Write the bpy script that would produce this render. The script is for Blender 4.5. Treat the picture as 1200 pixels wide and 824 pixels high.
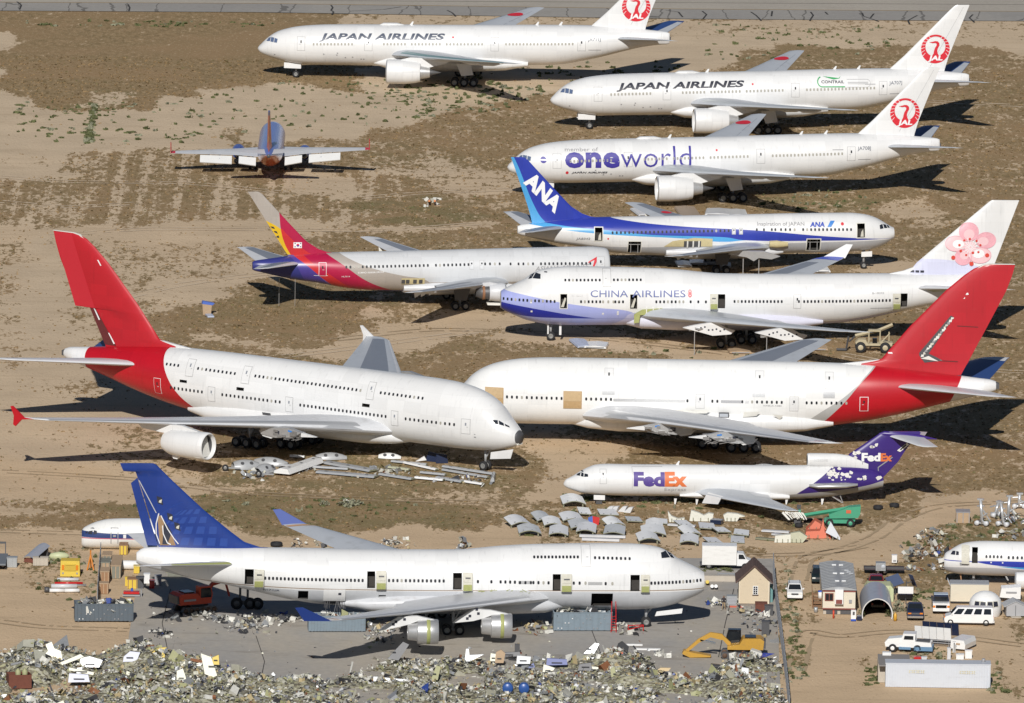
import bpy, bmesh, math, random
import numpy as np
from mathutils import Vector, Matrix
random.seed(7); RNG = np.random.default_rng(7)
for o in list(bpy.data.objects): bpy.data.objects.remove(o)
SC = bpy.context.scene; COL = SC.collection
R = math.radians
# ------------------------------------------------------------------ camera
CD, CDEP, CF, CROLL = 1737.51, 0.166893, 15201.0, 0.015268
cam = bpy.data.cameras.new('camera'); camo = bpy.data.objects.new('camera', cam); COL.objects.link(camo)
cam.sensor_width = 36; cam.lens = 36*CF/1200; cam.clip_start = 10; cam.clip_end = 60000
C0 = Vector((0, -CD*math.cos(CDEP), CD*math.sin(CDEP)))
_fw = Vector((0, math.cos(CDEP), -math.sin(CDEP))); _rt = Vector((1, 0, 0)); _up = _rt.cross(_fw)
_r2 = _rt*math.cos(CROLL)+_up*math.sin(CROLL); _u2 = _up*math.cos(CROLL)-_rt*math.sin(CROLL)
M = Matrix((_r2, _u2, -_fw)).transposed().to_4x4(); M.translation = C0; camo.matrix_world = M
SC.camera = camo
SC.render.resolution_x = 1024; SC.render.resolution_y = 703
# ------------------------------------------------------------------ light
SUN_EL, SUN_AZ = 32.0, 5.5          # the light travels away from the camera, a little to the right
w = bpy.data.worlds.new('World'); SC.world = w; w.use_nodes = True
nt = w.node_tree; bg = nt.nodes['Background']
sky = nt.nodes.new('ShaderNodeTexSky'); sky.sky_type = 'NISHITA'; sky.sun_disc = False
sky.sun_elevation = R(SUN_EL); sky.sun_rotation = R(180+SUN_AZ); sky.altitude = 1500; sky.air_density = .8; sky.dust_density = .2
nt.links.new(sky.outputs[0], bg.inputs[0]); bg.inputs[1].default_value = 0.05
sl = bpy.data.lights.new('sun', 'SUN'); sl.energy = 5.0; sl.angle = R(0.5); sl.color = (1, .968, .92)
so = bpy.data.objects.new('sun', sl); COL.objects.link(so)
sdir = Vector((math.sin(R(SUN_AZ))*math.cos(R(SUN_EL)), math.cos(R(SUN_AZ))*math.cos(R(SUN_EL)), -math.sin(R(SUN_EL))))
so.rotation_euler = sdir.to_track_quat('-Z', 'Y').to_euler()
SC.view_settings.view_transform = 'Standard'; SC.view_settings.look = 'None'
SC.view_settings.exposure = -0.27; SC.view_settings.gamma = 1.0

# ------------------------------------------------------------------ helpers
def ray(px, py):
    return _fw + _r2*((px-600)/CF) + _u2*((412-py)/CF)
def G(px, py, z=0.0):                # the ground point that shows at a place in the photograph
    d = ray(px, py); t = (z-C0.z)/d.z; p = C0+d*t
    return Vector((p.x, p.y, z))
def lin(r, g=None, b=None):
    if g is None: r, g, b = r
    f = lambda c: (c/255/12.92 if c/255 <= .04045 else ((c/255+.055)/1.055)**2.4)
    return (f(r), f(g), f(b), 1)
def setp(o, label=None, cat=None, group=None, kind=None):
    if label: o['label'] = label
    if cat: o['category'] = cat
    if group: o['group'] = group
    if kind: o['kind'] = kind
    return o
def empty(name, loc, rz=0, label=None, cat=None, group=None):
    o = bpy.data.objects.new(name, None); COL.objects.link(o); o.location = loc; o.rotation_euler = (0, 0, rz)
    o.empty_display_size = .5
    return setp(o, label, cat, group)
def link(name, me, parent=None, loc=None, rot=None):
    o = bpy.data.objects.new(name, me); COL.objects.link(o)
    if parent: o.parent = parent
    if loc is not None: o.location = loc
    if rot is not None: o.rotation_euler = rot
    return o
def clean(bm, doubles=0.0005):
    bmesh.ops.remove_doubles(bm, verts=bm.verts, dist=doubles); bmesh.ops.recalc_face_normals(bm, faces=bm.faces)
def bmobj(name, bm, mats, parent=None, smooth=False, angle=None, loc=None, rot=None, norm=True):
    if norm: bmesh.ops.recalc_face_normals(bm, faces=bm.faces)
    me = bpy.data.meshes.new(name)
    if smooth:
        for f in bm.faces: f.smooth = True
    if angle is not None:
        for e in bm.edges:
            if len(e.link_faces) == 2 and e.calc_face_angle(0) > angle: e.smooth = False
    bm.to_mesh(me); bm.free()
    for m in (mats if isinstance(mats, (list, tuple)) else [mats]): me.materials.append(m)
    return link(name, me, parent, loc, rot)
def pyobj(name, V, F, mats, parent=None, smooth=False, loc=None, rot=None, norm=True, angle=None):
    bm = bmesh.new(); vs = [bm.verts.new(v) for v in V]
    for f in F:
        try: bm.faces.new([vs[i] for i in f])
        except ValueError: pass
    return bmobj(name, bm, mats, parent, smooth, angle, loc, rot, norm)
def add_box(bm, c, s, rz=0, mi=0, mat=None, taper=(1, 1)):
    hx, hy, hz = s[0]/2, s[1]/2, s[2]/2
    vs = []
    for z, t in ((-hz, (1, 1)), (hz, taper)):
        for x, y in ((-hx, -hy), (hx, -hy), (hx, hy), (-hx, hy)):
            v = Vector((x*t[0], y*t[1], z)); v = Matrix.Rotation(rz, 3, 'Z') @ v
            if mat is not None: v = mat @ v
            vs.append(bm.verts.new(v+Vector(c)))
    for f in ((3, 2, 1, 0), (4, 5, 6, 7), (0, 1, 5, 4), (1, 2, 6, 5), (2, 3, 7, 6), (3, 0, 4, 7)):
        bm.faces.new([vs[i] for i in f]).material_index = mi
    return vs
def add_bar(bm, a, b, r, n=6, r2=None, mi=0, cap=True):
    a = Vector(a); b = Vector(b); d = (b-a)
    if d.length < 1e-6: return
    q = d.to_track_quat('Z', 'Y').to_matrix(); r2 = r if r2 is None else r2
    A = [bm.verts.new(a+q @ Vector((r*math.cos(2*math.pi*i/n), r*math.sin(2*math.pi*i/n), 0))) for i in range(n)]
    B = [bm.verts.new(b+q @ Vector((r2*math.cos(2*math.pi*i/n), r2*math.sin(2*math.pi*i/n), 0))) for i in range(n)]
    for i in range(n):
        f = bm.faces.new((A[i], A[(i+1) % n], B[(i+1) % n], B[i])); f.material_index = mi; f.smooth = n > 6
    if cap: bm.faces.new(A[::-1]).material_index = mi; bm.faces.new(B).material_index = mi
def add_lathe(bm, prof, axis='X', n=24, c=(0, 0, 0), mi=0, sq=1.0, mat=None):
    """prof: list of (along, radius); revolve round an axis through c"""
    rings = []
    for a, r in prof:
        ring = []
        for i in range(n):
            t = 2*math.pi*i/n; u, v = r*math.cos(t), r*math.sin(t)*sq
            p = Vector((a, u, v) if axis == 'X' else (u, a, v) if axis == 'Y' else (u, v, a))
            if mat is not None: p = mat @ p
            ring.append(bm.verts.new(p+Vector(c)))
        rings.append(ring)
    for A, B in zip(rings, rings[1:]):
        for i in range(n):
            f = bm.faces.new((A[i], A[(i+1) % n], B[(i+1) % n], B[i])); f.material_index = mi; f.smooth = True
    for rr, pr in ((rings[0], prof[0]), (rings[-1], prof[-1])):
        if pr[1] > 1e-4:
            pass
    return rings
def add_prism(bm, poly, h0, h1, fn, mi=0):
    """poly in 2D, extruded from h0 to h1; fn(u,v,h) -> point"""
    A = [bm.verts.new(fn(u, v, h0)) for u, v in poly]; B = [bm.verts.new(fn(u, v, h1)) for u, v in poly]
    n = len(poly)
    for i in range(n): bm.faces.new((A[i], A[(i+1) % n], B[(i+1) % n], B[i])).material_index = mi
    bm.faces.new(A[::-1]).material_index = mi; bm.faces.new(B).material_index = mi
def interp(tab, x, col):
    """smooth monotone interpolation of a table of rows sorted by row[0]"""
    n = len(tab)
    if x <= tab[0][0]: return tab[0][col]
    if x >= tab[-1][0]: return tab[-1][col]
    i = 0
    while tab[i+1][0] < x: i += 1
    h = tab[i+1][0]-tab[i][0]; d = (tab[i+1][col]-tab[i][col])/h
    def slope(k):
        if k == 0: return (tab[1][col]-tab[0][col])/(tab[1][0]-tab[0][0])
        if k == n-1: return (tab[-1][col]-tab[-2][col])/(tab[-1][0]-tab[-2][0])
        h0 = tab[k][0]-tab[k-1][0]; h1 = tab[k+1][0]-tab[k][0]
        d0 = (tab[k][col]-tab[k-1][col])/h0; d1 = (tab[k+1][col]-tab[k][col])/h1
        if d0*d1 <= 0: return 0
        return (h0+h1)*3/((2*h1+h0)/d0+(h1+2*h0)/d1)
    t = (x-tab[i][0])/h; m0, m1 = slope(i), slope(i+1)
    return ((2*t**3-3*t*t+1)*tab[i][col]+(t**3-2*t*t+t)*h*m0+(-2*t**3+3*t*t)*tab[i+1][col]+(t**3-t*t)*h*m1)
def lerp(a, b, t): return a+(b-a)*t

# ------------------------------------------------------------------ materials
MATS = {}
def nodes(m):
    m.use_nodes = True; return m.node_tree, m.node_tree.nodes['Principled BSDF']
def N(nt, typ, **kw):
    n = nt.nodes.new(typ)
    for k, v in kw.items(): setattr(n, k, v)
    return n
def val(nt, sock, v):
    if isinstance(v, (int, float)): sock.default_value = v
    elif isinstance(v, tuple): sock.default_value = v
    else: nt.links.new(v, sock)
def mth(nt, op, a, b=0.0, c=None):
    n = N(nt, 'ShaderNodeMath', operation=op); val(nt, n.inputs[0], a); val(nt, n.inputs[1], b)
    if c is not None: val(nt, n.inputs[2], c)
    return n.outputs[0]
def mixc(nt, f, a, b, mode='MIX'):
    n = N(nt, 'ShaderNodeMix', data_type='RGBA', blend_type=mode); val(nt, n.inputs[0], f); val(nt, n.inputs[6], a); val(nt, n.inputs[7], b)
    return n.outputs[2]
def noise(nt, scale, detail=4, vec=None, rough=.55, sc3=None):
    n = N(nt, 'ShaderNodeTexNoise'); n.inputs['Scale'].default_value = scale; n.inputs['Detail'].default_value = detail; n.inputs['Roughness'].default_value = rough
    if vec is not None:
        if sc3:
            mp = N(nt, 'ShaderNodeMapping'); mp.inputs['Scale'].default_value = sc3; nt.links.new(vec, mp.inputs[0]); vec = mp.outputs[0]
        nt.links.new(vec, n.inputs['Vector'])
    return n.outputs['Fac']
def smooth(nt, v, a, b):
    n = N(nt, 'ShaderNodeMapRange', interpolation_type='SMOOTHSTEP'); val(nt, n.inputs[0], v); n.inputs[1].default_value = a; n.inputs[2].default_value = b
    return n.outputs[0]
def mat(name, col, rough=.5, metal=0.0, var=.12, vs=1.5, dirt=0.0, dirtcol=(.16, .12, .08, 1), bump=0.0):
    """plain painted / raw surface with uneven tone, grime and a little relief"""
    if name in MATS: return MATS[name]
    m = bpy.data.materials.new(name); nt, b = nodes(m); MATS[name] = m
    tc = N(nt, 'ShaderNodeTexCoord').outputs['Object']
    col = col if len(col) == 4 else (*col, 1)
    f = noise(nt, vs, 5, tc); f2 = noise(nt, vs*6, 3, tc)
    k = mth(nt, 'MULTIPLY_ADD', mth(nt, 'ADD', f, f2), var, 1-var)
    c = mixc(nt, 1.0, col, k, 'MULTIPLY')
    if dirt:
        d = smooth(nt, noise(nt, vs*1.7, 6, tc, .65, (.5, .5, 2)), .5, .75)
        c = mixc(nt, mth(nt, 'MULTIPLY', d, dirt), c, dirtcol)
    nt.links.new(c, b.inputs['Base Color']); b.inputs['Roughness'].default_value = rough; b.inputs['Metallic'].default_value = metal
    if bump:
        bp = N(nt, 'ShaderNodeBump'); bp.inputs['Strength'].default_value = bump; bp.inputs['Distance'].default_value = .05
        nt.links.new(f2, bp.inputs['Height']); nt.links.new(bp.outputs[0], b.inputs['Normal'])
    return m
def livery(name, base, layers=(), rough=.32, belly=None, streak=.5):
    """aircraft paint. layers, painted in order, are (colour, test, test, ...); each test is a half plane (x0,z0,x1,z1)
    whose left side is kept, or ('below'/'above', [(x,z),...]) a curve; local x runs aft, z up"""
    m = bpy.data.materials.new(name); nt, b = nodes(m)
    tc = N(nt, 'ShaderNodeTexCoord').outputs['Object']
    sp = N(nt, 'ShaderNodeSeparateXYZ'); nt.links.new(tc, sp.inputs[0]); X, Z = sp.outputs[0], sp.outputs[2]
    c = base
    if belly:   # lower fuselage in another colour, below a height
        c = mixc(nt, mth(nt, 'LESS_THAN', Z, belly[1]), base, belly[0])
    for L in layers:
        colr = L[0]; mask = 1.0
        for t in L[1:]:
            if t[0] in ('below', 'above'):
                pts = t[1]; x0, x1 = pts[0][0], pts[-1][0]; zs = [p[1] for p in pts]; z0, z1 = min(zs)-1, max(zs)+1
                fc = N(nt, 'ShaderNodeFloatCurve'); cu = fc.mapping.curves[0]
                while len(cu.points) > 2: cu.points.remove(cu.points[1])
                P2 = [((p[0]-x0)/(x1-x0), (p[1]-z0)/(z1-z0)) for p in pts]
                cu.points[0].location = P2[0]; cu.points[-1].location = P2[-1]
                for p in P2[1:-1]: cu.points.new(*p)
                fc.mapping.use_clip = False; fc.mapping.update()
                u = N(nt, 'ShaderNodeMapRange'); nt.links.new(X, u.inputs[0]); u.inputs[1].default_value = x0; u.inputs[2].default_value = x1
                nt.links.new(u.outputs[0], fc.inputs['Value'])
                zz = mth(nt, 'MULTIPLY_ADD', fc.outputs[0], z1-z0, z0)
                k = mth(nt, 'LESS_THAN', Z, zz) if t[0] == 'below' else mth(nt, 'GREATER_THAN', Z, zz)
            else:
                x0, z0, x1, z1 = t; dx, dz = x1-x0, z1-z0
                # left of the directed line (x0,z0)->(x1,z1): dx*(Z-z0)-dz*(X-x0) > 0
                k = mth(nt, 'GREATER_THAN', mth(nt, 'SUBTRACT', mth(nt, 'MULTIPLY', Z, dx), mth(nt, 'MULTIPLY', X, dz)), dx*z0-dz*x0)
            mask = k if mask == 1.0 else mth(nt, 'MULTIPLY', mask, k)
        c = mixc(nt, mask, c, colr)
    # weathering: panel-to-panel tone, vertical streaks, dust
    f = noise(nt, .35, 5, tc, .6, (1, 1, .5)); f2 = noise(nt, 1.0, 4, tc, .6, (3.0, 1, .25))
    k = mth(nt, 'MULTIPLY_ADD', f, .10, .93)
    k = mth(nt, 'MULTIPLY', k, mth(nt, 'SUBTRACT', 1.0, mth(nt, 'MULTIPLY', smooth(nt, f2, .55, .76), .24*streak)))
    # seams between skin panels
    sx = mth(nt, 'LESS_THAN', mth(nt, 'FRACT', mth(nt, 'DIVIDE', X, 2.55)), .011)
    k = mth(nt, 'MULTIPLY', k, mth(nt, 'SUBTRACT', 1.0, mth(nt, 'MULTIPLY', sx, .05)))
    sz = mth(nt, 'LESS_THAN', mth(nt, 'FRACT', mth(nt, 'DIVIDE', Z, 1.37)), .022)
    k = mth(nt, 'MULTIPLY', k, mth(nt, 'SUBTRACT', 1.0, mth(nt, 'MULTIPLY', sz, .06)))
    pn = N(nt, 'ShaderNodeTexWhiteNoise', noise_dimensions='2D'); cb = N(nt, 'ShaderNodeCombineXYZ'); nt.links.new(mth(nt, 'FLOOR', mth(nt, 'DIVIDE', X, 2.55)), cb.inputs[0]); nt.links.new(mth(nt, 'FLOOR', mth(nt, 'DIVIDE', Z, 1.37)), cb.inputs[1]); nt.links.new(cb.outputs[0], pn.inputs['Vector'])
    k = mth(nt, 'MULTIPLY', k, mth(nt, 'MULTIPLY_ADD', pn.outputs['Value'], .08, .94))
    c = mixc(nt, 1.0, c, k, 'MULTIPLY')
    d = smooth(nt, noise(nt, .8, 6, tc, .7, (.7, 1, 1.4)), .6, .8)
    c = mixc(nt, mth(nt, 'MULTIPLY', d, .16*streak), c, (.30, .25, .19, 1))
    nt.links.new(c, b.inputs['Base Color']); b.inputs['Roughness'].default_value = rough
    b.inputs['Coat Weight'].default_value = .12; b.inputs['Coat Roughness'].default_value = .15
    return m
WHITE = (.75, .75, .745, 1)
M_WHITE = livery('white_aircraft_paint', WHITE)
M_WING = mat('wing_grey_paint', (.47, .495, .53), .38, 0, .10, .6, .25, (.2, .19, .17, 1))
M_WINGD = mat('wing_dark_panel', (.215, .235, .275), .42, 0, .10, .8)
M_SLAT = mat('bare_slat_metal', (.62, .63, .64), .34, .55, .10, 1.2)
M_METAL = mat('bare_metal', (.55, .55, .55), .38, .6, .2, 2, .2)
M_DKMETAL = mat('dark_metal', (.10, .10, .105), .5, .3, .3, 3)
M_BLACK = mat('black_rubber', (.018, .018, .02), .8, 0, .3, 6)
M_HOLE = mat('dark_opening', (.012, .012, .014), .9, 0, .4, 3)
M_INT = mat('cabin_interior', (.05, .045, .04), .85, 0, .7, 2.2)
M_GLASS = mat('cockpit_glass', (.02, .025, .035), .12, 0, .2, 2)
M_PANE = mat('cabin_window_pane', (.022, .024, .03), .25, 0, .3, 6)
M_SHADE = mat('window_shade', (.36, .345, .30), .4, 0, .15, 6)
M_SEAM = mat('door_seam_grey', (.44, .44, .44), .5, 0, .1, 3)
M_RIM = mat('wheel_rim', (.24, .24, .23), .45, .2, .3, 6)
M_PRIMER = mat('yellow_green_primer', (.34, .36, .13), .6, 0, .35, 2.5, .2)
M_DOORIN = mat('door_lining', (.58, .56, .48), .6, 0, .35, 2.5, .3)
M_STRUT = mat('gear_strut', (.40, .41, .42), .45, .3, .3, 4)
M_STAIN = mat('primer_white', (.72, .71, .66), .5, 0, .12, .8, .25, (.55, .48, .2, 1))
# ------------------------------------------------------------------ aircraft kit
T777 = [(0,4.25,4.38,.05,0),(.15,3.95,4.66,.45,0),(.45,3.68,4.98,.82,0),(1.1,3.35,5.66,1.28,0),(2,3.02,6.4,1.75,0),(3.1,2.72,7.05,2.17,0),(4.3,2.42,7.45,2.5,0),
 (5.6,2.2,7.76,2.78,0),(7.6,2.06,8.03,3.02,0),(9.3,2.04,8.17,3.09,0),(11,2.06,8.25,3.1,0),(31,2.42,8.64,3.1,0),(42.3,2.75,8.92,3.1,0),(45,2.85,8.97,3.07,0),
 (47,3.05,9.0,2.98,0),(49.5,3.55,9.03,2.8,0),(52.6,4.25,9.0,2.42,0),(56,5.2,8.85,1.85,0),(59.3,6.0,8.6,1.25,0),(61.5,6.3,8.4,.8,0),(62.6,6.4,8.25,.5,0),(62.95,6.5,8.1,.34,0)]
T767 = [(.85,4.2,5.74,1.0,0),(1.05,4.1,5.82,1.15,0),(1.87,3.55,6.28,1.58,0),(2.5,3.24,6.68,1.82,0),(3.5,2.86,7.2,2.08,0),(5.1,2.56,7.64,2.34,0),(7.2,2.38,7.83,2.5,0),(9.7,2.3,7.82,2.515,0),(14.9,2.22,7.76,2.515,0),
 (25,1.95,7.57,2.515,0),(32,1.87,7.45,2.515,0),(36,2.0,7.38,2.5,0),(40.3,2.35,7.32,2.38,0),(43,2.82,7.28,2.18,0),(44.7,3.15,7.2,2.02,0),(47.8,3.6,6.97,1.65,0),(50.9,4.25,6.55,1.1,0),(52.6,4.65,6.33,.72,0),(53.4,4.85,6.2,.5,0),(53.65,5.0,6.05,.38,0)]
T747 = [(1.1,4.35,6.62,1.45,5.5),(1.45,4.1,6.85,1.72,5.5),(2,3.82,7.18,2.02,5.45),(3.2,3.3,7.76,2.45,5.4),(4.3,2.85,8.32,2.72,5.4),(5.2,2.6,8.98,2.9,5.4),(6.5,2.32,9.58,3.06,5.4),(8.25,2.15,9.9,3.19,5.4),(10,2.08,10.02,3.25,5.4),(12,2.1,10.06,3.25,5.4),
 (17,2.15,10.0,3.25,5.42),(22.5,2.3,9.85,3.25,5.45),(25.5,2.35,9.66,3.25,5.5),(28,2.37,9.4,3.25,5.6),(30.5,2.38,9.2,3.25,5.7),(36,2.4,9.17,3.25,5.75),(43.3,2.45,9.22,3.25,5.8),(47,2.64,9.28,3.2,5.9),(50,3.1,9.32,3.05,6.2),(54,4.0,9.35,2.72,6.7),(58,4.9,9.33,2.28,7.1),(62,5.65,9.33,1.75,7.5),(65,6.35,9.4,1.3,7.9),(67.6,7.0,9.3,.9,8.15),(68.4,7.25,8.95,.7,8.1),(68.65,7.45,8.7,.5,8.1)]
T380 = [(0,3.85,5.6,.95,4.9),(.4,3.62,6.0,1.3,5),(.9,3.42,6.45,1.65,5.1),(1.8,3.14,7.3,2.1,5.25),(3,2.88,8.6,2.55,5.4),(4.2,2.7,9.45,2.88,5.5),(5.6,2.58,10.08,3.13,5.6),(7.5,2.48,10.58,3.38,5.7),(10.3,2.45,10.92,3.53,5.8),(13.4,2.45,11.03,3.57,5.85),
 (20,2.45,11.05,3.57,5.9),(40,2.4,11.0,3.57,5.9),(45,2.42,10.97,3.57,6.0),(48,2.68,10.93,3.48,6.2),(53.5,3.48,10.8,3.15,6.8),(58.8,4.63,10.32,2.55,7.3),(64.1,6.05,9.72,1.75,7.8),(68.1,7.02,9.25,1.1,8.1),(70.0,7.5,9.02,.72,8.25),(70.35,7.7,8.85,.55,8.25)]
T727 = [(-.32,2.3,2.55,.05,0),(-.1,2.08,2.95,.4,0),(.4,1.82,3.24,.72,0),(.9,1.65,3.5,.98,0),(1.43,1.47,3.85,1.2,0),(2.1,1.3,4.24,1.42,0),(2.9,1.18,4.62,1.6,0),(3.65,1.12,4.88,1.72,0),(5,1.04,4.98,1.83,0),(7.5,.98,4.93,1.88,0),(16.4,.9,4.87,1.88,0),(25,.62,4.8,1.88,0),(28,.54,4.8,1.88,0),
 (31,.62,4.8,1.85,0),(35,1.07,4.75,1.55,0),(38.4,1.73,4.4,1.05,0),(39.9,2.06,3.6,.75,0)]
T737 = [(0,2.7,2.9,.05,0),(.2,2.4,3.25,.42,0),(.6,2.12,3.6,.75,0),(1.2,1.85,4.05,1.1,0),(2,1.62,4.55,1.42,0),(3,1.45,4.98,1.66,0),(4.5,1.33,5.25,1.83,0),(6,1.3,5.32,1.88,0),(21,1.3,5.32,1.88,0),(24,1.62,5.32,1.78,0),(27,2.3,5.3,1.45,0),(30,3.2,5.22,.95,0),(32.4,3.95,5.0,.45,0),(33.1,4.25,4.8,.25,0)]

class Plane:
    def __init__(s, name, label, pose, tab, group=None, cat='airplane', flip=None, pw=2.0):
        side, X, Y, yaw = pose
        s.ns = -1 if side == -1 else 1; s.dir = 1 if side == -1 else -1     # dir: which way local x runs as one reads it
        s.tab = tab; s.pw = pw; s.cuts = []
        rz = {-1: yaw, 1: yaw+math.pi, 0: -math.pi/2+yaw}[side]
        s.root = empty(name, (X, Y, 0), rz, label, cat, group)
        s.inv = (Matrix.Translation((X, Y, 0)) @ Matrix.Rotation(rz, 4, 'Z')).inverted()
        s.fin_secs = None; s.fin_t = .1; s.later = []
    # --- local coordinates are x aft, n towards the camera side, z up; y = ns*n
    def v(s, x, n, z): return Vector((x, s.ns*n, z))
    def prof(s, x):
        zb, zt, hw, zm = (interp(s.tab, x, k) for k in (1, 2, 3, 4))
        if zm == 0 or s.tab[0][4] == 0: zm = (zb+zt)/2
        return zb, zt, hw, zm
    def surf(s, x, z):
        zb, zt, hw, zm = s.prof(x)
        u = (z-zm)/(zt-zm) if z > zm else (zm-z)/(zm-zb)
        u = min(abs(u), 1.0)
        return hw*(1-u**s.pw)**(1/s.pw)
    def nrm(s, x, z):
        e = .05
        dx = (s.surf(x+e, z)-s.surf(x-e, z))/(2*e); dz = (s.surf(x, z+e)-s.surf(x, z-e))/(2*e)
        dz = max(-4, min(4, dz)); dx = max(-2, min(2, dx))
        return Vector((-dx, 1, -dz)).normalized()
    def on(s, x, z, off=.02):
        n = s.nrm(x, z); return Vector((x+n.x*off, s.ns*(s.surf(x, z)+n.y*off), z+n.z*off))
    def pick(s, px, py):                    # where the line of sight through a photo point meets the near skin -> (x, z)
        o = s.inv @ C0; d = (s.inv.to_3x3() @ ray(px, py)); n = 2.0
        for _ in range(25):
            t = (s.ns*n-o.y)/d.y; p = o+d*t; n = s.surf(p.x, p.z)*.5+n*.5
        return p.x, p.z
    # --- fuselage
    def fuselage(s, m, x0=None, x1=None, name='fuselage', capm=None, nz=18, step=.9):
        x0 = s.tab[0][0] if x0 is None else x0; x1 = s.tab[-1][0] if x1 is None else x1
        xs = [x0]
        while xs[-1] < x1-1e-6:
            x = xs[-1]; d = .12 if x < s.tab[0][0]+.6 else .3 if x < s.tab[0][0]+6 else .45 if x > s.tab[-1][0]-4 else step
            xs.append(min(x+d, x1) if x+d*1.4 < x1 else x1)
        bm = bmesh.new(); rings = []
        for x in xs:
            zb, zt, hw, zm = s.prof(x); ring = []
            for k in range(2*nz):
                t = 2*math.pi*k/(2*nz); cz, sn = math.cos(t), math.sin(t)
                p = 2/s.pw
                y = hw*math.copysign(abs(sn)**p, sn); cc = math.copysign(abs(cz)**p, cz)
                z = zm+(zt-zm)*cc if cc > 0 else zm+(zm-zb)*cc
                ring.append(bm.verts.new((x, y, z)))
            rings.append(ring)
        for A, B in zip(rings, rings[1:]):
            for i in range(2*nz): bm.faces.new((A[i], A[(i+1) % (2*nz)], B[(i+1) % (2*nz)], B[i]))
        bm.faces.new(rings[0]).material_index = 1 if capm else 0
        bm.faces.new(rings[-1][::-1]).material_index = 1 if capm else 0
        bmesh.ops.recalc_face_normals(bm, faces=bm.faces)
        for (a, b, c, d) in s.cuts:
            for co, no in (((a, 0, 0), (1, 0, 0)), ((b, 0, 0), (1, 0, 0)), ((0, 0, c), (0, 0, 1)), ((0, 0, d), (0, 0, 1))):
                fs = [f for f in bm.faces if f.calc_center_median().y*s.ns > 0 and a-1.2 < f.calc_center_median().x < b+1.2 and c-1.2 < f.calc_center_median().z < d+1.2]
                ge = list({e for f in fs for e in f.edges})+list({q for f in fs for q in f.verts})+fs
                bmesh.ops.bisect_plane(bm, geom=ge, plane_co=co, plane_no=no, dist=1e-4)
            kill = [f for f in bm.faces if f.calc_center_median().y*s.ns > 0 and a < f.calc_center_median().x < b and c < f.calc_center_median().z < d and abs(f.normal.x) < .97]
            bmesh.ops.delete(bm, geom=kill, context='FACES_ONLY')
        for f in bm.faces: f.smooth = f.material_index == 0 and len(f.verts) < 8
        s.body = bmobj(name, bm, [m, capm] if capm else m, s.root, angle=R(40), norm=False)
        return s.body
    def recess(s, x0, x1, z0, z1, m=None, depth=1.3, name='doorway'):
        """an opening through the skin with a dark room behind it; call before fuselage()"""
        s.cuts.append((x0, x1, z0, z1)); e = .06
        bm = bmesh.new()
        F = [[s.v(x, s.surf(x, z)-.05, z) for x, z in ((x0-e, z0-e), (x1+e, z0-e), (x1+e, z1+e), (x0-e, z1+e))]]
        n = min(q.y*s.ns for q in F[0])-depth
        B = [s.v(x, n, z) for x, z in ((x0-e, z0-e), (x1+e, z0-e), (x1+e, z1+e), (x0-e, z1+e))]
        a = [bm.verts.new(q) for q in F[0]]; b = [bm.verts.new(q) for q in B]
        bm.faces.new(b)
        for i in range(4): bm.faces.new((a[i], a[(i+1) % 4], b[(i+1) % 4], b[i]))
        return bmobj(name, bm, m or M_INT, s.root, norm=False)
    def grid(s, polys, dz=.25, dx=1.0, fn=None):
        """flat polygons in (x,z) cut into strips and wrapped on the skin"""
        bm = bmesh.new()
        for poly in polys:
            vs = [bm.verts.new((x, 0, z)) for x, z in poly]
            try: bm.faces.new(vs)
            except ValueError: pass
        return s.wrap(bm, dz, dx, fn)
    def wrap(s, bm, dz, dx, fn):
        bmesh.ops.triangulate(bm, faces=[f for f in bm.faces if len(f.verts) > 4])
        zs = [q.co.z for q in bm.verts]; xs = [q.co.x for q in bm.verts]
        if dz:
            z = min(zs)+dz*.5
            while z < max(zs):
                bmesh.ops.bisect_plane(bm, geom=bm.verts[:]+bm.edges[:]+bm.faces[:], plane_co=(0, 0, z), plane_no=(0, 0, 1)); z += dz
        if dx:
            x = min(xs)+dx*.5
            while x < max(xs):
                bmesh.ops.bisect_plane(bm, geom=bm.verts[:]+bm.edges[:]+bm.faces[:], plane_co=(x, 0, 0), plane_no=(1, 0, 0)); x += dx
        for q in bm.verts: q.co = fn(q.co.x, q.co.z)
        return bm
    def decal(s, name, polys, m, off=.02, parent=None, fin=False, dz=.25, dx=1.0, label=None):
        fn = (lambda x, z: s.finpt(x, z, off)) if fin else (lambda x, z: s.on(x, z, off))
        bm = s.grid(polys, dz, dx, fn)
        for f in bm.faces: f.smooth = True
        o = bmobj(name, bm, m, parent or s.root, norm=False)
        if label: o['label'] = label
        return o
    def rect(s, name, x0, x1, z0, z1, m, off=.02, parent=None, **k):
        return s.decal(name, [[(x0, z0), (x1, z0), (x1, z1), (x0, z1)]], m, off, parent, **k)
    def door(s, x0, x1, z0, z1, m, seam=None, win=True, name='door', slant=0, t=.07, wm=None):
        x0, x1 = min(x0, x1), max(x0, x1); z0, z1 = min(z0, z1), max(z0, z1)
        sl = lambda x, z: (x+slant*(z-z0)/(z1-z0), z)
        d = s.decal(name, [[sl(*p) for p in ((x0, z0), (x1, z0), (x1, z1), (x0, z1))]], seam or M_SEAM, .012, dx=0)
        s.decal('door_panel', [[sl(*p) for p in ((x0+t, z0+t), (x1-t, z0+t), (x1-t, z1-t), (x0+t, z1-t))]], m, .03, d, dx=0)
        xc = (x0+x1)/2+slant*.6
        if win: s.rect('door_window', xc-.1, xc+.1, lerp(z0, z1, .56), lerp(z0, z1, .74), wm or M_PANE, .045, d, dx=0)
        s.rect('door_handle', x0+.3, x0+.55, lerp(z0, z1, .45), lerp(z0, z1, .49), M_SEAM, .045, d, dx=0)
        return d
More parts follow.
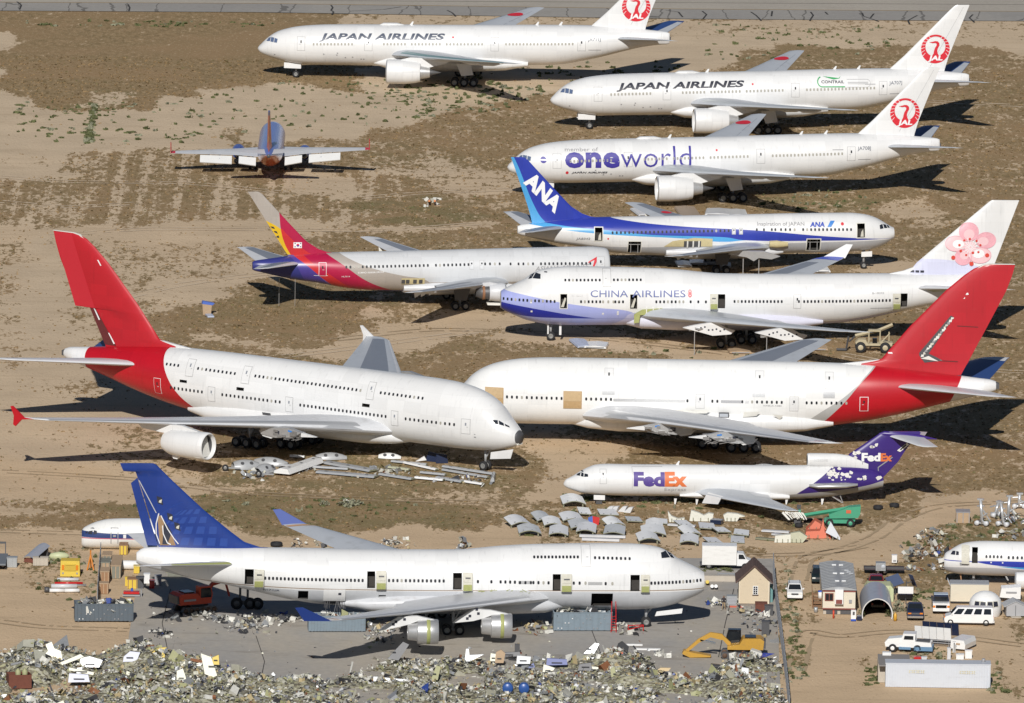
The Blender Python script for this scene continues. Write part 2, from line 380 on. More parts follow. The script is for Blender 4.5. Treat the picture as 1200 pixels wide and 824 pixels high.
    def slab(s, name, x0, x1, z0, z1, off, th, m, parent=None):
        """a thick curved panel standing off the skin (an opened door leaf)"""
        bm = bmesh.new(); k = 6; A = []; B = []
        for i in range(k+1):
            z = lerp(z0, z1, i/k)
            A.append([bm.verts.new(s.on(x, z, off)) for x in (x0, x1)]); B.append([bm.verts.new(s.on(x, z, off+th)) for x in (x0, x1)])
        for i in range(k):
            for Q in (A, B): bm.faces.new((Q[i][0], Q[i][1], Q[i+1][1], Q[i+1][0]))
            for j in (0, 1): bm.faces.new((A[i][j], A[i+1][j], B[i+1][j], B[i][j]))
        for i in (0, k): bm.faces.new((A[i][0], A[i][1], B[i][1], B[i][0]))
        return bmobj(name, bm, m, parent or s.root)
    def open_door(s, hx0, hx1, z0, z1, leaf):
        """doorway hx0..hx1 with its leaf swung open beside it (leaf: x range)"""
        s.recess(min(hx0, hx1), max(hx0, hx1), z0, z1)
        s.later.append(lambda: s._leaf(leaf, z0, z1))
    def _leaf(s, leaf, z0, z1):
        a, b = min(leaf), max(leaf)
        d = s.slab('open_door', a, b, z0, z1, .28, .14, M_DOORIN)
        s.slab('door_slide_pack', a+.08, b-.08, z0+.06, lerp(z0, z1, .34), .42, .14, M_PRIMER, d)
        s.slab('door_trim', a+.15, b-.15, lerp(z0, z1, .48), lerp(z0, z1, .62), .42, .05, M_DOORIN, d)
        s.slab('door_pocket', a+.25, b-.3, lerp(z0, z1, .66), lerp(z0, z1, .74), .42, .03, M_DKMETAL, d)
    def windows(s, x0, x1, n, z0, z1=None, m=None, w=.27, h=.40, skip=()):
        z1 = z0 if z1 is None else z1; m = m or M_PANE
        def wm_(m):
            key = ('win', m.name, w, h); me = MATS.get(key)
            if me is None:
                bm = bmesh.new(); P = []
                for i in range(10):
                    t = 2*math.pi*i/10+math.pi/10; cx, sn = math.cos(t), math.sin(t); P.append((w/2*math.copysign(abs(cx)**.6, cx), h/2*math.copysign(abs(sn)**.7, sn)))
                add_prism(bm, P, -.02, .022, lambda u, v, q: Vector((u, v, q))); bmesh.ops.recalc_face_normals(bm, faces=bm.faces)
                me = bpy.data.meshes.new('window'); bm.to_mesh(me); bm.free(); me.materials.append(m); MATS[key] = me
            return me
        rw = random.Random(int(x0*31+z0*7+n))
        for i in range(n):
            if i in skip: continue
            t = i/max(1, n-1); x, z = lerp(x0, x1, t), lerp(z0, z1, t)
            me = wm_(M_SHADE if m is M_PANE and rw.random() < .1 else m); o = bpy.data.objects.new('window', me); COL.objects.link(o); o.parent = s.root
            nn = s.nrm(x, z); nn = Vector((nn.x, s.ns*nn.y, nn.z)); ex = Vector((1, 0, 0)); ex = (ex-nn*ex.dot(nn)).normalized(); ey = nn.cross(ex)
            mm = Matrix((ex, ey, nn)).transposed().to_4x4(); mm.translation = s.on(x, z, .012); o.matrix_local = mm
    def text(s, name, body, org, u, vv, m, off=.035, fin=False, bold=0.0, fit=True, parent=None, dz=.22, space=1.0):
        """flat lettering: org (x,z) lower-left as read, u the vector of the whole width, vv the vector of the cap height"""
        cu = bpy.data.curves.new('lettering', 'FONT'); cu.body = body; cu.offset = bold; cu.space_character = space; cu.resolution_u = 3
        to = bpy.data.objects.new('lettering', cu); COL.objects.link(to)
        dg = bpy.context.evaluated_depsgraph_get(); dg.update()
        me = bpy.data.meshes.new_from_object(to.evaluated_get(dg)); bpy.data.objects.remove(to)
        co = np.array([v.co[:] for v in me.vertices]); x0, x1 = co[:, 0].min(), co[:, 0].max()
        hcap = .73+2*bold; yb = -bold
        bm = bmesh.new(); bm.from_mesh(me)
        for q in bm.verts:
            a = (q.co.x-x0)/(x1-x0); b = (q.co.y-yb)/hcap
            q.co = Vector((org[0]+u[0]*a+vv[0]*b, 0, org[1]+u[1]*a+vv[1]*b))
        fn = (lambda x, z: s.finpt(x, z, off)) if fin else (lambda x, z: s.on(x, z, off))
        s.wrap(bm, dz, 0, fn); bpy.data.meshes.remove(me)
        return bmobj(name, bm, m, parent or s.root, norm=False)
    # --- flying surfaces
    AF = [(0, 0), (.012, .32), (.05, .62), (.14, .92), (.30, 1), (.5, .88), (.75, .48), (1, .04)]
    def foil(s, xi):
        for (a, p), (b, q) in zip(s.AF, s.AF[1:]):
            if xi <= b: return lerp(p, q, (xi-a)/(b-a))
        return .04
    def wsec(s, secs, n):
        n = abs(n)
        for A, B in zip(secs, secs[1:]):
            if n <= B[0]:
                t = (n-A[0])/(B[0]-A[0]); return [lerp(a, b, t) for a, b in zip(A, B)]
        return list(secs[-1])
    def wing(s, name, secs, m, side, tipm=None, sub=6, camber=.3, label=None, smooth_=True):
        """secs: (n, xLE, xTE, zLE, zTE, thickness) from root to tip; side +1 is the camera side"""
        st = []
        for A, B in zip(secs, secs[1:]):
            for k in range(sub): st.append([lerp(a, b, k/sub) for a, b in zip(A, B)])
        st.append(list(secs[-1])); bm = bmesh.new(); rings = []
        ch = [a for a, _ in s.AF]
        for n, xl, xt, zl, zt, th in st:
            up = [bm.verts.new(s.v(lerp(xl, xt, a), side*n, lerp(zl, zt, a)+th*.5*s.foil(a)*(1+camber))) for a in ch]
            lo = [bm.verts.new(s.v(lerp(xl, xt, a), side*n, lerp(zl, zt, a)-th*.5*s.foil(a)*(1-camber))) for a in ch[1:]]
            rings.append(up+lo[::-1])
        k = len(rings[0])
        for A, B in zip(rings, rings[1:]):
            for i in range(k): bm.faces.new((A[i], A[(i+1) % k], B[(i+1) % k], B[i]))
        bm.faces.new(rings[0]); bm.faces.new(rings[-1])
        bmesh.ops.recalc_face_normals(bm, faces=bm.faces)
        for f in bm.faces: f.smooth = smooth_
        o = bmobj(name, bm, m, s.root, norm=False, angle=R(50))
        if label: o['label'] = label
        return o
    def wpt(s, secs, side, n, a, off, lower=False, camber=.3):
        n, xl, xt, zl, zt, th = s.wsec(secs, n)
        z = lerp(zl, zt, a)+(-(th*.5*s.foil(a)*(1-camber)+off) if lower else th*.5*s.foil(a)*(1+camber)+off)
        return s.v(lerp(xl, xt, a), side*n, z)
    def wpatch(s, name, secs, side, n0, n1, a0, a1, m, off=.03, lower=False, parent=None, k=8, a0b=None, a1b=None):
        """a patch of skin on the wing between span stations and chord fractions"""
        bm = bmesh.new(); g = []
        a0b = a0 if a0b is None else a0b; a1b = a1 if a1b is None else a1b
        for i in range(k+1):
            t = i/k; n = lerp(n0, n1, t)
            g.append([bm.verts.new(s.wpt(secs, side, n, lerp(lerp(a0, a0b, t), lerp(a1, a1b, t), j/5), off, lower)) for j in range(6)])
        for i in range(k):
            for j in range(5): bm.faces.new((g[i][j], g[i][j+1], g[i+1][j+1], g[i+1][j])).smooth = True
        return bmobj(name, bm, m, parent or s.root, norm=False)
    def wdisc(s, name, secs, side, n, a, r, m, off=.05):
        nn, xl, xt, zl, zt, th = s.wsec(secs, n); c = xt-xl; bm = bmesh.new(); vs = []
        for i in range(24):
            t = 2*math.pi*i/24; vs.append(bm.verts.new(s.wpt(secs, side, n+r*math.sin(t), a+r*math.cos(t)/c, off)))
        bm.faces.new(vs); return bmobj(name, bm, m, s.root, norm=False)
    def fin(s, secs, m, t=.1, name='tail_fin', sub=2, capz=None):
        """secs: (z, xLE, xTE); t: thickness / chord"""
        s.fin_secs = secs; s.fin_t = t
        st = []
        for A, B in zip(secs, secs[1:]):
            for k in range(sub): st.append([lerp(a, b, k/sub) for a, b in zip(A, B)])
        st.append(list(secs[-1])); bm = bmesh.new(); rings = []; ch = [a for a, _ in s.AF]
        for z, xl, xt in st:
            th = s.fth(z)*.5
            up = [bm.verts.new((lerp(xl, xt, a), th*s.foil(a), z)) for a in ch]; lo = [bm.verts.new((lerp(xl, xt, a), -th*s.foil(a), z)) for a in ch[1:]]
            rings.append(up+lo[::-1])
        k = len(rings[0])
        for A, B in zip(rings, rings[1:]):
            for i in range(k): bm.faces.new((A[i], A[(i+1) % k], B[(i+1) % k], B[i]))
        bm.faces.new(rings[0]); bm.faces.new(rings[-1]); bmesh.ops.recalc_face_normals(bm, faces=bm.faces)
        for f in bm.faces: f.smooth = True
        return bmobj(name, bm, m, s.root, norm=False, angle=R(45))
    def fth(s, z):
        S = s.fin_secs; c = S[-1][2]-S[-1][1]
        for A, B in zip(S, S[1:]):
            if z <= B[0]: t = max(0, (z-A[0])/(B[0]-A[0])); c = lerp(A[2]-A[1], B[2]-B[1], t); break
        return s.fin_t*min(c, 9)
    def finpt(s, x, z, off):
        S = s.fin_secs; q = S[-1]
        for A, B in zip(S, S[1:]):
            if z <= B[0]:
                t = max(0, (z-A[0])/(B[0]-A[0])); q = [lerp(a, b, t) for a, b in zip(A, B)]; break
        xi = max(0, min(1, (x-q[1])/(q[2]-q[1])))
        return s.v(x, s.fth(z)*.5*s.foil(xi)+off, z)
    def loft(s, name, rows, m, side=0, n0=0, parent=None, pw=2.2, nz=10):
        """blended body: rows (x, zb, zt, halfwidth) round n=n0"""
        bm = bmesh.new(); rings = []
        for x, zb, zt, hw in rows:
            zm = (zb+zt)/2; ring = []
            for k in range(2*nz):
                t = math.pi*k/nz; c, q = math.cos(t), math.sin(t); p = 2/pw
                ring.append(bm.verts.new(s.v(x, n0+hw*math.copysign(abs(q)**p, q), zm+(zt-zb)/2*math.copysign(abs(c)**p, c))))
            rings.append(ring)
        for A, B in zip(rings, rings[1:]):
            for i in range(2*nz): bm.faces.new((A[i], A[(i+1) % (2*nz)], B[(i+1) % (2*nz)], B[i])).smooth = True
        bm.faces.new(rings[0]); bm.faces.new(rings[-1])
        return bmobj(name, bm, m, parent or s.root, angle=R(50))
    def sprism(s, name, poly, n0, n1, m, parent=None):
        bm = bmesh.new(); add_prism(bm, poly, n0, n1, lambda u, v, h: s.v(u, h, v)); return bmobj(name, bm, m, parent or s.root)
    def engine(s, n, x0, zc, r, L, m, core=True, mcore=None, pylon=None, hole=False, r2=.8, plug=True, lipm=None):
        """nacelle lathed round its axis; x0 the inlet lip"""
        bm = bmesh.new(); c = s.v(0, n, zc)
        P = [(x0+L*.30, r*.80), (x0+.45, r*.82), (x0+.12, r*.87), (x0, r*.925), (x0+.1, r*.965), (x0+.4, r*1.0), (x0+L*.35, r*1.01), (x0+L*.6, r*.98), (x0+L*.85, r*.9), (x0+L, r*r2), (x0+L-.02, r*(r2-.06)), (x0+L*.7, r*.7)]
        add_lathe(bm, P, 'X', 36, c)
        e = bmobj('engine', bm, m, s.root, angle=R(60))
        bm = bmesh.new(); add_lathe(bm, [(x0-.015, r*.9), (x0+.0, r*.935), (x0+.16, r*.985), (x0+.17, r*.99)], 'X', 36, c); bmobj('inlet_lip', bm, lipm or M_SLAT, e)
        if not hole:
            bm = bmesh.new(); rr = add_lathe(bm, [(x0+L*.29, .02), (x0+L*.29, r*.81)], 'X', 24, c)
            bmobj('fan', bm, M_DKMETAL, e)
            bm = bmesh.new(); add_lathe(bm, [(x0+L*.12, .01), (x0+L*.2, r*.16), (x0+L*.29, r*.27)], 'X', 16, c); bmobj('spinner', bm, M_METAL, e)
        if core:
            xc = x0+L
            bm = bmesh.new(); add_lathe(bm, [(xc-L*.32, r*.70), (xc-.05, r*.58), (xc+L*.14, r*.50), (xc+L*.28, r*.42), (xc+L*.28, r*.36), (xc+L*.1, r*.34)], 'X', 24, c); bmobj('core_cowl', bm, mcore or M_METAL, e, angle=R(50))
            if plug:
                bm = bmesh.new(); add_lathe(bm, [(xc+L*.08, r*.30), (xc+L*.3, r*.27), (xc+L*.45, r*.14), (xc+L*.6, .02)], 'X', 20, c); bmobj('exhaust_plug', bm, M_DKMETAL, e)
        if pylon: s.sprism('pylon', pylon, n-.28, n+.28, m, e)
        return e
    def wheel(s, bm_t, bm_r, x, n, r, w):
        add_lathe(bm_t, [(-w*.5, r*.55), (-w*.5, r*.86), (-w*.36, r*.98), (w*.36, r*.98), (w*.5, r*.86), (w*.5, r*.55)], 'Y', 18, s.v(x, n, r))
        add_lathe(bm_r, [(-w*.42, r*.02), (-w*.42, r*.4), (-w*.52, r*.56), (w*.52, r*.56), (w*.42, r*.4), (w*.42, r*.02)], 'Y', 14, s.v(x, n, r))
    def gear(s, x, n, ztop, rows=((0, ),), r=.62, w=.45, gap=.62, name='main_gear', doors=None, dm=None, lean=0):
        """one landing gear leg: rows are the x offsets of its axles"""
        bm = bmesh.new()
        add_bar(bm, s.v(x+lean, n, ztop), s.v(x, n, r), .2, 8, .14); add_bar(bm, s.v(x+lean-.9, n, ztop), s.v(x, n, r+.9), .09, 6)
        add_bar(bm, s.v(x+lean, n-1.2, ztop), s.v(x, n, r+1.0), .08, 6)
        if len(rows) > 1: add_bar(bm, s.v(x+rows[0], n, r), s.v(x+rows[-1], n, r), .16, 8)
        for a in rows: add_bar(bm, s.v(x+a, n-gap, r), s.v(x+a, n+gap, r), .11, 8)
        g = bmobj(name, bm, M_STRUT, s.root)
        for a in rows:
            for q in (-gap, gap):
                bt, br = bmesh.new(), bmesh.new(); s.wheel(bt, br, x+a, n+q, r, w)
                t = bmobj('wheel', bt, M_BLACK, g); bmobj('rim', br, M_RIM, g)
        if doors:
            for d in doors: s.sprism('gear_door', d[0], n+d[1]-.03, n+d[1]+.03, dm or M_WHITE, g)
        return g
# ------------------------------------------------------------------ liveries and their marks
RED = lin(196, 20, 34); JRED = (.62, .025, .04, 1); INK = (.022, .024, .04, 1)
M_JRED = mat('crane_red', JRED, .4, 0, .06); M_INK = mat('lettering_ink', INK, .45, 0, .1); M_LGREY = mat('lettering_grey', (.30, .30, .31), .5, 0, .1)
M_SLATE = mat('lettering_slate', (.075, .09, .13), .45, 0, .1); M_OWBLUE = mat('lettering_violet', (.045, .035, .28), .45, 0, .06)
M_WLET = mat('lettering_white', (.8, .8, .8), .4, 0, .05); M_GREEN = mat('lettering_green', (.06, .36, .13), .5, 0, .05)
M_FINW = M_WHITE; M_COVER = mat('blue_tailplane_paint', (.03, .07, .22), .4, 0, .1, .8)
def arc(cx, cz, r, a0, a1, n, rz=None):
    rz = rz or r
    return [(cx+r*math.cos(R(lerp(a0, a1, i/n))), cz+rz*math.sin(R(lerp(a0, a1, i/n)))) for i in range(n+1)]
def strip(A, B):
    return [[A[i], A[i+1], B[i+1], B[i]] for i in range(len(A)-1)]
def crane_emblem(P, cx, cz, r):
    """red disc of folded wings round a white circle, a bent neck and three letters"""
    m = M_JRED; d = P.dir
    N_ = 44; o = arc(cx, cz, r, 0, 360, N_); i = arc(cx, cz+r*.17, r*.70, 0, 360, N_)
    e = P.decal('emblem', strip(o, i), m, .05, fin=True, dz=.8, dx=0)
    nk = [(-.30, -.62), (.34, -.62), (.16, -.30), (.13, -.10), (.18, .08), (.28, .26), (.26, .42), (.14, .53), (-.04, .55), (-.20, .50), (-.44, .47), (-.20, .40), (-.02, .42), (.08, .36), (.07, .24), (-.04, .06), (-.10, -.14), (-.12, -.30)]
    nk = [(cx+d*x*r, cz+z*r) for x, z in nk]
    P.decal('crane_neck', [[nk[0], nk[1], nk[2], nk[17]], [nk[17], nk[2], nk[3], nk[16]], [nk[16], nk[3], nk[4], nk[15]], [nk[15], nk[4], nk[5], nk[14]], [nk[14], nk[5], nk[6], nk[13]], [nk[13], nk[6], nk[7], nk[8], nk[12]], [nk[12], nk[8], nk[9], nk[11]], [nk[11], nk[9], nk[10]]], m, .06, e, fin=True, dz=0, dx=0)
    cuts = []
    for k in range(7):
        for q in (-1, 1):
            t = R(-30+k*15); a = math.pi-t if q < 0 else t
            p = lambda rr, aa: (cx+rr*math.cos(aa), cz+rr*math.sin(aa))
            cuts.append([p(r*1.01, a), p(r*1.01, a+.035*q), p(r*.76, a+q*.16), p(r*.75, a+q*.13)])
    P.decal('feather_gaps', cuts, M_WLET, .07, e, fin=True, dz=0, dx=0)['kind'] = 'stuff'
    P.text('emblem_letters', 'JAL', (cx-d*r*.5, cz-r*.80), (d*r*1.0, 0), (d*r*.08, r*.36), M_WLET, .09, True, bold=.045, parent=e)
def wing777(far=True):
    return [(0, 18.6, 34.6, 3.9, 3.7, 1.7), (3.0, 20.8, 34.6, 4.2, 3.75, 1.55), (10.5, 26.1, 34.7, 4.95, 4.7, .95), (20.5, 33.15, 38.4, 6.1, 6.0, .5), (29.9, 39.75, 42.0, 7.25, 7.2, .22), (30.45, 40.9, 42.2, 7.32, 7.3, .1)]
def make_777(pose, name, label, num, titles, slatm, wreg=True, gear_px=None):
    P = Plane(name, label, pose, T777, 'white jets with red crane tails')
    P.fuselage(M_WHITE)
    W = wing777()
    for sd in (-1, 1):
        P.wing('wing', W, M_WING, sd)
        P.wpatch('leading_edge_slat', W, sd, 4.5, 29, 0, .10, slatm, .012)
        P.wpatch('flap_seam', W, sd, 4, 20.5, .735, .745, M_WINGD, .012); P.wpatch('aileron_seam', W, sd, 21, 28, .72, .735, M_WINGD, .012)
        for q in (6.5, 13.5, 19): 
            n, xl, xt, zl, zt, th = P.wsec(W, q)
            P.loft('flap_track_fairing', [(xt-3.2, zt-.28, zt-.2, .05), (xt-2.4, zt-.62, zt-.05, .24), (xt-.6, zt-.62, zt-.1, .26), (xt+.9, zt-.22, zt-.08, .06)], M_WHITE, 0, sd*q)
    P.wdisc('wing_disc', W, -1, 25.2, .42, 1.05, M_JRED)
    bm = bmesh.new()
    P.loft('belly_fairing', [(17.5, 2.5, 3.2, 1.6), (20, 1.75, 4.1, 2.9), (24, 1.5, 4.5, 3.35), (33, 1.55, 4.5, 3.4), (38, 1.9, 4.3, 3.2), (41.5, 2.6, 3.6, 2.4)], M_WHITE)
    secs = [(8.3, 50.2, 59.2), (8.95, 50.95, 59.3), (11, 53.2, 59.9), (18.0, 60.05, 62.6), (18.45, 60.55, 62.8), (18.62, 60.9, 62.8)]
    P.fin(secs, M_FINW, .085); P.decal('rudder_seam', [[(57.0, 9.3), (57.06, 9.3), (61.95, 18.3), (61.9, 18.3)]], M_SEAM, .02, fin=True)
    crane_emblem(P, 57.8, 12.0, 2.18)
    for sd in (-1, 1):
        S = [(.6, 54.0, 61.0, 7.1, 7.0, .7), (10.3, 62.1, 64.6, 8.45, 8.4, .2), (10.75, 62.9, 64.75, 8.5, 8.47, .08)]
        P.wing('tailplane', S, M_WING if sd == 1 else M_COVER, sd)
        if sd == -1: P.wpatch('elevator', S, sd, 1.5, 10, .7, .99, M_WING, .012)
    for sd in (-1, 1):
        P.engine(sd*9.6, 20.35, 2.62, 1.86, 5.2, M_WHITE, pylon=[(21.8, 4.3), (24, 4.85), (30.5, 4.75), (29.5, 4.1), (26.5, 3.3), (22.5, 3.9)])
    P.sprism('apu_exhaust', [(62.9, 6.9), (63.15, 7.0), (63.15, 7.5), (62.9, 7.6)], -.25, .25, M_DKMETAL)
    P.gear(5.9, 0, 2.6, (0,), .53, .35, .38, 'nose_gear', [([(4.1, 2.35), (6.7, 2.25), (6.7, 1.45), (4.1, 1.5)], .75), ([(4.1, 2.35), (6.7, 2.25), (6.7, 1.45), (4.1, 1.5)], -.75)])
    for sd in (-1, 1): P.gear(32.0, sd*5.5, 3.6, (-1.45, 0, 1.45), .66, .5, .7, 'main_gear', [([(30.8, 3.6), (33.0, 3.6), (33.4, 1.9), (31.6, 1.7)], .95)], lean=.3)
    # cockpit glazing
    P.decal('windscreen', [[(1.36, 5.62), (1.95, 5.66), (2.05, 6.22), (1.72, 6.08)], [(2.02, 5.62), (2.52, 5.58), (2.62, 6.22), (2.12, 6.25)], [(2.6, 5.56), (3.06, 5.55), (3.16, 6.1), (2.7, 6.2)]], mat('sky_glass', (.10, .14, .24), .1), .02, dz=.12, dx=.2)
    for x in (6.19, 16.5, 35.8, 49.05): P.door(x, x+1.25, lerp(4.52, 5.42, (x-6)/43), lerp(6.65, 7.48, (x-6)/43), M_WHITE)
    P.windows(8.75, 14.63, 12, 5.6, 5.74, M_SHADE); P.windows(19.49, 22.72, 7, 5.86, 5.93, M_SHADE); P.windows(23.76, 28.05, 9, 5.95, 6.05, M_SHADE)
    P.windows(29.1, 34.5, 11, 6.07, 6.2, M_SHADE); P.windows(38.15, 48.31, 20, 6.28, 6.51, M_SHADE)
    # small roof and belly fittings
    P.loft('roof_antenna_dome', [(18.6, 8.3, 8.42, .2), (19.2, 8.3, 8.72, .5), (21.2, 8.3, 8.76, .55), (22.4, 8.35, 8.5, .2)], M_WHITE)
    for x, z in ((23.2, 8.5), (42.4, 8.9), (46, 8.98)): P.sprism('blade_antenna', [(x, z), (x+.45, z), (x+.62, z+.5), (x+.4, z+.5)], -.03, .03, M_WHITE)
    if name:
        for k, (x, z) in enumerate(((2.6, 3.6), (10.2, 4.0), (12.2, 3.9), (12.3, 4.2), (13.5, 3.5), (14.6, 3.6), (15.9, 3.3), (16.3, 3.3))): P.rect('service_panel', x, x+.22, z, z+.16, M_LGREY, .015, dx=0)
    P.text('registration', num, (50.6, 6.98), (1.95, .03), (0, .5), M_SLATE, bold=0)
    P.rect('small_print', 46.9, 48.5, 7.02, 7.12, M_LGREY); P.rect('small_print', 50.7, 52.6, 5.55, 5.63, M_LGREY)
    P.rect('red_mark', 29.9, 30.15, 6.95, 7.2, M_JRED)
    titles(P); return P
def jal_titles(P, m=M_INK, x0=9.6, x1=28.8, z0=6.27, z1=6.66, h=.98):
    P.text('airline_title', 'JAPAN AIRLINES', (x0, z0), (x1-x0-.3, z1-z0), (.42, h), m, bold=.035)
    P.rect('title_gap', 16.55, 16.9, 6.4, 6.68, M_WHITE, .05)
def t_a(P): jal_titles(P, M_SLATE)
def t_b(P):
    jal_titles(P)
    P.text('contrail_lettering', 'CONTRAIL', (40.35, 7.2), (3.45, 0), (0, .42), M_INK, bold=.02)
    P.decal('contrail_mark', strip(arc(40.5, 7.4, .78, 110, 270, 14), arc(40.5, 7.4, .62, 110, 270, 14))+[[(40.5, 6.62), (43.9, 6.62), (43.9, 6.8), (40.5, 6.78)]]+[[(40.6, 8.16), (43.0, 7.92), (43.3, 8.18), (43.1, 7.86), (42.2, 7.72), (41.5, 7.9)]], M_GREEN, .03)
    for z in (7.3, 7.08): P.rect('small_print', 44.3, 47.4, z, z+.09, M_LGREY)
    P.decal('mark_outline', strip(arc(47.2, 7.2, .58, -90, 90, 10), arc(47.2, 7.2, .53, -90, 90, 10))+[[(44.2, 7.73), (47.2, 7.73), (47.2, 7.78), (44.2, 7.78)], [(44.2, 6.62), (47.2, 6.62), (47.2, 6.67), (44.2, 6.67)]], M_LGREY)
def t_c(P):
    P.text('member_lettering', 'member of', (8.0, 6.98), (4.8, 0), (0, .5), M_LGREY)
    P.text('alliance_title', 'one', (7.95, 4.66), (7.95, -.03), (0, 3.3), M_OWBLUE, bold=.04, off=.035, space=1.06)
    P.text('alliance_title', 'world', (16.05, 4.72), (10.25, .08), (0, 3.05), M_OWBLUE, bold=-.008, off=.035)
    P.text('airline_title', 'JAPAN AIRLINES', (8.95, 3.82), (5.15, 0), (.12, .27), M_INK, bold=.02)
    P.decal('round_emblem', [arc(8.3, 3.93, .22, 0, 360, 16)[:-1]], M_JRED)
    g = P.decal('alliance_badge', [arc(4.88, 5.75, .46, 0, 360, 20)[:-1]], M_OWBLUE)
    P.rect('badge_band', 4.44, 5.32, 5.66, 5.84, M_WHITE, .04, g)
PA = (-1, -39.56, 249.78, -.05323); PB = (-1, 5.15, 200.62, .11218); PC = (-1, -1.06, 134.10, .13143)
M_TEAL = mat('teal_slat', (.16, .28, .29), .4, .1, .15); M_PALE = mat('pale_slat', (.6, .63, .64), .35, .3, .1)
make_777(PA, 'airplane', 'white twin jet with slate slanted lettering, farthest back beside the paved strip', 'JA711J', t_a, M_TEAL)
make_777(PB, 'airplane', 'white twin jet with green contrail mark behind its wing and black slanted lettering', 'JA707J', t_b, M_PALE)
make_777(PC, 'airplane', 'white twin jet with big violet lowercase lettering along its nose, red crane tail', 'JA708J', t_c, M_PALE)

# ------------------------------------------------------------------ blue and white twin jet without its radome (faces right)
W767 = [(0, 17.2, 28.9, 3.1, 2.9, 1.5), (2.5, 18.9, 28.9, 3.3, 3.0, 1.35), (8.3, 23.0, 29.2, 4.0, 3.7, .85), (16, 28.3, 32.6, 4.75, 4.6, .5), (23.2, 33.3, 35.6, 5.55, 5.5, .2), (23.8, 34.5, 35.9, 5.6, 5.58, .1)]
M_OCHRE = mat('ochre_primer', (.55, .47, .26), .6, 0, .3, 2, .2); M_LGPAINT = mat('light_grey_paint', (.60, .61, .63), .4, 0, .08, .6, .2)
BLUE = (.03, .05, .36, 1); CYAN = (.08, .36, .68, 1)
def fin767(P, m):
    P.fin([(6.3, 43.6, 51.6), (7.0, 44.3, 51.75), (7.8, 45.1, 51.95), (9.1, 46.5, 52.35), (11.4, 48.7, 53.15), (15.3, 52.3, 54.55), (15.65, 52.75, 54.7), (15.76, 53.1, 54.72)], m, .09)
    P.sprism('dorsal_fillet', [(42.2, 7.2), (43.6, 7.2), (46.0, 7.2), (46.2, 8.8), (44.6, 7.78), (43.4, 7.36)], -.12, .12, m)
def tail767(P, m):
    for sd in (-1, 1):
        S = [(.5, 46.8, 52.6, 5.85, 5.7, .6), (8.9, 52.4, 54.5, 6.6, 6.55, .18), (9.3, 53.1, 54.7, 6.63, 6.6, .07)]
        P.wing('tailplane', S, m, sd); P.wpatch('elevator', S, sd, 1.4, 8.6, .68, .985, M_LGPAINT, .012); P.wpatch('tailplane_panel', S, sd, 1.4, 8.6, .18, .66, M_WINGD, .012)
PD = (1, 53.84, 75.07, .10944)
lv = livery('blue_white_paint', WHITE, [
    ((.42, .43, .45, 1), ('below', [(.8, 4.3), (11, 4.05), (22, 3.75), (40, 3.4), (46, 3.9), (54, 5.0)])),
    (CYAN, ('below', [(0, 4.1), (20, 4.2), (22.2, 4.42), (24.8, 5.0), (30, 5.3), (35.2, 5.6), (41.6, 6.2), (45.5, 6.6), (48, 7.0), (54, 9)]), ('above', [(0, 4.4), (20, 4.42), (22.2, 4.36), (24.8, 4.16), (30, 4.6), (40.4, 5.15), (45.5, 5.55), (51.7, 6.34), (54, 6.7)])),
    (BLUE, ('below', [(2.8, 4.46), (11, 4.94), (20.4, 5.74), (30.8, 6.28), (37.8, 6.91), (42.0, 7.6), (44, 8.4), (54, 16)]), ('above', [(2.8, 4.42), (11, 4.28), (22, 4.38), (24.8, 4.8), (30, 4.98), (35.2, 5.16), (40.4, 5.7), (45.5, 6.1), (51, 6.75), (54, 7.0)])),
])
lvf = livery('blue_fin_paint', BLUE, [(CYAN, ('below', [(49.0, 6.2), (50.4, 7.3), (51.4, 9.0), (54.4, 15.9), (54.8, 16.5)]))], rough=.3)
P = Plane('airplane', 'blue and white twin jet missing its radome, three white letters across its blue fin', PD, T767, 'stripped twin jets facing right')
for a, b, c, d in ((5.2, 6.28, 4.72, 6.62), (42.0, 43.05, 4.3, 6.12)): P.recess(a, b, c, d, name='open_doorway')
for a, b, c, d in ((11.45, 13.3, 2.85, 4.5), (36.6, 38.35, 2.55, 4.22)): P.recess(a, b, c, d, name='cargo_doorway')
P.fuselage(lv, capm=M_STAIN)
for a, b, c, d in ((5.2, 6.28, 4.72, 6.62), (42.0, 43.05, 4.3, 6.12), (11.45, 13.3, 2.85, 4.5), (36.6, 38.35, 2.55, 4.22)):
    t = .12; P.decal('door_frame', [[(a-t, c-t), (b+t, c-t), (b+t, c), (a-t, c)], [(a-t, d), (b+t, d), (b+t, d+t), (a-t, d+t)], [(a-t, c), (a, c), (a, d), (a-t, d)], [(b, c), (b+t, c), (b+t, d), (b, d)]], M_STAIN, .03)
for a, b, c, d in ((5.2, 6.28, 4.72, 6.62), (42.0, 43.05, 4.3, 6.12)): P.sprism('hanging_panel', [(a+.1, c+.05), (a+.55, c+.05), (a+.45, c+.7), (a+.2, c+1.1)], P.surf(a, c)-.5, P.surf(a, c)-.35, M_DOORIN)
for a, c in ((36.6, 2.55), (11.45, 2.85)):
    bm = bmesh.new(); n = P.surf(a, c+.8)-.45
    for q in (.35, 1.35): add_bar(bm, P.v(a+q, n, c), P.v(a+q, n, c+1.5), .05, 5)
    add_bar(bm, P.v(a, n, c+1.15), P.v(a+1.7, n, c+1.15), .05, 5); bmobj('cargo_frame', bm, M_METAL, P.root)
fin767(P, lvf); tail767(P, M_WING)
for sd in (-1, 1):
    P.wing('wing', W767, M_WING, sd)
    P.wpatch('wing_panel', W767, sd, 8.5, 22.5, .16, .62, M_WINGD, .012); P.wpatch('leading_edge_slat', W767, sd, 3.5, 23, 0, .1, M_SLAT, .014)
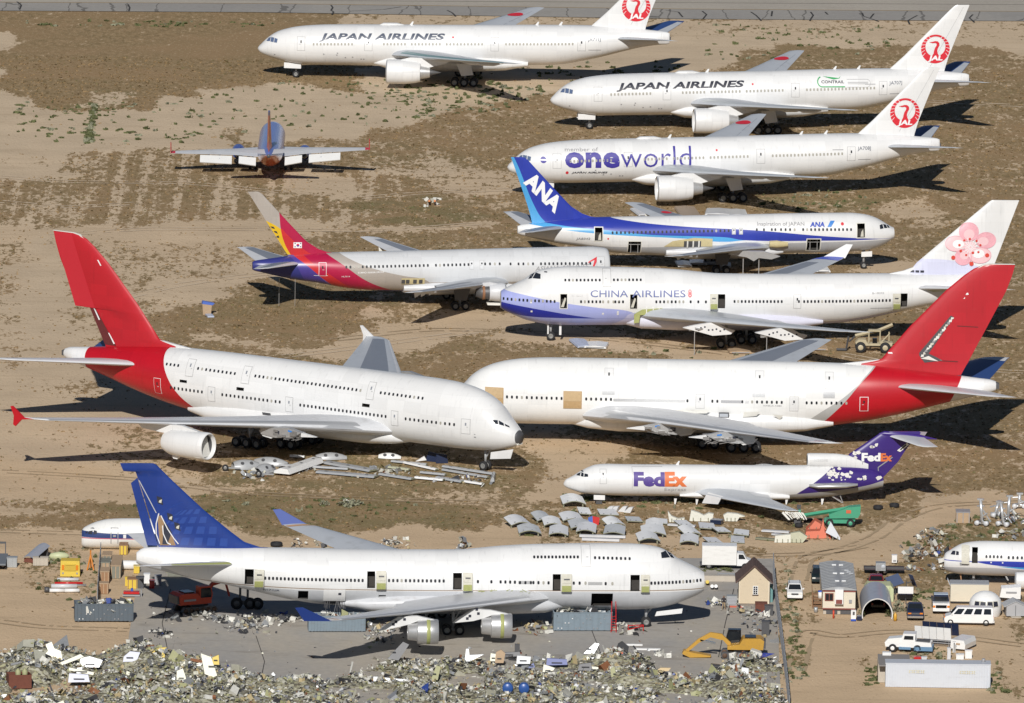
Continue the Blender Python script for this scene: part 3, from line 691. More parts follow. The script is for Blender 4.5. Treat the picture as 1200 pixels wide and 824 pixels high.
P.wdisc('wing_disc', W767, -1, 17.5, .35, .62, M_JRED)
P.loft('belly_fairing', [(16.5, 2.2, 3, 1.4), (19, 1.6, 3.6, 2.4), (23, 1.45, 3.7, 2.75), (29, 1.45, 3.7, 2.75), (33, 1.8, 3.3, 2.2)], M_LGPAINT)
P.loft('ochre_root_fairing', [(16.0, 3.5, 4.1, .1), (17.6, 3.3, 4.35, .45), (18.6, 3.4, 4.3, .6)], M_OCHRE, 0, 2.45)
P.decal('ochre_skin', [[(26.6, 3.5), (33.4, 3.5), (32.2, 4.3), (29.2, 4.75), (26.6, 4.62)]], M_OCHRE, .06); P.rect('torn_skin', 28.2, 30.6, 3.5, 4.3, M_DKMETAL, .09)
for k, x in enumerate((28.4, 29.2, 30.0)): P.rect('frame_rib', x, x+.2, 3.4, 4.35, M_STAIN, .16, dx=0)
for sd in (-1, 1):   # pylon stubs where the engines hung
    P.sprism('pylon_stub', [(17.8, 3.0), (20.2, 3.75), (24.5, 3.8), (25, 3.3), (22.5, 2.9), (21.5, 2.35), (20.8, 2.8), (19, 2.6)], sd*7.9-.3, sd*7.9+.3, M_METAL)
    P.gear(25.6, sd*4.6, 3.0, (-.7, .7), .56, .4, .55, 'main_gear', [([(24.3, 3.0), (26.6, 3.0), (26.4, 1.4), (24.8, 1.4)], .8)], dm=M_DKMETAL)
    for q in (11.5, 15, 18.5):
        n, xl, xt, zl, zt, th = P.wsec(W767, q); P.sprism('flap_bracket', [(xt-1.0, zt-.1), (xt, zt-.1), (xt-.2, zt-.7), (xt-.5, zt-.6)], sd*q-.08, sd*q+.08, M_STAIN)
P.gear(5.0, 0, 2.6, (0,), .46, .3, .34, 'nose_gear', [([(3.9, 2.5), (5.4, 2.4), (5.4, 1.7), (3.9, 1.75)], .6)])
for x in (22.9, 20.7): 
    bm = bmesh.new(); add_bar(bm, P.v(x, 7.6, 0), P.v(x, 7.6, 3.2), .07, 6); bmobj('support_post', bm, M_METAL, P.root)
P.decal('windscreen', [[(2.48, 5.86), (3.0, 5.8), (3.05, 6.3), (2.62, 6.42)], [(1.9, 5.86), (2.38, 5.88), (2.5, 6.4), (2.08, 6.26)], [(1.5, 5.84), (1.82, 5.88), (1.98, 6.22), (1.68, 6.1)]], M_GLASS, .02, dz=.12, dx=.2)
for t, n in (((7.17, 5.85, 13.9, 5.86), 13), ((15.1, 5.86, 17, 5.86), 4), ((17.8, 5.86, 18.3, 5.86), 2)): P.windows(t[0], t[2], n, t[1], t[3])
for x in (19.4, 20.4): P.windows(x, x, 1, 5.85)
P.windows(24.35, 40.6, 29, 5.72, 5.45)
for x in (22.35, 23.35): P.door(x, x+.55, 5.2, 6.1, M_LGPAINT, name='overwing_exit', t=.1)
P.text('airline_title', 'ANA', (12.95, 6.2), (-2.1, 0), (-.12, .68), mat('lettering_royal_blue', (.03, .07, .42), .4), bold=.045)
P.decal('title_slash', [[(10.5, 6.2), (9.95, 6.2), (9.4, 7.0), (10.0, 7.0)]], mat('lettering_sky_blue', (.05, .22, .6), .4), .03)
P.text('slogan', 'Inspiration of JAPAN', (20.3, 6.38), (-6.6, 0), (0, .5), M_LGREY, bold=.008)
P.decal('red_spot', [arc(8.36, 6.6, .22, 0, 360, 14)[:-1]], M_JRED); P.decal('red_spot', [arc(41.2, 4.6, .13, 0, 360, 10)[:-1]], M_JRED)
P.text('registration', 'JA8342', (45.65, 4.4), (-1.95, .02), (-.1, .34), M_LGREY, bold=.02)
# fin lettering runs down the fin: read direction follows the leading edge
P.text('fin_letters', 'ANA', (53.0, 12.15), (-4.5, -4.35), (-1.3, 1.9), M_WLET, .06, True, bold=.05)

# ------------------------------------------------------------------ grey, red and violet twin jet with its nose cut off (faces right)
PE = (1, 17.51, 41.90, .13957)
GREY = (.40, .36, .32, 1); MAG = (.42, .012, .06, 1); RD = (.56, .03, .035, 1); VIO = (.07, .05, .27, 1); MAU = (.16, .10, .36, 1); YEL = (.70, .45, .02, 1); DVIO = (.035, .04, .2, 1)
lv = livery('swoosh_paint', (.62, .63, .64, 1), [
    (GREY, ('below', [(29.5, 3.4), (30.3, 3.85), (33, 4.35), (35.9, 5.0), (39.5, 6.2), (42.6, 7.9), (54, 20)])),
    (MAG, ('below', [(34.6, 2.2), (37.95, 3.55), (41.5, 5.94), (44.36, 7.75), (54, 14)])),
    (RD, ('below', [(38, 1.8), (40.2, 2.6), (43, 4.4), (46.2, 6.6), (47.2, 7.6), (54, 14)])),
    (MAU, ('below', [(42, 2.2), (42.8, 2.9), (45.0, 4.6), (47, 6.2), (48.6, 7.1), (54, 10)])),
    (VIO, ('below', [(42.6, 2.2), (43.4, 3.1), (46.1, 5.6), (47.8, 6.8), (54, 11)])),
    (DVIO, ('below', [(44.5, 2.2), (46.4, 3.5), (48.6, 6.95), (54, 9)])),
])
lvf = livery('swoosh_fin_paint', GREY, [
    (YEL, ('below', [(48.0, 8.2), (49.7, 10.45), (51.85, 11.75), (53, 12.3)]), ),
    (MAG, ('above', [(44, 0), (48.3, 6.85), (49.3, 8.7), (49.8, 10.5), (50.05, 12.8), (51, 20)])),
    (RD, ('above', [(44, 0), (48.3, 6.85), (49.3, 8.7), (49.8, 10.5), (50.05, 12.8), (51, 20)]), ('below', [(44, 6.2), (46.8, 7.9), (48.4, 9.3), (50, 11)])),
    (MAU, ('below', [(46.0, 6.6), (48.3, 7.0), (52, 7.0)])),
], rough=.35)
P = Plane('airplane', 'light grey twin jet with its nose cut off, tail swept in red, yellow and violet', PE, [t for t in T767 if t[0] > 4.2], 'stripped twin jets facing right')
P.tab = [(4.6, 2.62, 7.3, 2.2, 0), (4.75, 2.55, 7.5, 2.3, 0)]+P.tab
P.fuselage(lv, capm=M_DKMETAL)
P.fin([(6.3, 43.6, 48.25), (7.0, 44.3, 48.8), (7.8, 45.1, 49.35), (9.1, 46.5, 50.15), (11.4, 48.7, 51.65), (15.3, 52.3, 54.1), (15.65, 52.75, 54.35), (15.76, 53.0, 54.4)], lvf, .09)
P.sprism('dorsal_fillet', [(42.2, 7.2), (43.6, 7.2), (46.0, 7.2), (46.2, 8.8), (44.6, 7.78), (43.4, 7.36)], -.12, .12, lvf); tail767(P, M_LGPAINT)
WE = W767
for sd in (-1, 1):
    P.wing('wing', WE, M_LGPAINT if sd == -1 else M_WING, sd)
    P.wpatch('wing_panel', WE, sd, 8.5, 22, .2, .6, M_WINGD, .012)
    P.wpatch('leading_edge_slat', WE, sd, 3.5, 23, 0, .1, M_SLAT, .014)
    for q in (12.5, 16, 19):
        n, xl, xt, zl, zt, th = P.wsec(WE, q); P.sprism('flap_bracket', [(xt-1.2, zt-.1), (xt, zt-.1), (xt-.1, zt-.9), (xt-.5, zt-.7)], sd*q-.09, sd*q+.09, M_STAIN)
    P.gear(25.6, sd*4.6, 3.0, (-.7, .7), .56, .4, .55, 'main_gear', [([(24.3, 3.0), (26.6, 3.0), (26.4, 1.4), (24.8, 1.4)], .8)], dm=M_DKMETAL)
P.wpatch('aileron_gap', WE, -1, 12.2, 13.0, .6, 1, M_WINGD, .02)
P.loft('belly_fairing', [(16.5, 2.2, 3, 1.4), (19, 1.6, 3.6, 2.4), (23, 1.45, 3.7, 2.75), (29, 1.45, 3.7, 2.75), (33, 1.8, 3.3, 2.2)], M_LGPAINT)
e = P.engine(7.9, 19.8, 2.9, 1.25, 2.3, M_LGPAINT, core=False, pylon=[(19.9, 3.9), (22, 4.35), (25, 4.0), (24.5, 3.4), (21.8, 3.3)], r2=.92)
bm = bmesh.new(); add_lathe(bm, [(21.9, .95), (23.0, .9), (23.9, .62), (23.9, .3)], 'X', 20, P.v(0, 7.9, 2.9)); bmobj('engine_core', bm, M_DKMETAL, e)
bm = bmesh.new(); add_lathe(bm, [(22.7, .98), (23.0, 1.0), (23.05, .9)], 'X', 20, P.v(0, 7.9, 2.9)); bmobj('fan_case_ring', bm, mat('rust_ring', (.25, .12, .06), .6), e)
P.sprism('hanging_cowl', [(20.2, 1.45), (22.4, 1.5), (22.3, 1.2), (20.6, 1.15)], 7.5, 8.3, M_STAIN, e)
P.rect('torn_skin', 30.2, 33.4, 3.2, 4.05, M_OCHRE, .06)
for x in (30.5, 31.3, 32.3, 32.9): P.rect('torn_hole', x, x+.5, 3.3, 3.85, M_DKMETAL, .09, dx=0)
P.windows(24.2, 41.0, 31, 5.85, 5.6, skip=(9,)); P.windows(19.9, 21.9, 4, 5.92); P.windows(15.3, 17.3, 4, 5.9); P.windows(7.4, 14.2, 13, 5.9); P.windows(18.4, 18.4, 1, 5.9)
for x in (22.35, 23.75): P.door(x-.3, x+.3, 5.2, 6.4, mat('swoosh_door', (.62, .63, .64), .35), name='overwing_exit', t=.05); 
P.door(5.35, 6.5, 4.9, 6.75, mat('swoosh_door', (.62, .63, .64), .35))
d = P.door(43.7, 44.75, 4.35, 6.2, mat('swoosh_red_door', MAG, .35), seam=M_WLET, t=.06)
P.text('airline_title', 'ASIANA AIRLINES', (15.0, 4.95), (-7.3, .3), (-.15, .62), M_LGREY, bold=.01)
P.decal('bird_mark', [[(7.75, 5.9), (7.6, 6.15), (6.45, 6.75), (6.6, 6.45)], [(6.45, 6.75), (6.75, 6.5), (7.1, 5.35), (6.9, 5.35), (6.5, 6.1)]], M_JRED, .03)
f = P.rect('flag', 46.9, 48.05, 7.95, 8.75, M_WLET, .05, fin=True)
P.decal('flag_disc', [arc(47.45, 8.35, .2, 0, 180, 8)], M_JRED, .07, f, fin=True, dz=0); P.decal('flag_disc', [arc(47.45, 8.35, .2, 180, 360, 8)], M_OWBLUE, .07, f, fin=True, dz=0)
for x, z in ((47.0, 8.55), (47.75, 8.55), (47.0, 8.08), (47.75, 8.08)): P.rect('flag_bars', x, x+.16, z, z+.12, M_INK, .07, f, fin=True)
P.text('group_lettering', 'KUMHO ASIANA GROUP', (39.4, 4.72), (-3.6, .1), (0, .24), M_WLET, bold=.01); P.text('registration', 'HL7514', (41.6, 4.2), (-1.1, .03), (0, .2), M_WLET)
P.rect('small_print', 43.5, 45.4, 4.38, 4.44, M_WLET)
P.decal('fin_notches', [[(51.25, 10.95), (50.8, 10.9), (50.6, 10.6), (51.0, 10.7)], [(50.8, 10.3), (50.4, 10.3), (50.2, 9.95), (50.6, 10.1)], [(50.4, 9.6), (50.1, 9.7), (50.0, 9.35), (50.3, 9.4)]], M_INK, .05, fin=True)
for x in (47.8, 50.0):
    bm = bmesh.new(); add_bar(bm, P.v(x, .6, 0), P.v(x, .6, 3.9), .03, 5); bmobj('tail_prop', bm, M_METAL, P.root)
# ------------------------------------------------------------------ jumbos
W747 = [(0, 17.0, 36.5, 3.6, 3.3, 2.0), (3.25, 20.1, 36.8, 3.9, 3.5, 1.8), (11.7, 28.2, 38.2, 4.6, 4.35, 1.0), (20.8, 36.9, 43.6, 5.4, 5.25, .6), (30.5, 46.0, 49.6, 6.4, 6.35, .25), (31.1, 47.0, 50.0, 6.5, 6.48, .18)]
def tail747(P, mats, n1=11.0):
    for sd in (-1, 1):
        S = [(.6, 55.5, 65.6, 7.5, 7.3, .85), (2.2, 57.2, 66.0, 7.7, 7.5, .7), (n1-.4, 66.0, 69.3, 9.0, 8.95, .2), (n1, 67.2, 69.6, 9.05, 9.02, .08)]
        P.wing('tailplane', S, mats[0 if sd == 1 else 1], sd); P.wpatch('elevator', S, sd, 2.4, n1-.6, .7, .985, M_LGPAINT, .012)
def winglet(P, W, sd, m, mt=None):
    n, xl, xt, zl, zt, th = W[-1]
    bm = bmesh.new(); add_prism(bm, [(xl-.2, 0), (xt+.05, 0), (xt+1.15, 1.75), (xt+.25, 1.8)], -.07, .07, lambda u, v, h: P.v(u, sd*(n-.05+v*.55+h), zl-.1+v))
    return bmobj('winglet', bm, m, P.root)
def cock747(P, m=M_GLASS):
    P.decal('windscreen', [[(5.25, 8.62), (6.3, 8.62), (6.35, 9.18), (5.75, 9.26)], [(4.72, 8.45), (5.15, 8.6), (5.6, 9.2), (5.02, 8.86)]], m, .02, dz=.12, dx=.2)
# ---- lilac striped jumbo (faces left)
PF = (-1, -2.72, 9.45, .05689)
LIL = (.36, .40, .72, 1); NAVY = (.02, .03, .30, 1)
lv = livery('lilac_paint', WHITE, [
    (LIL, ('below', [(1.0, 7.0), (4, 6.55), (8.9, 5.65), (14, 4.95), (18.3, 4.45), (19.2, 3.9), (20.4, 2.7)])),
    ((.52, .53, .76, 1), ('below', [(15.4, 2.0), (17.6, 3.3), (19.2, 4.25), (24, 2.6), (30, 2.6), (45, 3.0), (50, 3.7), (54, 4.4)])),
    (NAVY, ('below', [(1.0, 5.42), (4, 4.95), (7.65, 4.36), (10.6, 3.85), (13.8, 3.4)]), ('above', [(1.0, 3.8), (2.4, 3.75), (5.2, 3.5), (8, 3.42), (13.8, 3.38)])),
])
lvf = livery('lilac_fin_paint', WHITE, [((.62, .63, .78, 1), ('below', [(55, 11.2), (60, 11.4), (64, 10.8), (68, 9.6)]))])
P = Plane('airplane', 'white jumbo jet with lilac and navy nose stripes and a pink blossom on its tail', PF, T747, 'jumbo jets')
for a, b, c, d in ((8.95, 9.85, 4.85, 6.75), (18.35, 19.3, 4.85, 6.8)): P.recess(a, b, c, d, name='open_doorway')
P.open_door(30.2, 31.15, 4.98, 6.88, (29.1, 30.15)); P.open_door(54.85, 55.8, 5.15, 7.05, (53.75, 54.8))
P.fuselage(lv, capm=M_STAIN)
for f in P.later: f()
for a, b, c in ((8.95, 9.85, 4.85), (18.35, 19.3, 4.85)):
    t = .1; d = c+1.92
    P.decal('door_frame', [[(a-t, c-t), (b+t, c-t), (b+t, c), (a-t, c)], [(a-t, d), (b+t, d), (b+t, d+t), (a-t, d+t)], [(a-t, c), (a, c), (a, d), (a-t, d)], [(b, c), (b+t, c), (b+t, d), (b, d)]], M_STAIN, .03)
    P.sprism('hanging_panel', [(a+.1, c+.1), (a+.5, c+.1), (a+.8, c+1.3), (a+.6, c+1.4)], 2.75, 2.85, M_DOORIN)
cock747(P); tail747(P, (M_LGPAINT, M_LGPAINT))
P.loft('tailplane_root_primer', [(58.6, 7.35, 7.6, .3), (59.3, 7.25, 7.75, .6), (61.5, 7.35, 7.75, .6)], M_PRIMER, 0, 1.9)
P.fin([(8.6, 55.2, 66.9), (9.4, 56.0, 67.2), (10.9, 57.2, 67.75), (19.2, 66.75, 70.75), (19.45, 67.1, 70.85)], lvf, .085)
P.sprism('dorsal_fillet', [(52.8, 9.2), (56.6, 9.1), (57.0, 10.35), (55.4, 9.75)], -.15, .15, M_WHITE)
for x in (56.35, 57.0, 57.65): P.rect('fin_root_vent', x, x+.5, 9.55, 9.85, M_INK, .03, fin=True, dx=0)
M_PINK = mat('petal_pink', (.74, .38, .43), .45, 0, .35, 1.0); M_PALEP = mat('petal_pale_pink', (.78, .52, .54), .45, 0, .1); M_CORAL = mat('petal_coral', (.62, .06, .04), .45, 0, .1)
cx, cz = 64.35, 13.15; fl = None
for k, (dx, dz, rx, rz, m) in enumerate(((-.25, 2.0, 1.32, 1.28, M_PINK), (2.1, .85, 1.35, 1.1, M_PINK), (-2.0, .4, 1.4, 1.05, M_PALEP), (-.95, -1.45, 1.15, 1.1, M_PINK), (1.35, -1.2, 1.5, 1.1, M_PALEP))):
    o = P.decal('petal', [arc(cx+dx, cz+dz, rx, 0, 360, 26, rz)[:-1]], m, .05+.006*k, fl, fin=True, dz=.5)
    P.decal('petal_rim', strip(arc(cx+dx, cz+dz, rx+.03, 0, 360, 26, rz+.03), arc(cx+dx, cz+dz, rx-.05, 0, 360, 26, rz-.05)), M_CORAL if k == 9 else M_PINK, .085+.003*k, o, fin=True, dz=.5)
    P.decal('petal_blush', [arc(cx+dx*.82, cz+dz*.82, rx*.55, 0, 360, 18, rz*.55)[:-1]], M_PALEP if m is M_PINK else M_WLET, .083+.003*k, o, fin=True, dz=.5)
    fl = fl or o
P.decal('blossom_centre', [arc(cx, cz-.1, .8, 0, 360, 20)[:-1]], M_PALEP, .115, fl, fin=True)
for k in range(14):
    a = R(k*360/14+8); r0, r1 = .15, 1.0+.35*((k*5) % 3)/2; w_ = .035
    p = lambda r, q: (cx+r*math.cos(a)-q*math.sin(a), cz-.1+r*math.sin(a)+q*math.cos(a))
    P.decal('stamen', [[p(r0, -w_), p(r1, -w_), p(r1, w_), p(r0, w_)]], M_WLET, .13, fl, fin=True, dz=0)
for dx, dz, rr in ((-1.5, .2, .22), (-.85, .85, .2), (-.1, 1.05, .2), (.8, .8, .2), (1.35, .2, .2), (.35, -.85, .24), (-.55, -1.15, .2), (1.1, -.75, .2), (-1.3, -.6, .24), (-2.3, -1.5, .36), (2.3, -1.2, .36), (.2, -2.35, .38)):
    P.decal('blossom_tip', [arc(cx+dx, cz+dz, rr*.8, 0, 360, 10)[:-1]], M_CORAL, .14, fl, fin=True, dz=0)
W = W747
lw = [W[0], W[1], W[2], W[3], (28.9, 44.5, 48.8, 6.2, 6.15, .28), (29.6, 45.6, 49.0, 6.3, 6.25, .15)]
for sd in (-1, 1):
    Q = W if sd == -1 else lw
    P.wing('wing', Q, M_WING, sd); P.wpatch('wing_panel', Q, sd, 9, 28, .2, .58, M_WINGD if sd == -1 else M_WING, .012)
    if sd == -1: P.wpatch('leading_edge_slat', Q, sd, 5, 28.5, 0, .09, M_SLAT, .014)
winglet(P, W, -1, M_WHITE); P.wpatch('lilac_wing_tip', W, -1, 29.6, 31.05, .02, .98, mat('lilac_print', (.10, .14, .55), .4), .03)
P.loft('belly_fairing', [(17.6, 2.3, 3.6, 1.6), (20, 1.75, 4.3, 3.0), (25, 1.55, 4.6, 3.6), (37, 1.6, 4.6, 3.6), (41, 1.9, 4.2, 3.3), (44.5, 2.5, 3.6, 2.2)], mat('lilac_belly', (.60, .60, .70), .4, 0, .1))
P.sprism('open_root_bay', [(18.9, 2.9), (19.6, 3.0), (19.7, 4.0), (22.8, 4.3), (22.7, 4.95), (20.0, 4.75), (18.9, 4.1)], 3.15, 3.42, M_PRIMER)
for x in (20.5, 21.4, 22.2): P.sprism('bay_rib', [(x, 4.0), (x+.12, 4.0), (x+.12, 5.0), (x, 5.0)], 3.2, 3.5, M_STAIN)
for sd in (-1, 1):
    for q, x0, zb in ((11.7, 24.9, 3.0), (20.8, 33.9, 3.9)):
        n, xl, xt, zl, zt, th = P.wsec(W, q)
        e = P.sprism('pylon', [(x0, zb+.75), (x0+1.5, zb+1.1), (x0+4.4, zb+1.6), (x0+5.9, zb+.7), (x0+7.0, zb+.4), (x0+6.4, zb-.1), (x0+4, zb-.3), (x0+2.2, zb+.2)], sd*q-.3, sd*q+.3, M_WHITE)
        for k in range(8):
            hx, hz = x0+1.9+.52*k, zb+.55+.3*((k*7) % 3)/2+.1*math.sin(k)-.03*k
            bm = bmesh.new(); bm.faces.new([bm.verts.new(P.v(hx+.13*math.cos(t*.785), sd*q+.315, hz+.13*math.sin(t*.785))) for t in range(8)]); bmobj('lightening_hole', bm, M_INK, e, norm=False)
        bm = bmesh.new()
        for k in range(7): add_box(bm, P.v(x0+.9+random.random()*2.6, sd*q+random.uniform(-.4, .4), zb+.2+random.random()*.5), (random.uniform(.3, .9), .3, random.uniform(.15, .4)), random.random())
        bmobj('engine_mount', bm, M_METAL, e)
        if sd == 1:
            bm = bmesh.new(); add_bar(bm, P.v(x0+1.6, q, 0), P.v(x0+1.6, q, zb+.5), .06, 6); bmobj('support_post', bm, M_METAL, e)
    for q, x in ((1.95, 34.2), (5.5, 31.2)):
        P.gear(x, sd*q, 3.0, (-.75, .75), .6, .45, .55, 'main_gear')
for a, b in ((5.5, 11.5), (12.5, 17)):
    P.wpatch('trailing_flap', W, 1, a, b, .86, 1.06, M_LGPAINT, -.1, lower=True)
P.gear(7.9, 0, 2.5, (0,), .6, .4, .42, 'nose_gear', [([(7.4, 2.3), (7.6, 2.3), (7.6, .9), (7.4, .9)], .6), ([(9.0, 2.3), (9.3, 2.3), (9.3, .8), (9.0, .8)], .7)])
P.windows(1.4, 8.17, 14, 5.88, 5.78); P.windows(11.73, 17.38, 12, 5.78, 5.79, skip=(6, 7, 8)); P.windows(14.7, 16.8, 4, 5.78, m=M_SHADE); P.windows(21.87, 25.51, 8, 5.82, 5.84); P.windows(26.5, 28.55, 3, 5.85)
P.windows(32.41, 38.77, 14, 5.93, 5.96); P.windows(41.09, 41.09, 1, 5.98); P.windows(41.8, 53.4, 25, 5.98, 6.13)
P.windows(9.62, 14.25, 10, 8.55, 8.58); P.windows(16.17, 19.78, 8, 8.62, 8.64)
P.door(14.65, 15.8, 7.75, 9.95, M_WHITE, name='upper_door', win=False); P.door(40.35, 41.4, 5.0, 6.95, M_WHITE)
M_CHINA = mat('lettering_dusk_blue', (.10, .13, .32), .45, 0, .06)
P.text('airline_title', 'CHINA', (13.0, 6.4), (5.05, .02), (0, .95), M_CHINA, bold=.004); P.text('airline_title', 'AIRLINES', (18.6, 6.42), (7.2, .04), (0, .95), M_CHINA, bold=.004)
b = P.decal('title_badge', [arc(26.4, 6.95, .3, 0, 360, 18, .52)[:-1]], M_JRED); P.decal('badge_ring', strip(arc(26.4, 6.95, .2, 0, 360, 14, .38), arc(26.4, 6.95, .14, 0, 360, 14, .3)), M_WLET, .04, b)
P.text('registration', 'B-18202', (51.0, 7.0), (1.6, .02), (0, .25), M_LGREY); P.text('old_registration', 'B-18203', (10.45, 6.45), (1.5, 0), (0, .26), mat('faded_lettering', (.62, .62, .62), .5))
P.rect('small_print', 50.8, 53.7, 5.0, 5.07, M_LGREY); P.rect('roof_hatch', 6.85, 7.25, 9.38, 9.5, M_INK)
for x, z in ((4.9, 5.45), (5.0, 4.2), (14.6, 4.0), (16.6, 3.95), (16.6, 4.25)): P.rect('service_panel', x, x+.25, z, z+.25, M_STAIN, .02, dx=0)
# ---- plain white jumbo with a blue fin (faces right)
PJ = (1, 24.32, -195.08, .06111)
LG = (.55, .565, .59, 1)
lv = livery('two_tone_paint', WHITE, [(LG, ('below', [(1, 4.72), (20, 4.72), (40, 4.72), (57, 5.05), (66, 7.2), (69, 8)])),
    ((.28, .19, .12, 1), ('below', [(1, 5.0), (20, 4.92), (39, 4.9), (57, 5.28), (60, 5.6)]), ('above', [(1, 4.9), (20, 4.82), (39, 4.8), (57, 5.18), (60, 5.5)]))])
UB = (.016, .044, .225, 1); UL = (.026, .065, .275, 1); UG = (.019, .051, .245, 1)
P = Plane('airplane', 'white jumbo jet with a blue globe tail being broken up on the concrete', PJ, T747, 'jumbo jets')
P.open_door(8.95, 10.05, 4.85, 6.8, (7.8, 8.85)); P.open_door(18.35, 19.3, 4.88, 6.85, (17.05, 18.3)); P.open_door(30.1, 31.15, 4.95, 6.95, (28.85, 30.0)); P.open_door(40.4, 41.35, 5.1, 7.1, (39.1, 40.3)); P.open_door(54.8, 55.85, 5.3, 7.2, (53.55, 54.7))
for a, b, c, d, dp in ((12.1, 14.65, 2.9, 4.55, 2.5), (48.3, 49.5, 3.55, 4.65, 1.2), (39.1, 39.95, 2.95, 4.2, .8)): P.recess(a, b, c, d, depth=dp, name='cargo_doorway')
P.fuselage(lv)
for f in P.later: f()
cock747(P)
P.slab('cargo_door', 43.9, 46.5, 3.55, 4.95, .12, .1, M_WHITE); P.rect('torn_skin', 44.1, 46.3, 2.95, 3.5, M_DKMETAL, .05)
P.rect('latch_hole', 44.4, 44.75, 4.35, 4.6, M_INK, .25, dx=0)
bm = bmesh.new()
for k in range(16):
    x = random.uniform(44, 46.4); add_bar(bm, P.v(x, 3.25, 3.5), P.v(x+random.uniform(-.3, .3), 3.3+random.random()*.3, 2.2+random.random()*.6), .04, 4)
bmobj('hanging_cables', bm, M_DKMETAL, P.root)
# fin with a notched rudder
lvf = livery('globe_blue_paint', UB, rough=.28)
fs = [(8.9, 54.0, 66.2), (9.4, 54.6, 66.0), (10.1, 55.95, 66.2), (11.2, 57.4, 66.5), (13.83, 60.67, 67.35), (17.3, 64.39, 68.45), (18.4, 65.5, 68.85)]
P.fin(fs+[(18.5, 65.6, 70.3), (19.3, 66.4, 70.65), (19.46, 66.75, 70.7)], lvf, .08, sub=2)
P.sprism('rudder', [(66.1, 9.55), (67.4, 9.6), (69.4, 17.05), (68.62, 17.7), (66.9, 12.0)], -.14, .14, lvf)
P.sprism('dorsal_fillet', [(51.5, 9.25), (56, 9.2), (55.95, 10.05), (53.98, 9.4)], -.12, .12, lvf)
M_GLOBE = mat('globe_print', UL, .3, 0, .1); M_GLOBE2 = mat('globe_disc_print', UG, .3, 0, .05)
gcx, gcz, gr = 61.4, 9.0, 6.2
fo = lambda z: P.wsec([(a, b, c) for a, b, c in fs], z)
def infin(x, z): q = fo(z); return z > 9.45 and q[1]+.12 < x < q[2]-.9
dd = [(gcx+gr*math.cos(R(a)), gcz+gr*math.sin(R(a))) for a in range(4, 177, 4)]
disc = []
for z in np.arange(9.45, 15.2, .45):
    q, q2 = fo(z), fo(z+.45); h0 = math.sqrt(max(0, gr**2-(z-gcz)**2)); h1 = math.sqrt(max(0, gr**2-(z+.45-gcz)**2))
    x0, x1 = max(q[1]+.1, gcx-h0), min(q[2]-.3, gcx+h0); y0, y1 = max(q2[1]+.1, gcx-h1), min(q2[2]-.3, gcx+h1)
    if x1 > x0 and y1 > y0: disc.append([(x0, z), (x1, z), (y1, z+.45), (y0, z+.45)])
gl = P.decal('globe', disc, M_GLOBE2, .02, fin=True, dz=0, dx=0)
cells = []
for k, lat in enumerate((6, 20, 34, 48, 62)):
    for lon in range(-78, 78, 15):
        def pt(la, lo):
            return (gcx-1.2*math.sin(R(la))+gr*math.cos(R(la))*math.sin(R(lo)), gcz+gr*math.sin(R(la))*.96-.35*gr*math.cos(R(la))*(1-math.cos(R(lo)))*.3)
        q = [pt(lat, lon), pt(lat, lon+9.5), pt(lat+9.5, lon+9.5), pt(lat+9.5, lon)]
        if all(infin(*c) for c in q): cells.append(q)
P.decal('globe_grid', cells, M_GLOBE, .035, gl, fin=True, dz=0, dx=0)
M_TAN = mat('exposed_tan_skin', (.30, .19, .10), .6, 0, .3)
P.decal('opened_rudder_bay', [[(65.9, 13.2), (66.2, 13.1), (65.9, 9.6), (64.0, 9.6), (64.5, 10.9), (65.2, 12.2)]], M_TAN, .05, fin=True)
P.decal('opened_rudder_bay', [[(65.4, 12.6), (64.5, 11.2), (65.0, 9.7), (65.6, 9.7)]], M_INK, .06, fin=True)
for pts in ([(66.05, 13.45), (66.35, 12.2), (66.35, 11), (65.9, 9.8)], [(65.8, 13.2), (65.0, 11.6), (64.2, 10.4), (63.7, 9.8)], [(65.6, 12.0), (65.5, 11.0), (65.0, 9.9), (64.6, 9.7)]):
    bm = bmesh.new()
    for a, b in zip(pts, pts[1:]): add_bar(bm, P.finpt(*a, .12), P.finpt(*b, .12), .07, 5)
    bmobj('white_cable', bm, M_WLET, P.root)
for x, z in ((65.9, 15.0), (64.65, 13.0), (63.8, 11.9)):
    a = P.decal('hinge_opening', [[(x-.35, z-.55), (x+.3, z-.3), (x+.45, z+.55), (x-.2, z+.35)]], M_INK, .06, fin=True)
    P.decal('hinge_plate', [[(x-.12, z-.3), (x+.2, z-.2), (x+.1, z+.05), (x-.2, z+.15)]], M_DOORIN, .08, a, fin=True)
P.decal('rudder_hinge_line', [[(66.3, 13.5), (66.42, 13.5), (68.5, 17.4), (68.38, 17.4)]], M_SEAM, .06, fin=True)
tail747(P, (M_LGPAINT, M_LGPAINT), 10.6)
P.wpatch('tailplane_primer', [(.6, 55.5, 65.6, 7.5, 7.3, .85), (2.2, 57.2, 66.0, 7.7, 7.5, .7), (10.2, 66.0, 69.3, 9.0, 8.95, .2)], 1, 2.4, 9, 0, .06, M_PRIMER, .03)
for sd in (-1, 1):
    P.wing('wing', W, M_WING if sd == -1 else M_LGPAINT, sd)
    P.wpatch('leading_edge_slat', W, sd, 5, 30, 0, .08, M_SLAT, .014)
winglet(P, W, -1, mat('blue_winglet', (.02, .055, .27), .5)); winglet(P, W, 1, mat('blue_winglet', (.02, .055, .27), .5))
for sd in (-1, 1): P.wpatch('orange_tip_stripe', W, sd, 30.2, 30.7, .02, .98, mat('tan_stripe', (.50, .30, .15), .4), .03)
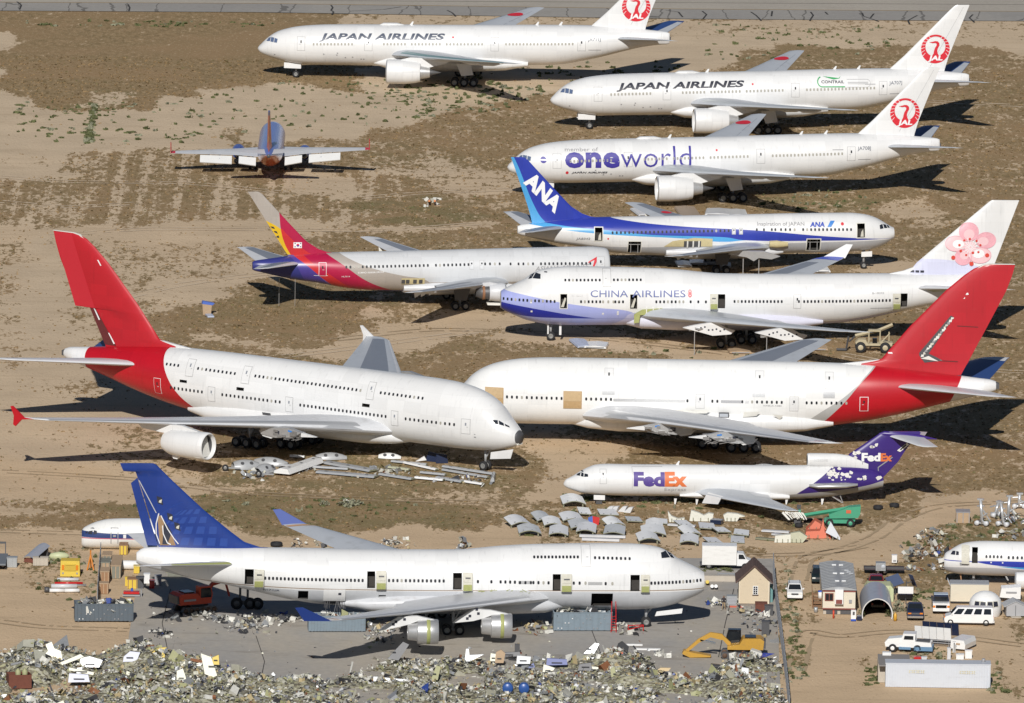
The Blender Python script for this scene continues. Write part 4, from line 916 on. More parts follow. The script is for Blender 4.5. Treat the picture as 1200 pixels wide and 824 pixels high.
P.loft('belly_fairing', [(17.6, 2.3, 3.6, 1.6), (20, 1.75, 4.3, 3.0), (25, 1.55, 4.6, 3.6), (37, 1.6, 4.6, 3.6), (41, 1.9, 4.2, 3.3), (44.5, 2.5, 3.6, 2.2)], mat('grey_belly', (.55, .56, .58), .4, 0, .1, 1, .3))
for sd in (-1, 1):
    for q, x0, zc, zp in ((11.7, 24.6, 2.25, 4.4), (20.8, 33.8, 3.25, 5.15)):
        c = P.v(0, sd*q, zc)
        bm = bmesh.new(); add_lathe(bm, [(x0+.8, 1.1), (x0+.1, 1.22), (x0, 1.36), (x0+.12, 1.46), (x0+1.0, 1.48), (x0+1.05, 1.42), (x0+1.35, 1.42), (x0+1.4, 1.47), (x0+2.45, 1.42), (x0+2.5, 1.15)], 'X', 32, c)
        e = bmobj('engine', bm, M_METAL, P.root, angle=R(40))
        bm = bmesh.new(); add_lathe(bm, [(x0+.98, 1.485), (x0+1.0, 1.5), (x0+1.38, 1.5), (x0+1.4, 1.485)], 'X', 32, c); bmobj('green_cowl_ring', bm, M_PRIMER, e)
        bm = bmesh.new(); add_lathe(bm, [(x0+2.45, 1.2), (x0+2.6, 1.1), (x0+3.5, 1.0), (x0+3.62, .9), (x0+3.62, .5), (x0+3.2, .4)], 'X', 28, c); bmobj('exhaust_case', bm, M_METAL, e, angle=R(40))
        bm = bmesh.new(); add_lathe(bm, [(x0+.75, .02), (x0+.75, 1.15)], 'X', 20, c); bmobj('fan', bm, M_DKMETAL, e)
        p = P.sprism('pylon', [(x0+.3, zc+1.4), (x0+2.5, zc+1.9), (x0+4.6, zp-.1), (x0+6.6, zp-1.4), (x0+7.0, zp-1.8), (x0+4.6, zc+.6), (x0+3.5, zc+.9), (x0+2.4, zc+1.3)], sd*q-.3, sd*q+.3, M_WHITE, e)
        if sd == 1:
            for hx, hz in ((4.0, 1.5), (4.2, 2.0), (5.0, 1.2), (5.3, .9)):
                bm = bmesh.new(); bm.faces.new([bm.verts.new(P.v(x0+hx+a*.16, q+.315, zc+hz+b*.16)) for a, b in ((-1, -1), (1, -1), (1, 1), (-1, 1))]); bmobj('pylon_hole', bm, M_INK, p, norm=False)
    for q, x in ((1.95, 34.2), (5.5, 31.2)): P.gear(x, sd*q, 3.0, (-.75, .75), .6, .45, .55, 'main_gear')
for a, b, d0 in ((6.0, 11.2, .0), (12.4, 16.0, .0), (16.3, 20.0, .0), (21.8, 29.0, .0)):
    P.wpatch('trailing_flap', W, 1, a, b, .84, 1.05, M_LGPAINT, -.02, lower=True)
bm = bmesh.new()
for k in range(70):
    n = random.uniform(9, 15); q = P.wpt(W, -1, n, random.uniform(.9, 1.05), 0); add_box(bm, q+Vector((0, 0, random.uniform(-.3, .2))), (random.uniform(.2, .8), random.uniform(.2, .7), random.uniform(.05, .3)), random.random()*3)
bmobj('torn_flap_ends', bm, M_METAL, P.root)
bm = bmesh.new()
for k in range(60):
    x = random.uniform(22, 28); q = P.v(x, 3.5+random.uniform(0, .9), 4.55+random.uniform(-.15, .3)); add_bar(bm, q, q+Vector((random.uniform(-.8, .8), random.uniform(-.3, .3), random.uniform(0, .35))), .035, 4)
bmobj('torn_root_wiring', bm, M_PRIMER, P.root)
P.gear(7.9, 0, 2.5, (0,), .6, .4, .42, 'nose_gear')
P.sprism('nose_gear_door', [(3.6, 2.35), (6.7, 1.95), (6.9, 1.4), (3.7, 1.75)], .75, .82, M_WHITE)
P.windows(1.6, 7.55, 15, 5.95, 5.83); P.windows(12.2, 13.0, 2, 5.77); P.windows(15.4, 16.8, 3, 5.82); P.windows(19.8, 21.6, 4, 5.84, 5.86); P.windows(23.8, 25.5, 4, 5.9, 5.93); P.windows(26.6, 26.6, 1, 5.94); P.windows(28.2, 28.2, 1, 5.95)
P.rect('bare_patch', 13.4, 15.1, 5.6, 5.95, M_METAL, .015); P.rect('bare_patch', 21.8, 23.4, 5.68, 6.05, M_METAL, .015); P.windows(21.9, 23.2, 3, 5.85)
P.windows(32.27, 38.76, 14, 6.01, 6.04); P.windows(41.9, 53.43, 26, 6.03, 6.18); P.windows(16.3, 21.48, 13, 8.78, 8.75); P.windows(10.14, 14.25, 9, 8.62, 8.71)
P.door(14.75, 15.9, 7.7, 10.0, M_WHITE, name='upper_door', win=False)
P.text('registration', 'N171UA', (53.6, 4.55), (-1.9, -.03), (0, .24), M_SLATE, bold=.02)
# ------------------------------------------------------------------ double-deck jets with red tails
W380 = [(0, 14.5, 38, 3.9, 3.5, 2.6), (3.5, 17.6, 38.4, 4.1, 3.6, 2.4), (8, 21.6, 38.8, 4.6, 4.2, 1.9), (14.5, 26.6, 39.6, 5.3, 5.0, 1.3), (25.7, 35.3, 44.2, 6.2, 6.05, .75), (38.6, 45.7, 49.6, 7.3, 7.25, .28), (39.4, 47.2, 50.0, 7.4, 7.38, .2)]
F380 = [(9.6, 51.5, 65.8), (10.93, 52.6, 66.5), (11.25, 54.2, 66.7), (11.6, 55.6, 66.85), (15.84, 59.13, 69.0), (20.64, 63.7, 71.4), (22.6, 65.95, 72.1), (23.5, 67.2, 72.35), (23.95, 68.3, 72.45), (24.12, 69.3, 72.45)]
TRED = (.46, .008, .018, 1); M_TRED = mat('tail_red', TRED, .3, 0, .08, .5)
def base380(P, F=F380):
    for sd in (-1, 1):
        P.wing('wing', W380, M_WING if sd == -1 else M_LGPAINT, sd)
        if sd == -1: P.wpatch('wing_panel', W380, sd, 10, 38.4, .22, .68, M_WINGD, .012)
        P.wpatch('leading_edge_slat', W380, sd, 6, 38.5, 0, .085, M_SLAT if sd == 1 else M_LGPAINT, .014)
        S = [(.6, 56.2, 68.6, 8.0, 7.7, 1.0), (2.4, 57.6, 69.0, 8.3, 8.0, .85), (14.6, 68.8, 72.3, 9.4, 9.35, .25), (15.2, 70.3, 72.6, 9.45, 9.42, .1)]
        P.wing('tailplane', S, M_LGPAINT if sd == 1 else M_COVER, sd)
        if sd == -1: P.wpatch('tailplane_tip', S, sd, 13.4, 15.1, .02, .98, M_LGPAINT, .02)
        for x, q, n in ((33.5, 2.4, 2), (38.0, 4.8, 3)): P.gear(x, sd*q, 3.0, tuple((k-(n-1)/2)*1.6 for k in range(n)), .68, .5, .7, 'main_gear')
    P.loft('belly_fairing', [(16, 2.5, 3.4, 1.4), (18, 2.1, 4.4, 3.0), (22, 1.75, 5.2, 3.85), (34, 1.6, 5.3, 3.95), (41, 1.8, 5.1, 3.9), (46, 2.2, 4.7, 3.55), (49.5, 2.9, 4.0, 2.3)], M_WHITE, pw=2.6)
    P.sprism('dorsal_fillet', [(49.8, 10.8), (54, 10.8), (55.4, 11.5), (53.2, 11.2)], -.18, .18, M_WHITE)
    P.fin(F, livery('red_fin_paint', TRED, rough=.55), .085)
    P.sprism('fin_tip_strip', [(66.6, 22.9), (68.3, 24.0), (69.3, 24.17), (72.45, 24.17), (72.45, 24.1), (69.3, 24.08), (68.4, 23.9)], -.14, .14, M_STAIN)
    P.sprism('apu_exhaust', [(70.3, 7.9), (70.75, 7.95), (70.75, 8.6), (70.3, 8.8)], -.4, .4, M_DKMETAL)
def stub380(P, sd, q, x0, hole=True):
    """a pylon left bare where an engine hung"""
    n, xl, xt, zl, zt, th = P.wsec(W380, q); z = zl-.2
    e = P.sprism('pylon', [(x0+2.2, z-.2), (x0+4.2, z+.25), (x0+8.5, z-.2), (x0+8.3, z-1.0), (x0+6.2, z-1.25), (x0+3.6, z-.95)], sd*q-.35, sd*q+.35, M_METAL)
    bm = bmesh.new()
    for k in range(16): add_box(bm, P.v(x0+2.2+random.random()*4.6, sd*q+random.uniform(-.5, .5), z-.95+random.random()*.7), (random.uniform(.3, 1.2), random.uniform(.2, .6), random.uniform(.1, .4)), random.uniform(-.3, .3))
    for k in range(6): add_bar(bm, P.v(x0+2+random.random()*4, sd*(q+.4), z-.9), P.v(x0+2+random.random()*4, sd*(q+.4), z-1.3), .04, 5)
    bmobj('engine_mount', bm, mat('grimy_metal', (.30, .29, .28), .5, .5, .4, 2.5, .3), e)
    P.sprism('pylon_spike', [(x0, z-.55), (x0+2.3, z-.2), (x0+2.3, z-.75)], sd*q-.25, sd*q+.25, M_WHITE, e)
    P.sprism('pylon_tail', [(x0+6.4, z-1.1), (x0+8.8, z-.6), (x0+8.2, z-1.25), (x0+6.9, z-1.45)], sd*q-.2, sd*q+.2, M_WHITE, e)
    P.sprism('blue_tag', [(x0+3.6, z-.1), (x0+4.2, z-.02), (x0+4.2, z-.25), (x0+3.6, z-.3)], sd*(q+.36), sd*(q+.38), mat('lettering_sky_blue', (.05, .22, .6), .4), e)
    bm = bmesh.new(); bm.faces.new([bm.verts.new(P.v(x0+5.9+a*.35, sd*(q+.36), z-.55+b*.25)) for a, b in ((-1, -1), (1, -1), (1, 1), (-1, 1))]); bmobj('pylon_hole', bm, M_INK, e, norm=False)
def fence(P, sd, m):
    P.sprism('wingtip_fence', [(47.4, 7.4), (48.8, 7.45), (50.6, 8.75), (50.95, 8.7), (50.4, 7.5), (50.5, 6.4), (50.15, 6.2), (49.2, 7.15)], sd*39.45-.09, sd*39.45+.09, m)
# ---- left one: nose cone gone, one engine left (faces right)
PG = (1, 1.03, -93.76, -.57981)
redG = ('below', [(45.5, 2.4), (47.69, 3.39), (50.61, 5.61), (52.38, 7.84), (53.27, 9.67), (53.7, 11.2), (54.0, 13)])
P = Plane('airplane', 'big white double-deck jet with open nose, red tail and one hollow engine cowl', PG, T380, 'white double-deck jets with red tails', pw=2.15)
for a, b, c, d in ((48.9, 50.05, 6.98, 7.34), (39.95, 41.1, 6.93, 7.33), (20.5, 21.65, 6.88, 7.3)): P.recess(a, b, c, d, depth=.6, name='vent_recess')
FG = [(9.6, 51.5, 64.0), (10.93, 52.6, 64.5), (11.25, 54.2, 64.6), (11.6, 55.6, 64.8), (14.55, 58.05, 66.6), (14.62, 58.1, 68.85)]+[t for t in F380 if t[0] > 15]
P.fuselage(livery('white_red_tail_paint', WHITE, [(TRED, redG), (WHITE, (66.45, 12, 66.35, 0))]), capm=M_DKMETAL)
base380(P, FG)
fence(P, 1, M_TRED); fence(P, -1, M_WHITE)
# lower rudder half missing: a dark spar face shows
P.decal('bare_rudder_spar', [[(62.3, 10.0), (64.15, 10.0), (66.55, 14.5), (65.6, 14.5)]], mat('dark_red_spar', (.12, .02, .02), .6, 0, .4, 2), .04, fin=True)
P.decal('spar_tape', [[(65.75, 14.6), (65.95, 14.6), (65.1, 13.1), (64.9, 13.2)], [(63.4, 11.6), (63.6, 11.6), (62.7, 10.2), (62.5, 10.3)], [(65.3, 21.0), (65.1, 21.0), (64.6, 20.3), (64.8, 20.3)]], M_WLET, .07, fin=True)
rud = P.decal('rudder', [[(68.9, 14.6), (65.7, 14.62), (69.5, 24.0), (72.5, 24.05)]], mat('faded_rudder_red', (.50, .02, .035), .4, 0, .06), .02, fin=True, dz=.8)
bm = bmesh.new(); add_lathe(bm, [(-.02, .95), (-.25, .8), (-.3, .02)], 'X', 20, P.v(0, 0, 4.75)); bmobj('pressure_bulkhead', bm, M_DKMETAL, P.root)
bm = bmesh.new()
for k in range(12): add_bar(bm, P.v(-.06, random.uniform(-.7, .7), 4.0), P.v(-.1, random.uniform(-.5, .5), 5.4), .05, 5)
add_box(bm, P.v(-.1, 0, 4.1), (.3, 1.0, .5)); bmobj('radar_mount', bm, M_STAIN, P.root)
P.engine(25.7, 30.0, 3.85, 1.78, 6.6, M_WHITE, core=False, hole=True, r2=.66, pylon=[(31.5, 5.65), (34, 6.15), (41, 5.9), (40, 5.2), (36, 4.9), (33, 5.2)], lipm=M_WHITE)
bm = bmesh.new(); add_lathe(bm, [(30.5, 1.45), (36.2, 1.1), (36.25, .05)], 'X', 28, P.v(0, 25.7, 3.85)); bmobj('empty_duct', bm, M_DKMETAL, P.root)
P.sprism('duct_lining', [(30.4, 2.5), (31.0, 5.1), (31.3, 2.5)], 24.7, 26.9, M_STAIN)
stub380(P, 1, 14.9, 20.8); stub380(P, -1, 25.7, 29.6)
P.engine(-14.9, 22.5, 3.4, 1.7, 5.6, M_WHITE, core=True, hole=True, pylon=[(23, 5.0), (26, 5.3), (32, 5.0), (30, 4.2)])
P.sprism('cowl_latch', [(34.4, 2.1), (35.5, 2.15), (35.3, 1.8), (34.7, 1.75)], 25.5, 25.9, M_WHITE)
P.gear(5.0, 0, 2.9, (0,), .62, .42, .45, 'nose_gear', [([(0.2, 3.35), (3.6, 2.6), (3.7, 1.7), (.6, 2.1)], .9)])
P.decal('windscreen', [[(1.95, 6.5), (2.55, 6.55), (2.6, 7.02), (2.15, 6.98)], [(1.3, 6.3), (1.85, 6.48), (2.05, 6.95), (1.5, 6.62)], [(.75, 6.08), (1.2, 6.28), (1.4, 6.56), (.9, 6.26)]], M_GLASS, .02, dz=.12, dx=.2)
for x0, z0, x1 in ((48.05, 7.85, 49.3), (39.3, 7.85, 40.55), (20.05, 7.85, 21.2)): P.door(x0, x1, z0, z0+2.15, M_WHITE, slant=.1, name='upper_door', wm=M_WINGD)
for x0, x1, z0 in ((44.35, 45.5, 5.02), (32.25, 33.45, 4.98), (16.05, 17.15, 4.94), (5.35, 6.65, 4.98)): P.door(x0, x1, z0, z0+1.95, M_WHITE, wm=M_WINGD)
P.door(53.15, 54.3, 5.05, 7.1, mat('tail_red_door', TRED, .3, 0, .05), seam=M_WLET, t=.05)
P.windows(50.66, 52.5, 4, 9.02, 9.01); P.windows(41.72, 47.48, 10, 8.94, 8.99); P.windows(22.24, 38.53, 27, 8.84, 8.97); P.windows(12.73, 19.12, 11, 8.84, 8.87)
P.windows(46.42, 51.47, 9, 6.13); P.windows(34.29, 43.22, 15, 6.12); P.windows(17.96, 31.11, 23, 6.01, 6.07); P.windows(7.62, 14.89, 12, 6.06, 6.04)
a = P.rect('dark_panel', 35.5, 36.8, 4.3, 4.72, M_DKMETAL, .5); P.rect('service_panel', 4.6, 4.9, 4.6, 4.75, M_LGREY); P.rect('service_panel', 4.65, 4.85, 5.0, 5.1, M_LGREY)
# ---- right one: taped windows and plywood doors (faces left)
PH = (-1, -8.09, -69.71, -.00348)
redH = ('below', [(46.6, 2.4), (47.9, 3.36), (49.18, 4.59), (51.01, 6.51), (52.83, 8.7), (55.3, 11.16), (58, 14)])
gryH = ('below', [(44.0, 1.8), (45.5, 2.92), (46.05, 3.61), (47.57, 4.84), (50.85, 7.06), (53.88, 9.99), (58, 14)])
P = Plane('airplane', 'big white double-deck jet with plywood front doors, taped windows and torn red fin', PH, T380, 'white double-deck jets with red tails', pw=2.15)
P.fuselage(livery('taped_red_tail_paint', (.80, .80, .785, 1), [((.45, .45, .44, 1), gryH), (TRED, redH), (WHITE, (66.0, 9.75, 64.6, 6.55))]))
base380(P)
P.decal('rudder_tear', [[(60.4, 12.15), (61.1, 11.2), (63.4, 11.5), (62.6, 11.95), (61.6, 12.4), (64.75, 17.2), (64.35, 17.4), (60.4, 12.5)]], M_DKMETAL, .05, fin=True, dz=.6)
rng = random.Random(3)
for k in range(17):
    t = k/16; x, z = lerp(60.8, 64.5, t), lerp(12.1, 17.0, t)
    P.decal('torn_skin_piece', [[(x-.17+rng.uniform(-.1, .1), z-.17), (x+.2, z-.1+rng.uniform(-.1, .1)), (x+.17+rng.uniform(-.1, .2), z+.15), (x-.1, z+.18)]], (M_STAIN, M_DOORIN, M_LGREY, M_STAIN)[k % 4], .08+.01*(k % 3), fin=True, dz=0, dx=0)
P.decal('torn_skin_piece', [[(60.6, 11.75), (62.9, 11.4), (61.6, 12.1)]], M_STAIN, .1, fin=True, dz=0, dx=0)
P.decal('fin_scuff', [[(66.2, 20.1), (66.6, 20.15), (66.5, 20.4), (66.3, 20.35)], [(65.9, 19.6), (66.1, 19.6), (66.15, 19.85)], [(56.4, 12.3), (57.0, 12.3), (56.9, 12.5), (56.4, 12.45)]], M_WLET, .05, fin=True, dz=0, dx=0)
P.decal('rudder_split', [[(65.2, 16.0), (67.9, 15.85), (67.9, 15.95), (65.2, 16.1)], [(61.5, 11.5), (65.4, 11.3), (65.4, 11.42), (61.5, 11.62)]], mat('dark_red_spar', (.12, .02, .02), .6), .05, fin=True, dz=0, dx=0)
stub380(P, 1, 14.9, 22.9); stub380(P, 1, 25.7, 30.7); stub380(P, -1, 14.9, 22.9); stub380(P, -1, 25.7, 30.7)
P.wpatch('red_wing_tip', W380, 1, 38.5, 39.0, .02, .98, M_TRED, .02)
P.gear(5.0, 0, 2.9, (0,), .62, .42, .45, 'nose_gear')
P.decal('windscreen', [[(2.1, 6.55), (2.9, 6.6), (3.1, 7.35), (2.4, 7.25)], [(1.3, 6.3), (2.0, 6.5), (2.3, 7.2), (1.6, 6.8)]], mat('sky_glass', (.10, .14, .24), .1), .02, dz=.12, dx=.2)
M_PLY = mat('plywood', (.44, .29, .14), .7, 0, .3, 2.2, .25, (.62, .5, .36, 1))
for x0, x1, z0, z1 in ((4.73, 7.1, 5.2, 7.55), (14.78, 17.15, 5.07, 7.3)):
    b = P.slab('plywood_cover', x0, x1, z0, z1, .03, .05, M_PLY); P.slab('plywood_sheet', x0+.03, x1-.1, lerp(z0, z1, .42), z1-.05, .085, .03, mat('pale_plywood', (.50, .36, .20), .7, 0, .3, 3), b)
M_TAPE = mat('white_tape', (.84, .84, .84), .28, 0, .05); M_FOIL = mat('silver_foil', (.62, .62, .62), .32, .5, .35, 6)
for a, b in ((12.44, 19.2), (21.98, 31.9), (32.0, 35.35), (35.58, 38.72), (41.27, 47.45), (50.22, 52.6)): P.rect('window_tape', a, b, 8.9, 9.36, M_TAPE, .03)
for a, b in ((19.75, 21.35), (39.02, 40.66), (48.11, 49.6)): P.rect('foil_patch', a, b, 6.92, 7.75, M_FOIL, .03)
P.rect('foil_strip', 21.2, 30.4, 6.08, 6.42, M_FOIL, .03); P.rect('foil_strip', 35.0, 37.6, 6.1, 6.45, mat('grey_foil', (.42, .42, .43), .4, .4, .4, 6), .03); P.rect('foil_strip', 38.1, 38.6, 6.1, 6.4, M_FOIL, .03)
for x0, x1, z0 in ((20.02, 21.17, 8.12), (39.36, 40.5, 8.08), (48.3, 49.4, 8.05)): P.door(x0, x1, z0, z0+2.05, M_WHITE, name='upper_door', t=.05)
for x0, x1, z0 in ((31.75, 32.9, 5.3), (43.8, 44.95, 5.15)): P.door(x0, x1, z0, z0+1.9, M_WHITE, t=.05)
P.door(52.8, 53.93, 5.2, 7.1, mat('tail_red_door', TRED, .3), seam=M_WLET, t=.07)
P.windows(7.55, 14.55, 12, 6.41, 6.35); P.windows(17.71, 20.89, 6, 6.33); P.windows(33.9, 34.54, 2, 6.3); P.windows(39.0, 42.8, 7, 6.29); P.windows(37.74, 37.74, 1, 6.29); P.windows(46.0, 51.1, 9, 6.28); P.windows(30.7, 30.7, 1, 6.3)
P.text('maker_lettering', 'AIRBUS A380', (40.4, 5.75), (2.4, 0), (0, .18), M_LGREY); P.rect('dark_panel', 34.76, 36.07, 4.36, 5.05, M_DKMETAL, .52); P.rect('dark_panel_glass', 34.85, 35.95, 4.5, 4.9, M_WING, .54)
P.decal('yellow_primer_stain', [[(28, 5.25), (31.5, 5.3), (33.6, 5.3), (33.2, 4.9), (30, 4.85)], [(38, 5.1), (40, 5.2), (39.6, 4.7), (37.8, 4.5)], [(41.6, 4.9), (43, 4.8), (42.6, 4.3)]], M_STAIN, .55)

# ------------------------------------------------------------------ purple-tailed three-engine freighter on its belly (faces left)
PI_ = (-1, 7.05, -113.7, .09076)
PUR = (.045, .022, .18, 1)
lv = livery('freighter_paint', WHITE, [(PUR, ('below', [(28.0, .6), (28.78, 1.3), (31.2, 2.99), (33.04, 4.4), (34.9, 5.9), (41, 10)])), ((.36, .35, .34, 1), ('below', [(-1, 1.1), (24, .95), (28, 1.3), (32.6, 1.72), (37.3, 2.3), (39.6, 2.9), (42, 3.6)])),
     (WHITE, ('below', [(-1, 3), (24, 3), (26, .9)]), ('above', [(-1, 1.25), (24, 1.0), (26, 1.0)]))])
lvf = livery('freighter_fin_paint', PUR, [(WHITE, ('above', [(28, .6), (31.2, 2.99), (33.04, 4.4), (34.9, 5.9), (36, 6.8), (40, 12)]))], rough=.35)
P = Plane('airplane', 'white freighter resting on its belly with a peeling purple fin and violet and orange lettering', PI_, T727)
P.fuselage(lv)
P.fin([(3.2, 33, 39.9), (5.26, 35.0, 41.8), (6.26, 35.6, 42.4), (7.4, 37.3, 43.2), (8.6, 39.0, 44.4), (8.95, 39.5, 44.6), (9.1, 40.1, 44.4)], lvf, .11)
bm = bmesh.new(); ax = [(39.3, 8.75, .12), (40.0, 8.82, .34), (42, 8.65, .4), (44.5, 8.4, .3), (46.68, 8.1, .04)]; rr = []
for x, z, r in ax: rr.append([bm.verts.new(P.v(x, r*math.cos(t*math.pi/6), z+r*math.sin(t*math.pi/6))) for t in range(12)])
for A, B in zip(rr, rr[1:]):
    for i in range(12): bm.faces.new((A[i], A[(i+1) % 12], B[(i+1) % 12], B[i])).smooth = True
bmobj('fin_bullet', bm, mat('freighter_purple', PUR, .35, 0, .1), P.root)
for sd in (-1, 1): P.wing('tailplane', [(.2, 40.6, 45.0, 8.5, 8.35, .4), (5.0, 43.6, 46.0, 8.15, 8.12, .15), (5.45, 44.2, 46.1, 8.1, 8.08, .08)], M_LGPAINT, sd)
P.loft('intake_duct', [(30.3, 4.75, 6.25, .78), (30.5, 4.68, 6.34, .84), (32, 4.6, 6.34, .84), (34, 4.4, 6.28, .74), (36, 4.1, 6.0, .55), (38, 3.8, 5.6, .35)], M_WHITE)
oldsurf = P.on; P.on = lambda x, z, off: P.v(x, .84+off, z)
P.text('registration', 'N262FE', (31.1, 5.42), (1.7, 0), (0, .3), mat('faded_lettering', (.62, .62, .62), .5), off=.03); P.on = oldsurf
bm = bmesh.new(); bm.faces.new([bm.verts.new(P.v(30.285, .62*math.cos(t*.524), 5.5+.58*math.sin(t*.524))) for t in range(12)]); bmobj('intake_mouth', bm, M_INK, P.root)
W7 = [(0, 14.5, 25.2, 1.45, 1.3, 1.2), (1.9, 16.6, 25.2, 1.5, 1.35, 1.1), (6, 19.2, 25.3, 1.6, 1.5, .7), (15.6, 25.2, 27.4, 1.95, 1.9, .25), (16.4, 26.2, 27.8, 2.0, 1.97, .12)]
for sd in (-1, 1): P.wing('wing', W7, M_WING, sd); P.wpatch('leading_edge_flap', W7, sd, 3, 5.6, -.06, .04, M_WHITE, .02); P.wpatch('flap_patch', W7, sd, 2.2, 5, .7, 1.0, M_LGPAINT, .02)
P.loft('wing_root_fairing', [(14.2, .95, 1.35, 1.4), (16.5, .75, 1.8, 2.05), (20, .6, 1.9, 2.2), (25, .5, 1.8, 2.15), (28, .55, 1.4, 1.6)], M_WHITE)
bm = bmesh.new()
for k in range(16): add_bar(bm, P.v(25.4+k*.17, 15.8+random.random()*.8, 1.75), P.v(26.2+k*.15, 16.4+random.random()*.7, .9+random.random()*.4), .09, 4)
bmobj('torn_wing_tip', bm, M_STAIN, P.root)
for n in (-2.6, 2.6): P.loft('engine_pylon_stub', [(30.4, 2.35, 2.75, .2), (31.5, 2.2, 2.85, .9), (35, 2.25, 2.9, .9), (36.5, 2.5, 2.8, .3)], M_METAL if n > 0 else M_LGPAINT, 0, n*.72)
bm = bmesh.new()
for y in (-.35, .35):
    add_bar(bm, P.v(33.2, y, 1.1), P.v(34.9, y, 0), .09, 5); add_bar(bm, P.v(34.4, y, 1.3), P.v(34.9, y, 0), .06, 5)
for k in range(6): add_bar(bm, P.v(33.3+k*.28, -.35, 1.0-k*.17), P.v(33.3+k*.28, .35, 1.0-k*.17), .06, 4)
bmobj('tail_stairs', bm, M_METAL, P.root)
for x, n in ((27.5, 1.2), (32.0, 1.3), (13.5, 1.0), (16.2, 1.2)): P.sprism('belly_strut', [(x, .75), (x+.35, .75), (x+.2, .02), (x+.05, .02)], n-.06, n+.06, M_WHITE)
P.sprism('nose_gear_door', [(3.4, 1.2), (4.8, 1.15), (4.8, .55), (3.4, .6)], .9, .96, M_WHITE)
for x in (4.1, 19.5, 20.6): P.sprism('belly_cradle', [(x-.4, 0), (x+.4, 0), (x+.3, .95), (x-.3, .95)], -.7, .7, M_DKMETAL)
P.decal('windscreen', [[(1.72, 3.6), (2.05, 3.55), (2.1, 3.95), (1.85, 4.02)], [(2.12, 3.55), (2.62, 3.6), (2.6, 3.88), (2.2, 3.94)], [(1.2, 3.62), (1.62, 3.62), (1.75, 3.98), (1.4, 3.8)], [(1.8, 4.1), (2.05, 4.05), (2.1, 4.16), (1.95, 4.2)]], M_GLASS, .02, dz=.12, dx=.2)
P.door(4.05, 4.9, 2.75, 4.55, M_WHITE, t=.06); P.decal('cargo_door_outline', [[(8.1, 4.78), (12.0, 4.78), (12.0, 4.74), (8.1, 4.74)], [(8.1, 4.78), (8.15, 4.78), (8.15, 2.2), (8.1, 2.2)]], M_SEAM, .02)
M_FXP = mat('lettering_purple', (.09, .055, .26), .5, 0, .25, 2); M_FXO = mat('lettering_orange', (.68, .17, .05), .5, 0, .25, 2)
P.text('freight_title', 'Fed', (8.3, 2.47), (3.9, -.04), (0, 1.85), M_FXP, bold=.05, fit=True); P.text('freight_title', 'Ex', (12.22, 2.42), (2.8, 0), (0, 1.9), M_FXO, bold=.05)
P.text('freight_subtitle', 'Express', (12.2, 1.88), (2.7, 0), (0, .42), M_SEAM)
P.text('fin_title', 'Fed', (37.12, 5.35), (2.4, 0), (0, 1.15), M_WLET, .06, True, bold=.05); P.text('fin_title', 'Ex', (39.55, 5.32), (1.45, 0), (0, 1.12), M_FXO, .06, True, bold=.05)
rng = random.Random(5)
M_PEEL = mat('peeled_primer', (.66, .64, .60), .6, 0, .25, 3)
for x, z, n, sx, sz in ((34.3, 3.65, 22, 1.5, .45), (33.6, 4.3, 12, .8, .4), (35.2, 5.3, 8, .6, .5), (36.2, 6.1, 7, .5, .5), (38.7, 7.4, 3, .35, .25), (37, 3.4, 5, .8, .15), (39.4, 3.2, 3, .4, .15)):
    for k in range(n):
        a, b = x+rng.uniform(-sx, sx), z+rng.uniform(-sz, sz); r = rng.uniform(.08, .34)
        pl = [(a+r*rng.uniform(.5, 1.5)*math.cos(t), b+r*rng.uniform(.4, 1.1)*math.sin(t)) for t in np.arange(0, 6.2, 1.05)]
        f = a > 35 and b > 4.6 or b > 4.7
        P.decal('peeled_patch', [pl], M_PEEL, .03 if not f else .06, fin=f, dz=.3)
P.decal('fin_opening', [[(41.6, 6.7), (42.9, 7.7), (43.1, 7.4), (42.0, 6.5)]], M_STAIN, .06, fin=True, dz=0); P.decal('fin_opening_dark', [[(41.95, 6.85), (42.7, 7.5), (42.8, 7.35), (42.1, 6.72)]], M_INK, .08, fin=True, dz=0)
P.decal('scratch', [[(39.2, 4.6), (41.0, 5.9), (41.1, 5.8), (39.3, 4.5)], [(39.2, 4.6), (39.25, 4.1), (39.35, 4.1), (39.3, 4.6)], [(37.2, 3.7), (37.28, 3.7), (37.3, 5.3), (37.22, 5.3)]], M_LGREY, .06, fin=True, dz=0, dx=0)
P.rect('roof_antenna', 13.8, 14.0, 4.8, 4.86, M_WHITE); P.sprism('blade_antenna', [(13.7, 4.85), (14.1, 4.85), (14.25, 5.35), (14.1, 5.35)], -.03, .03, M_WHITE)

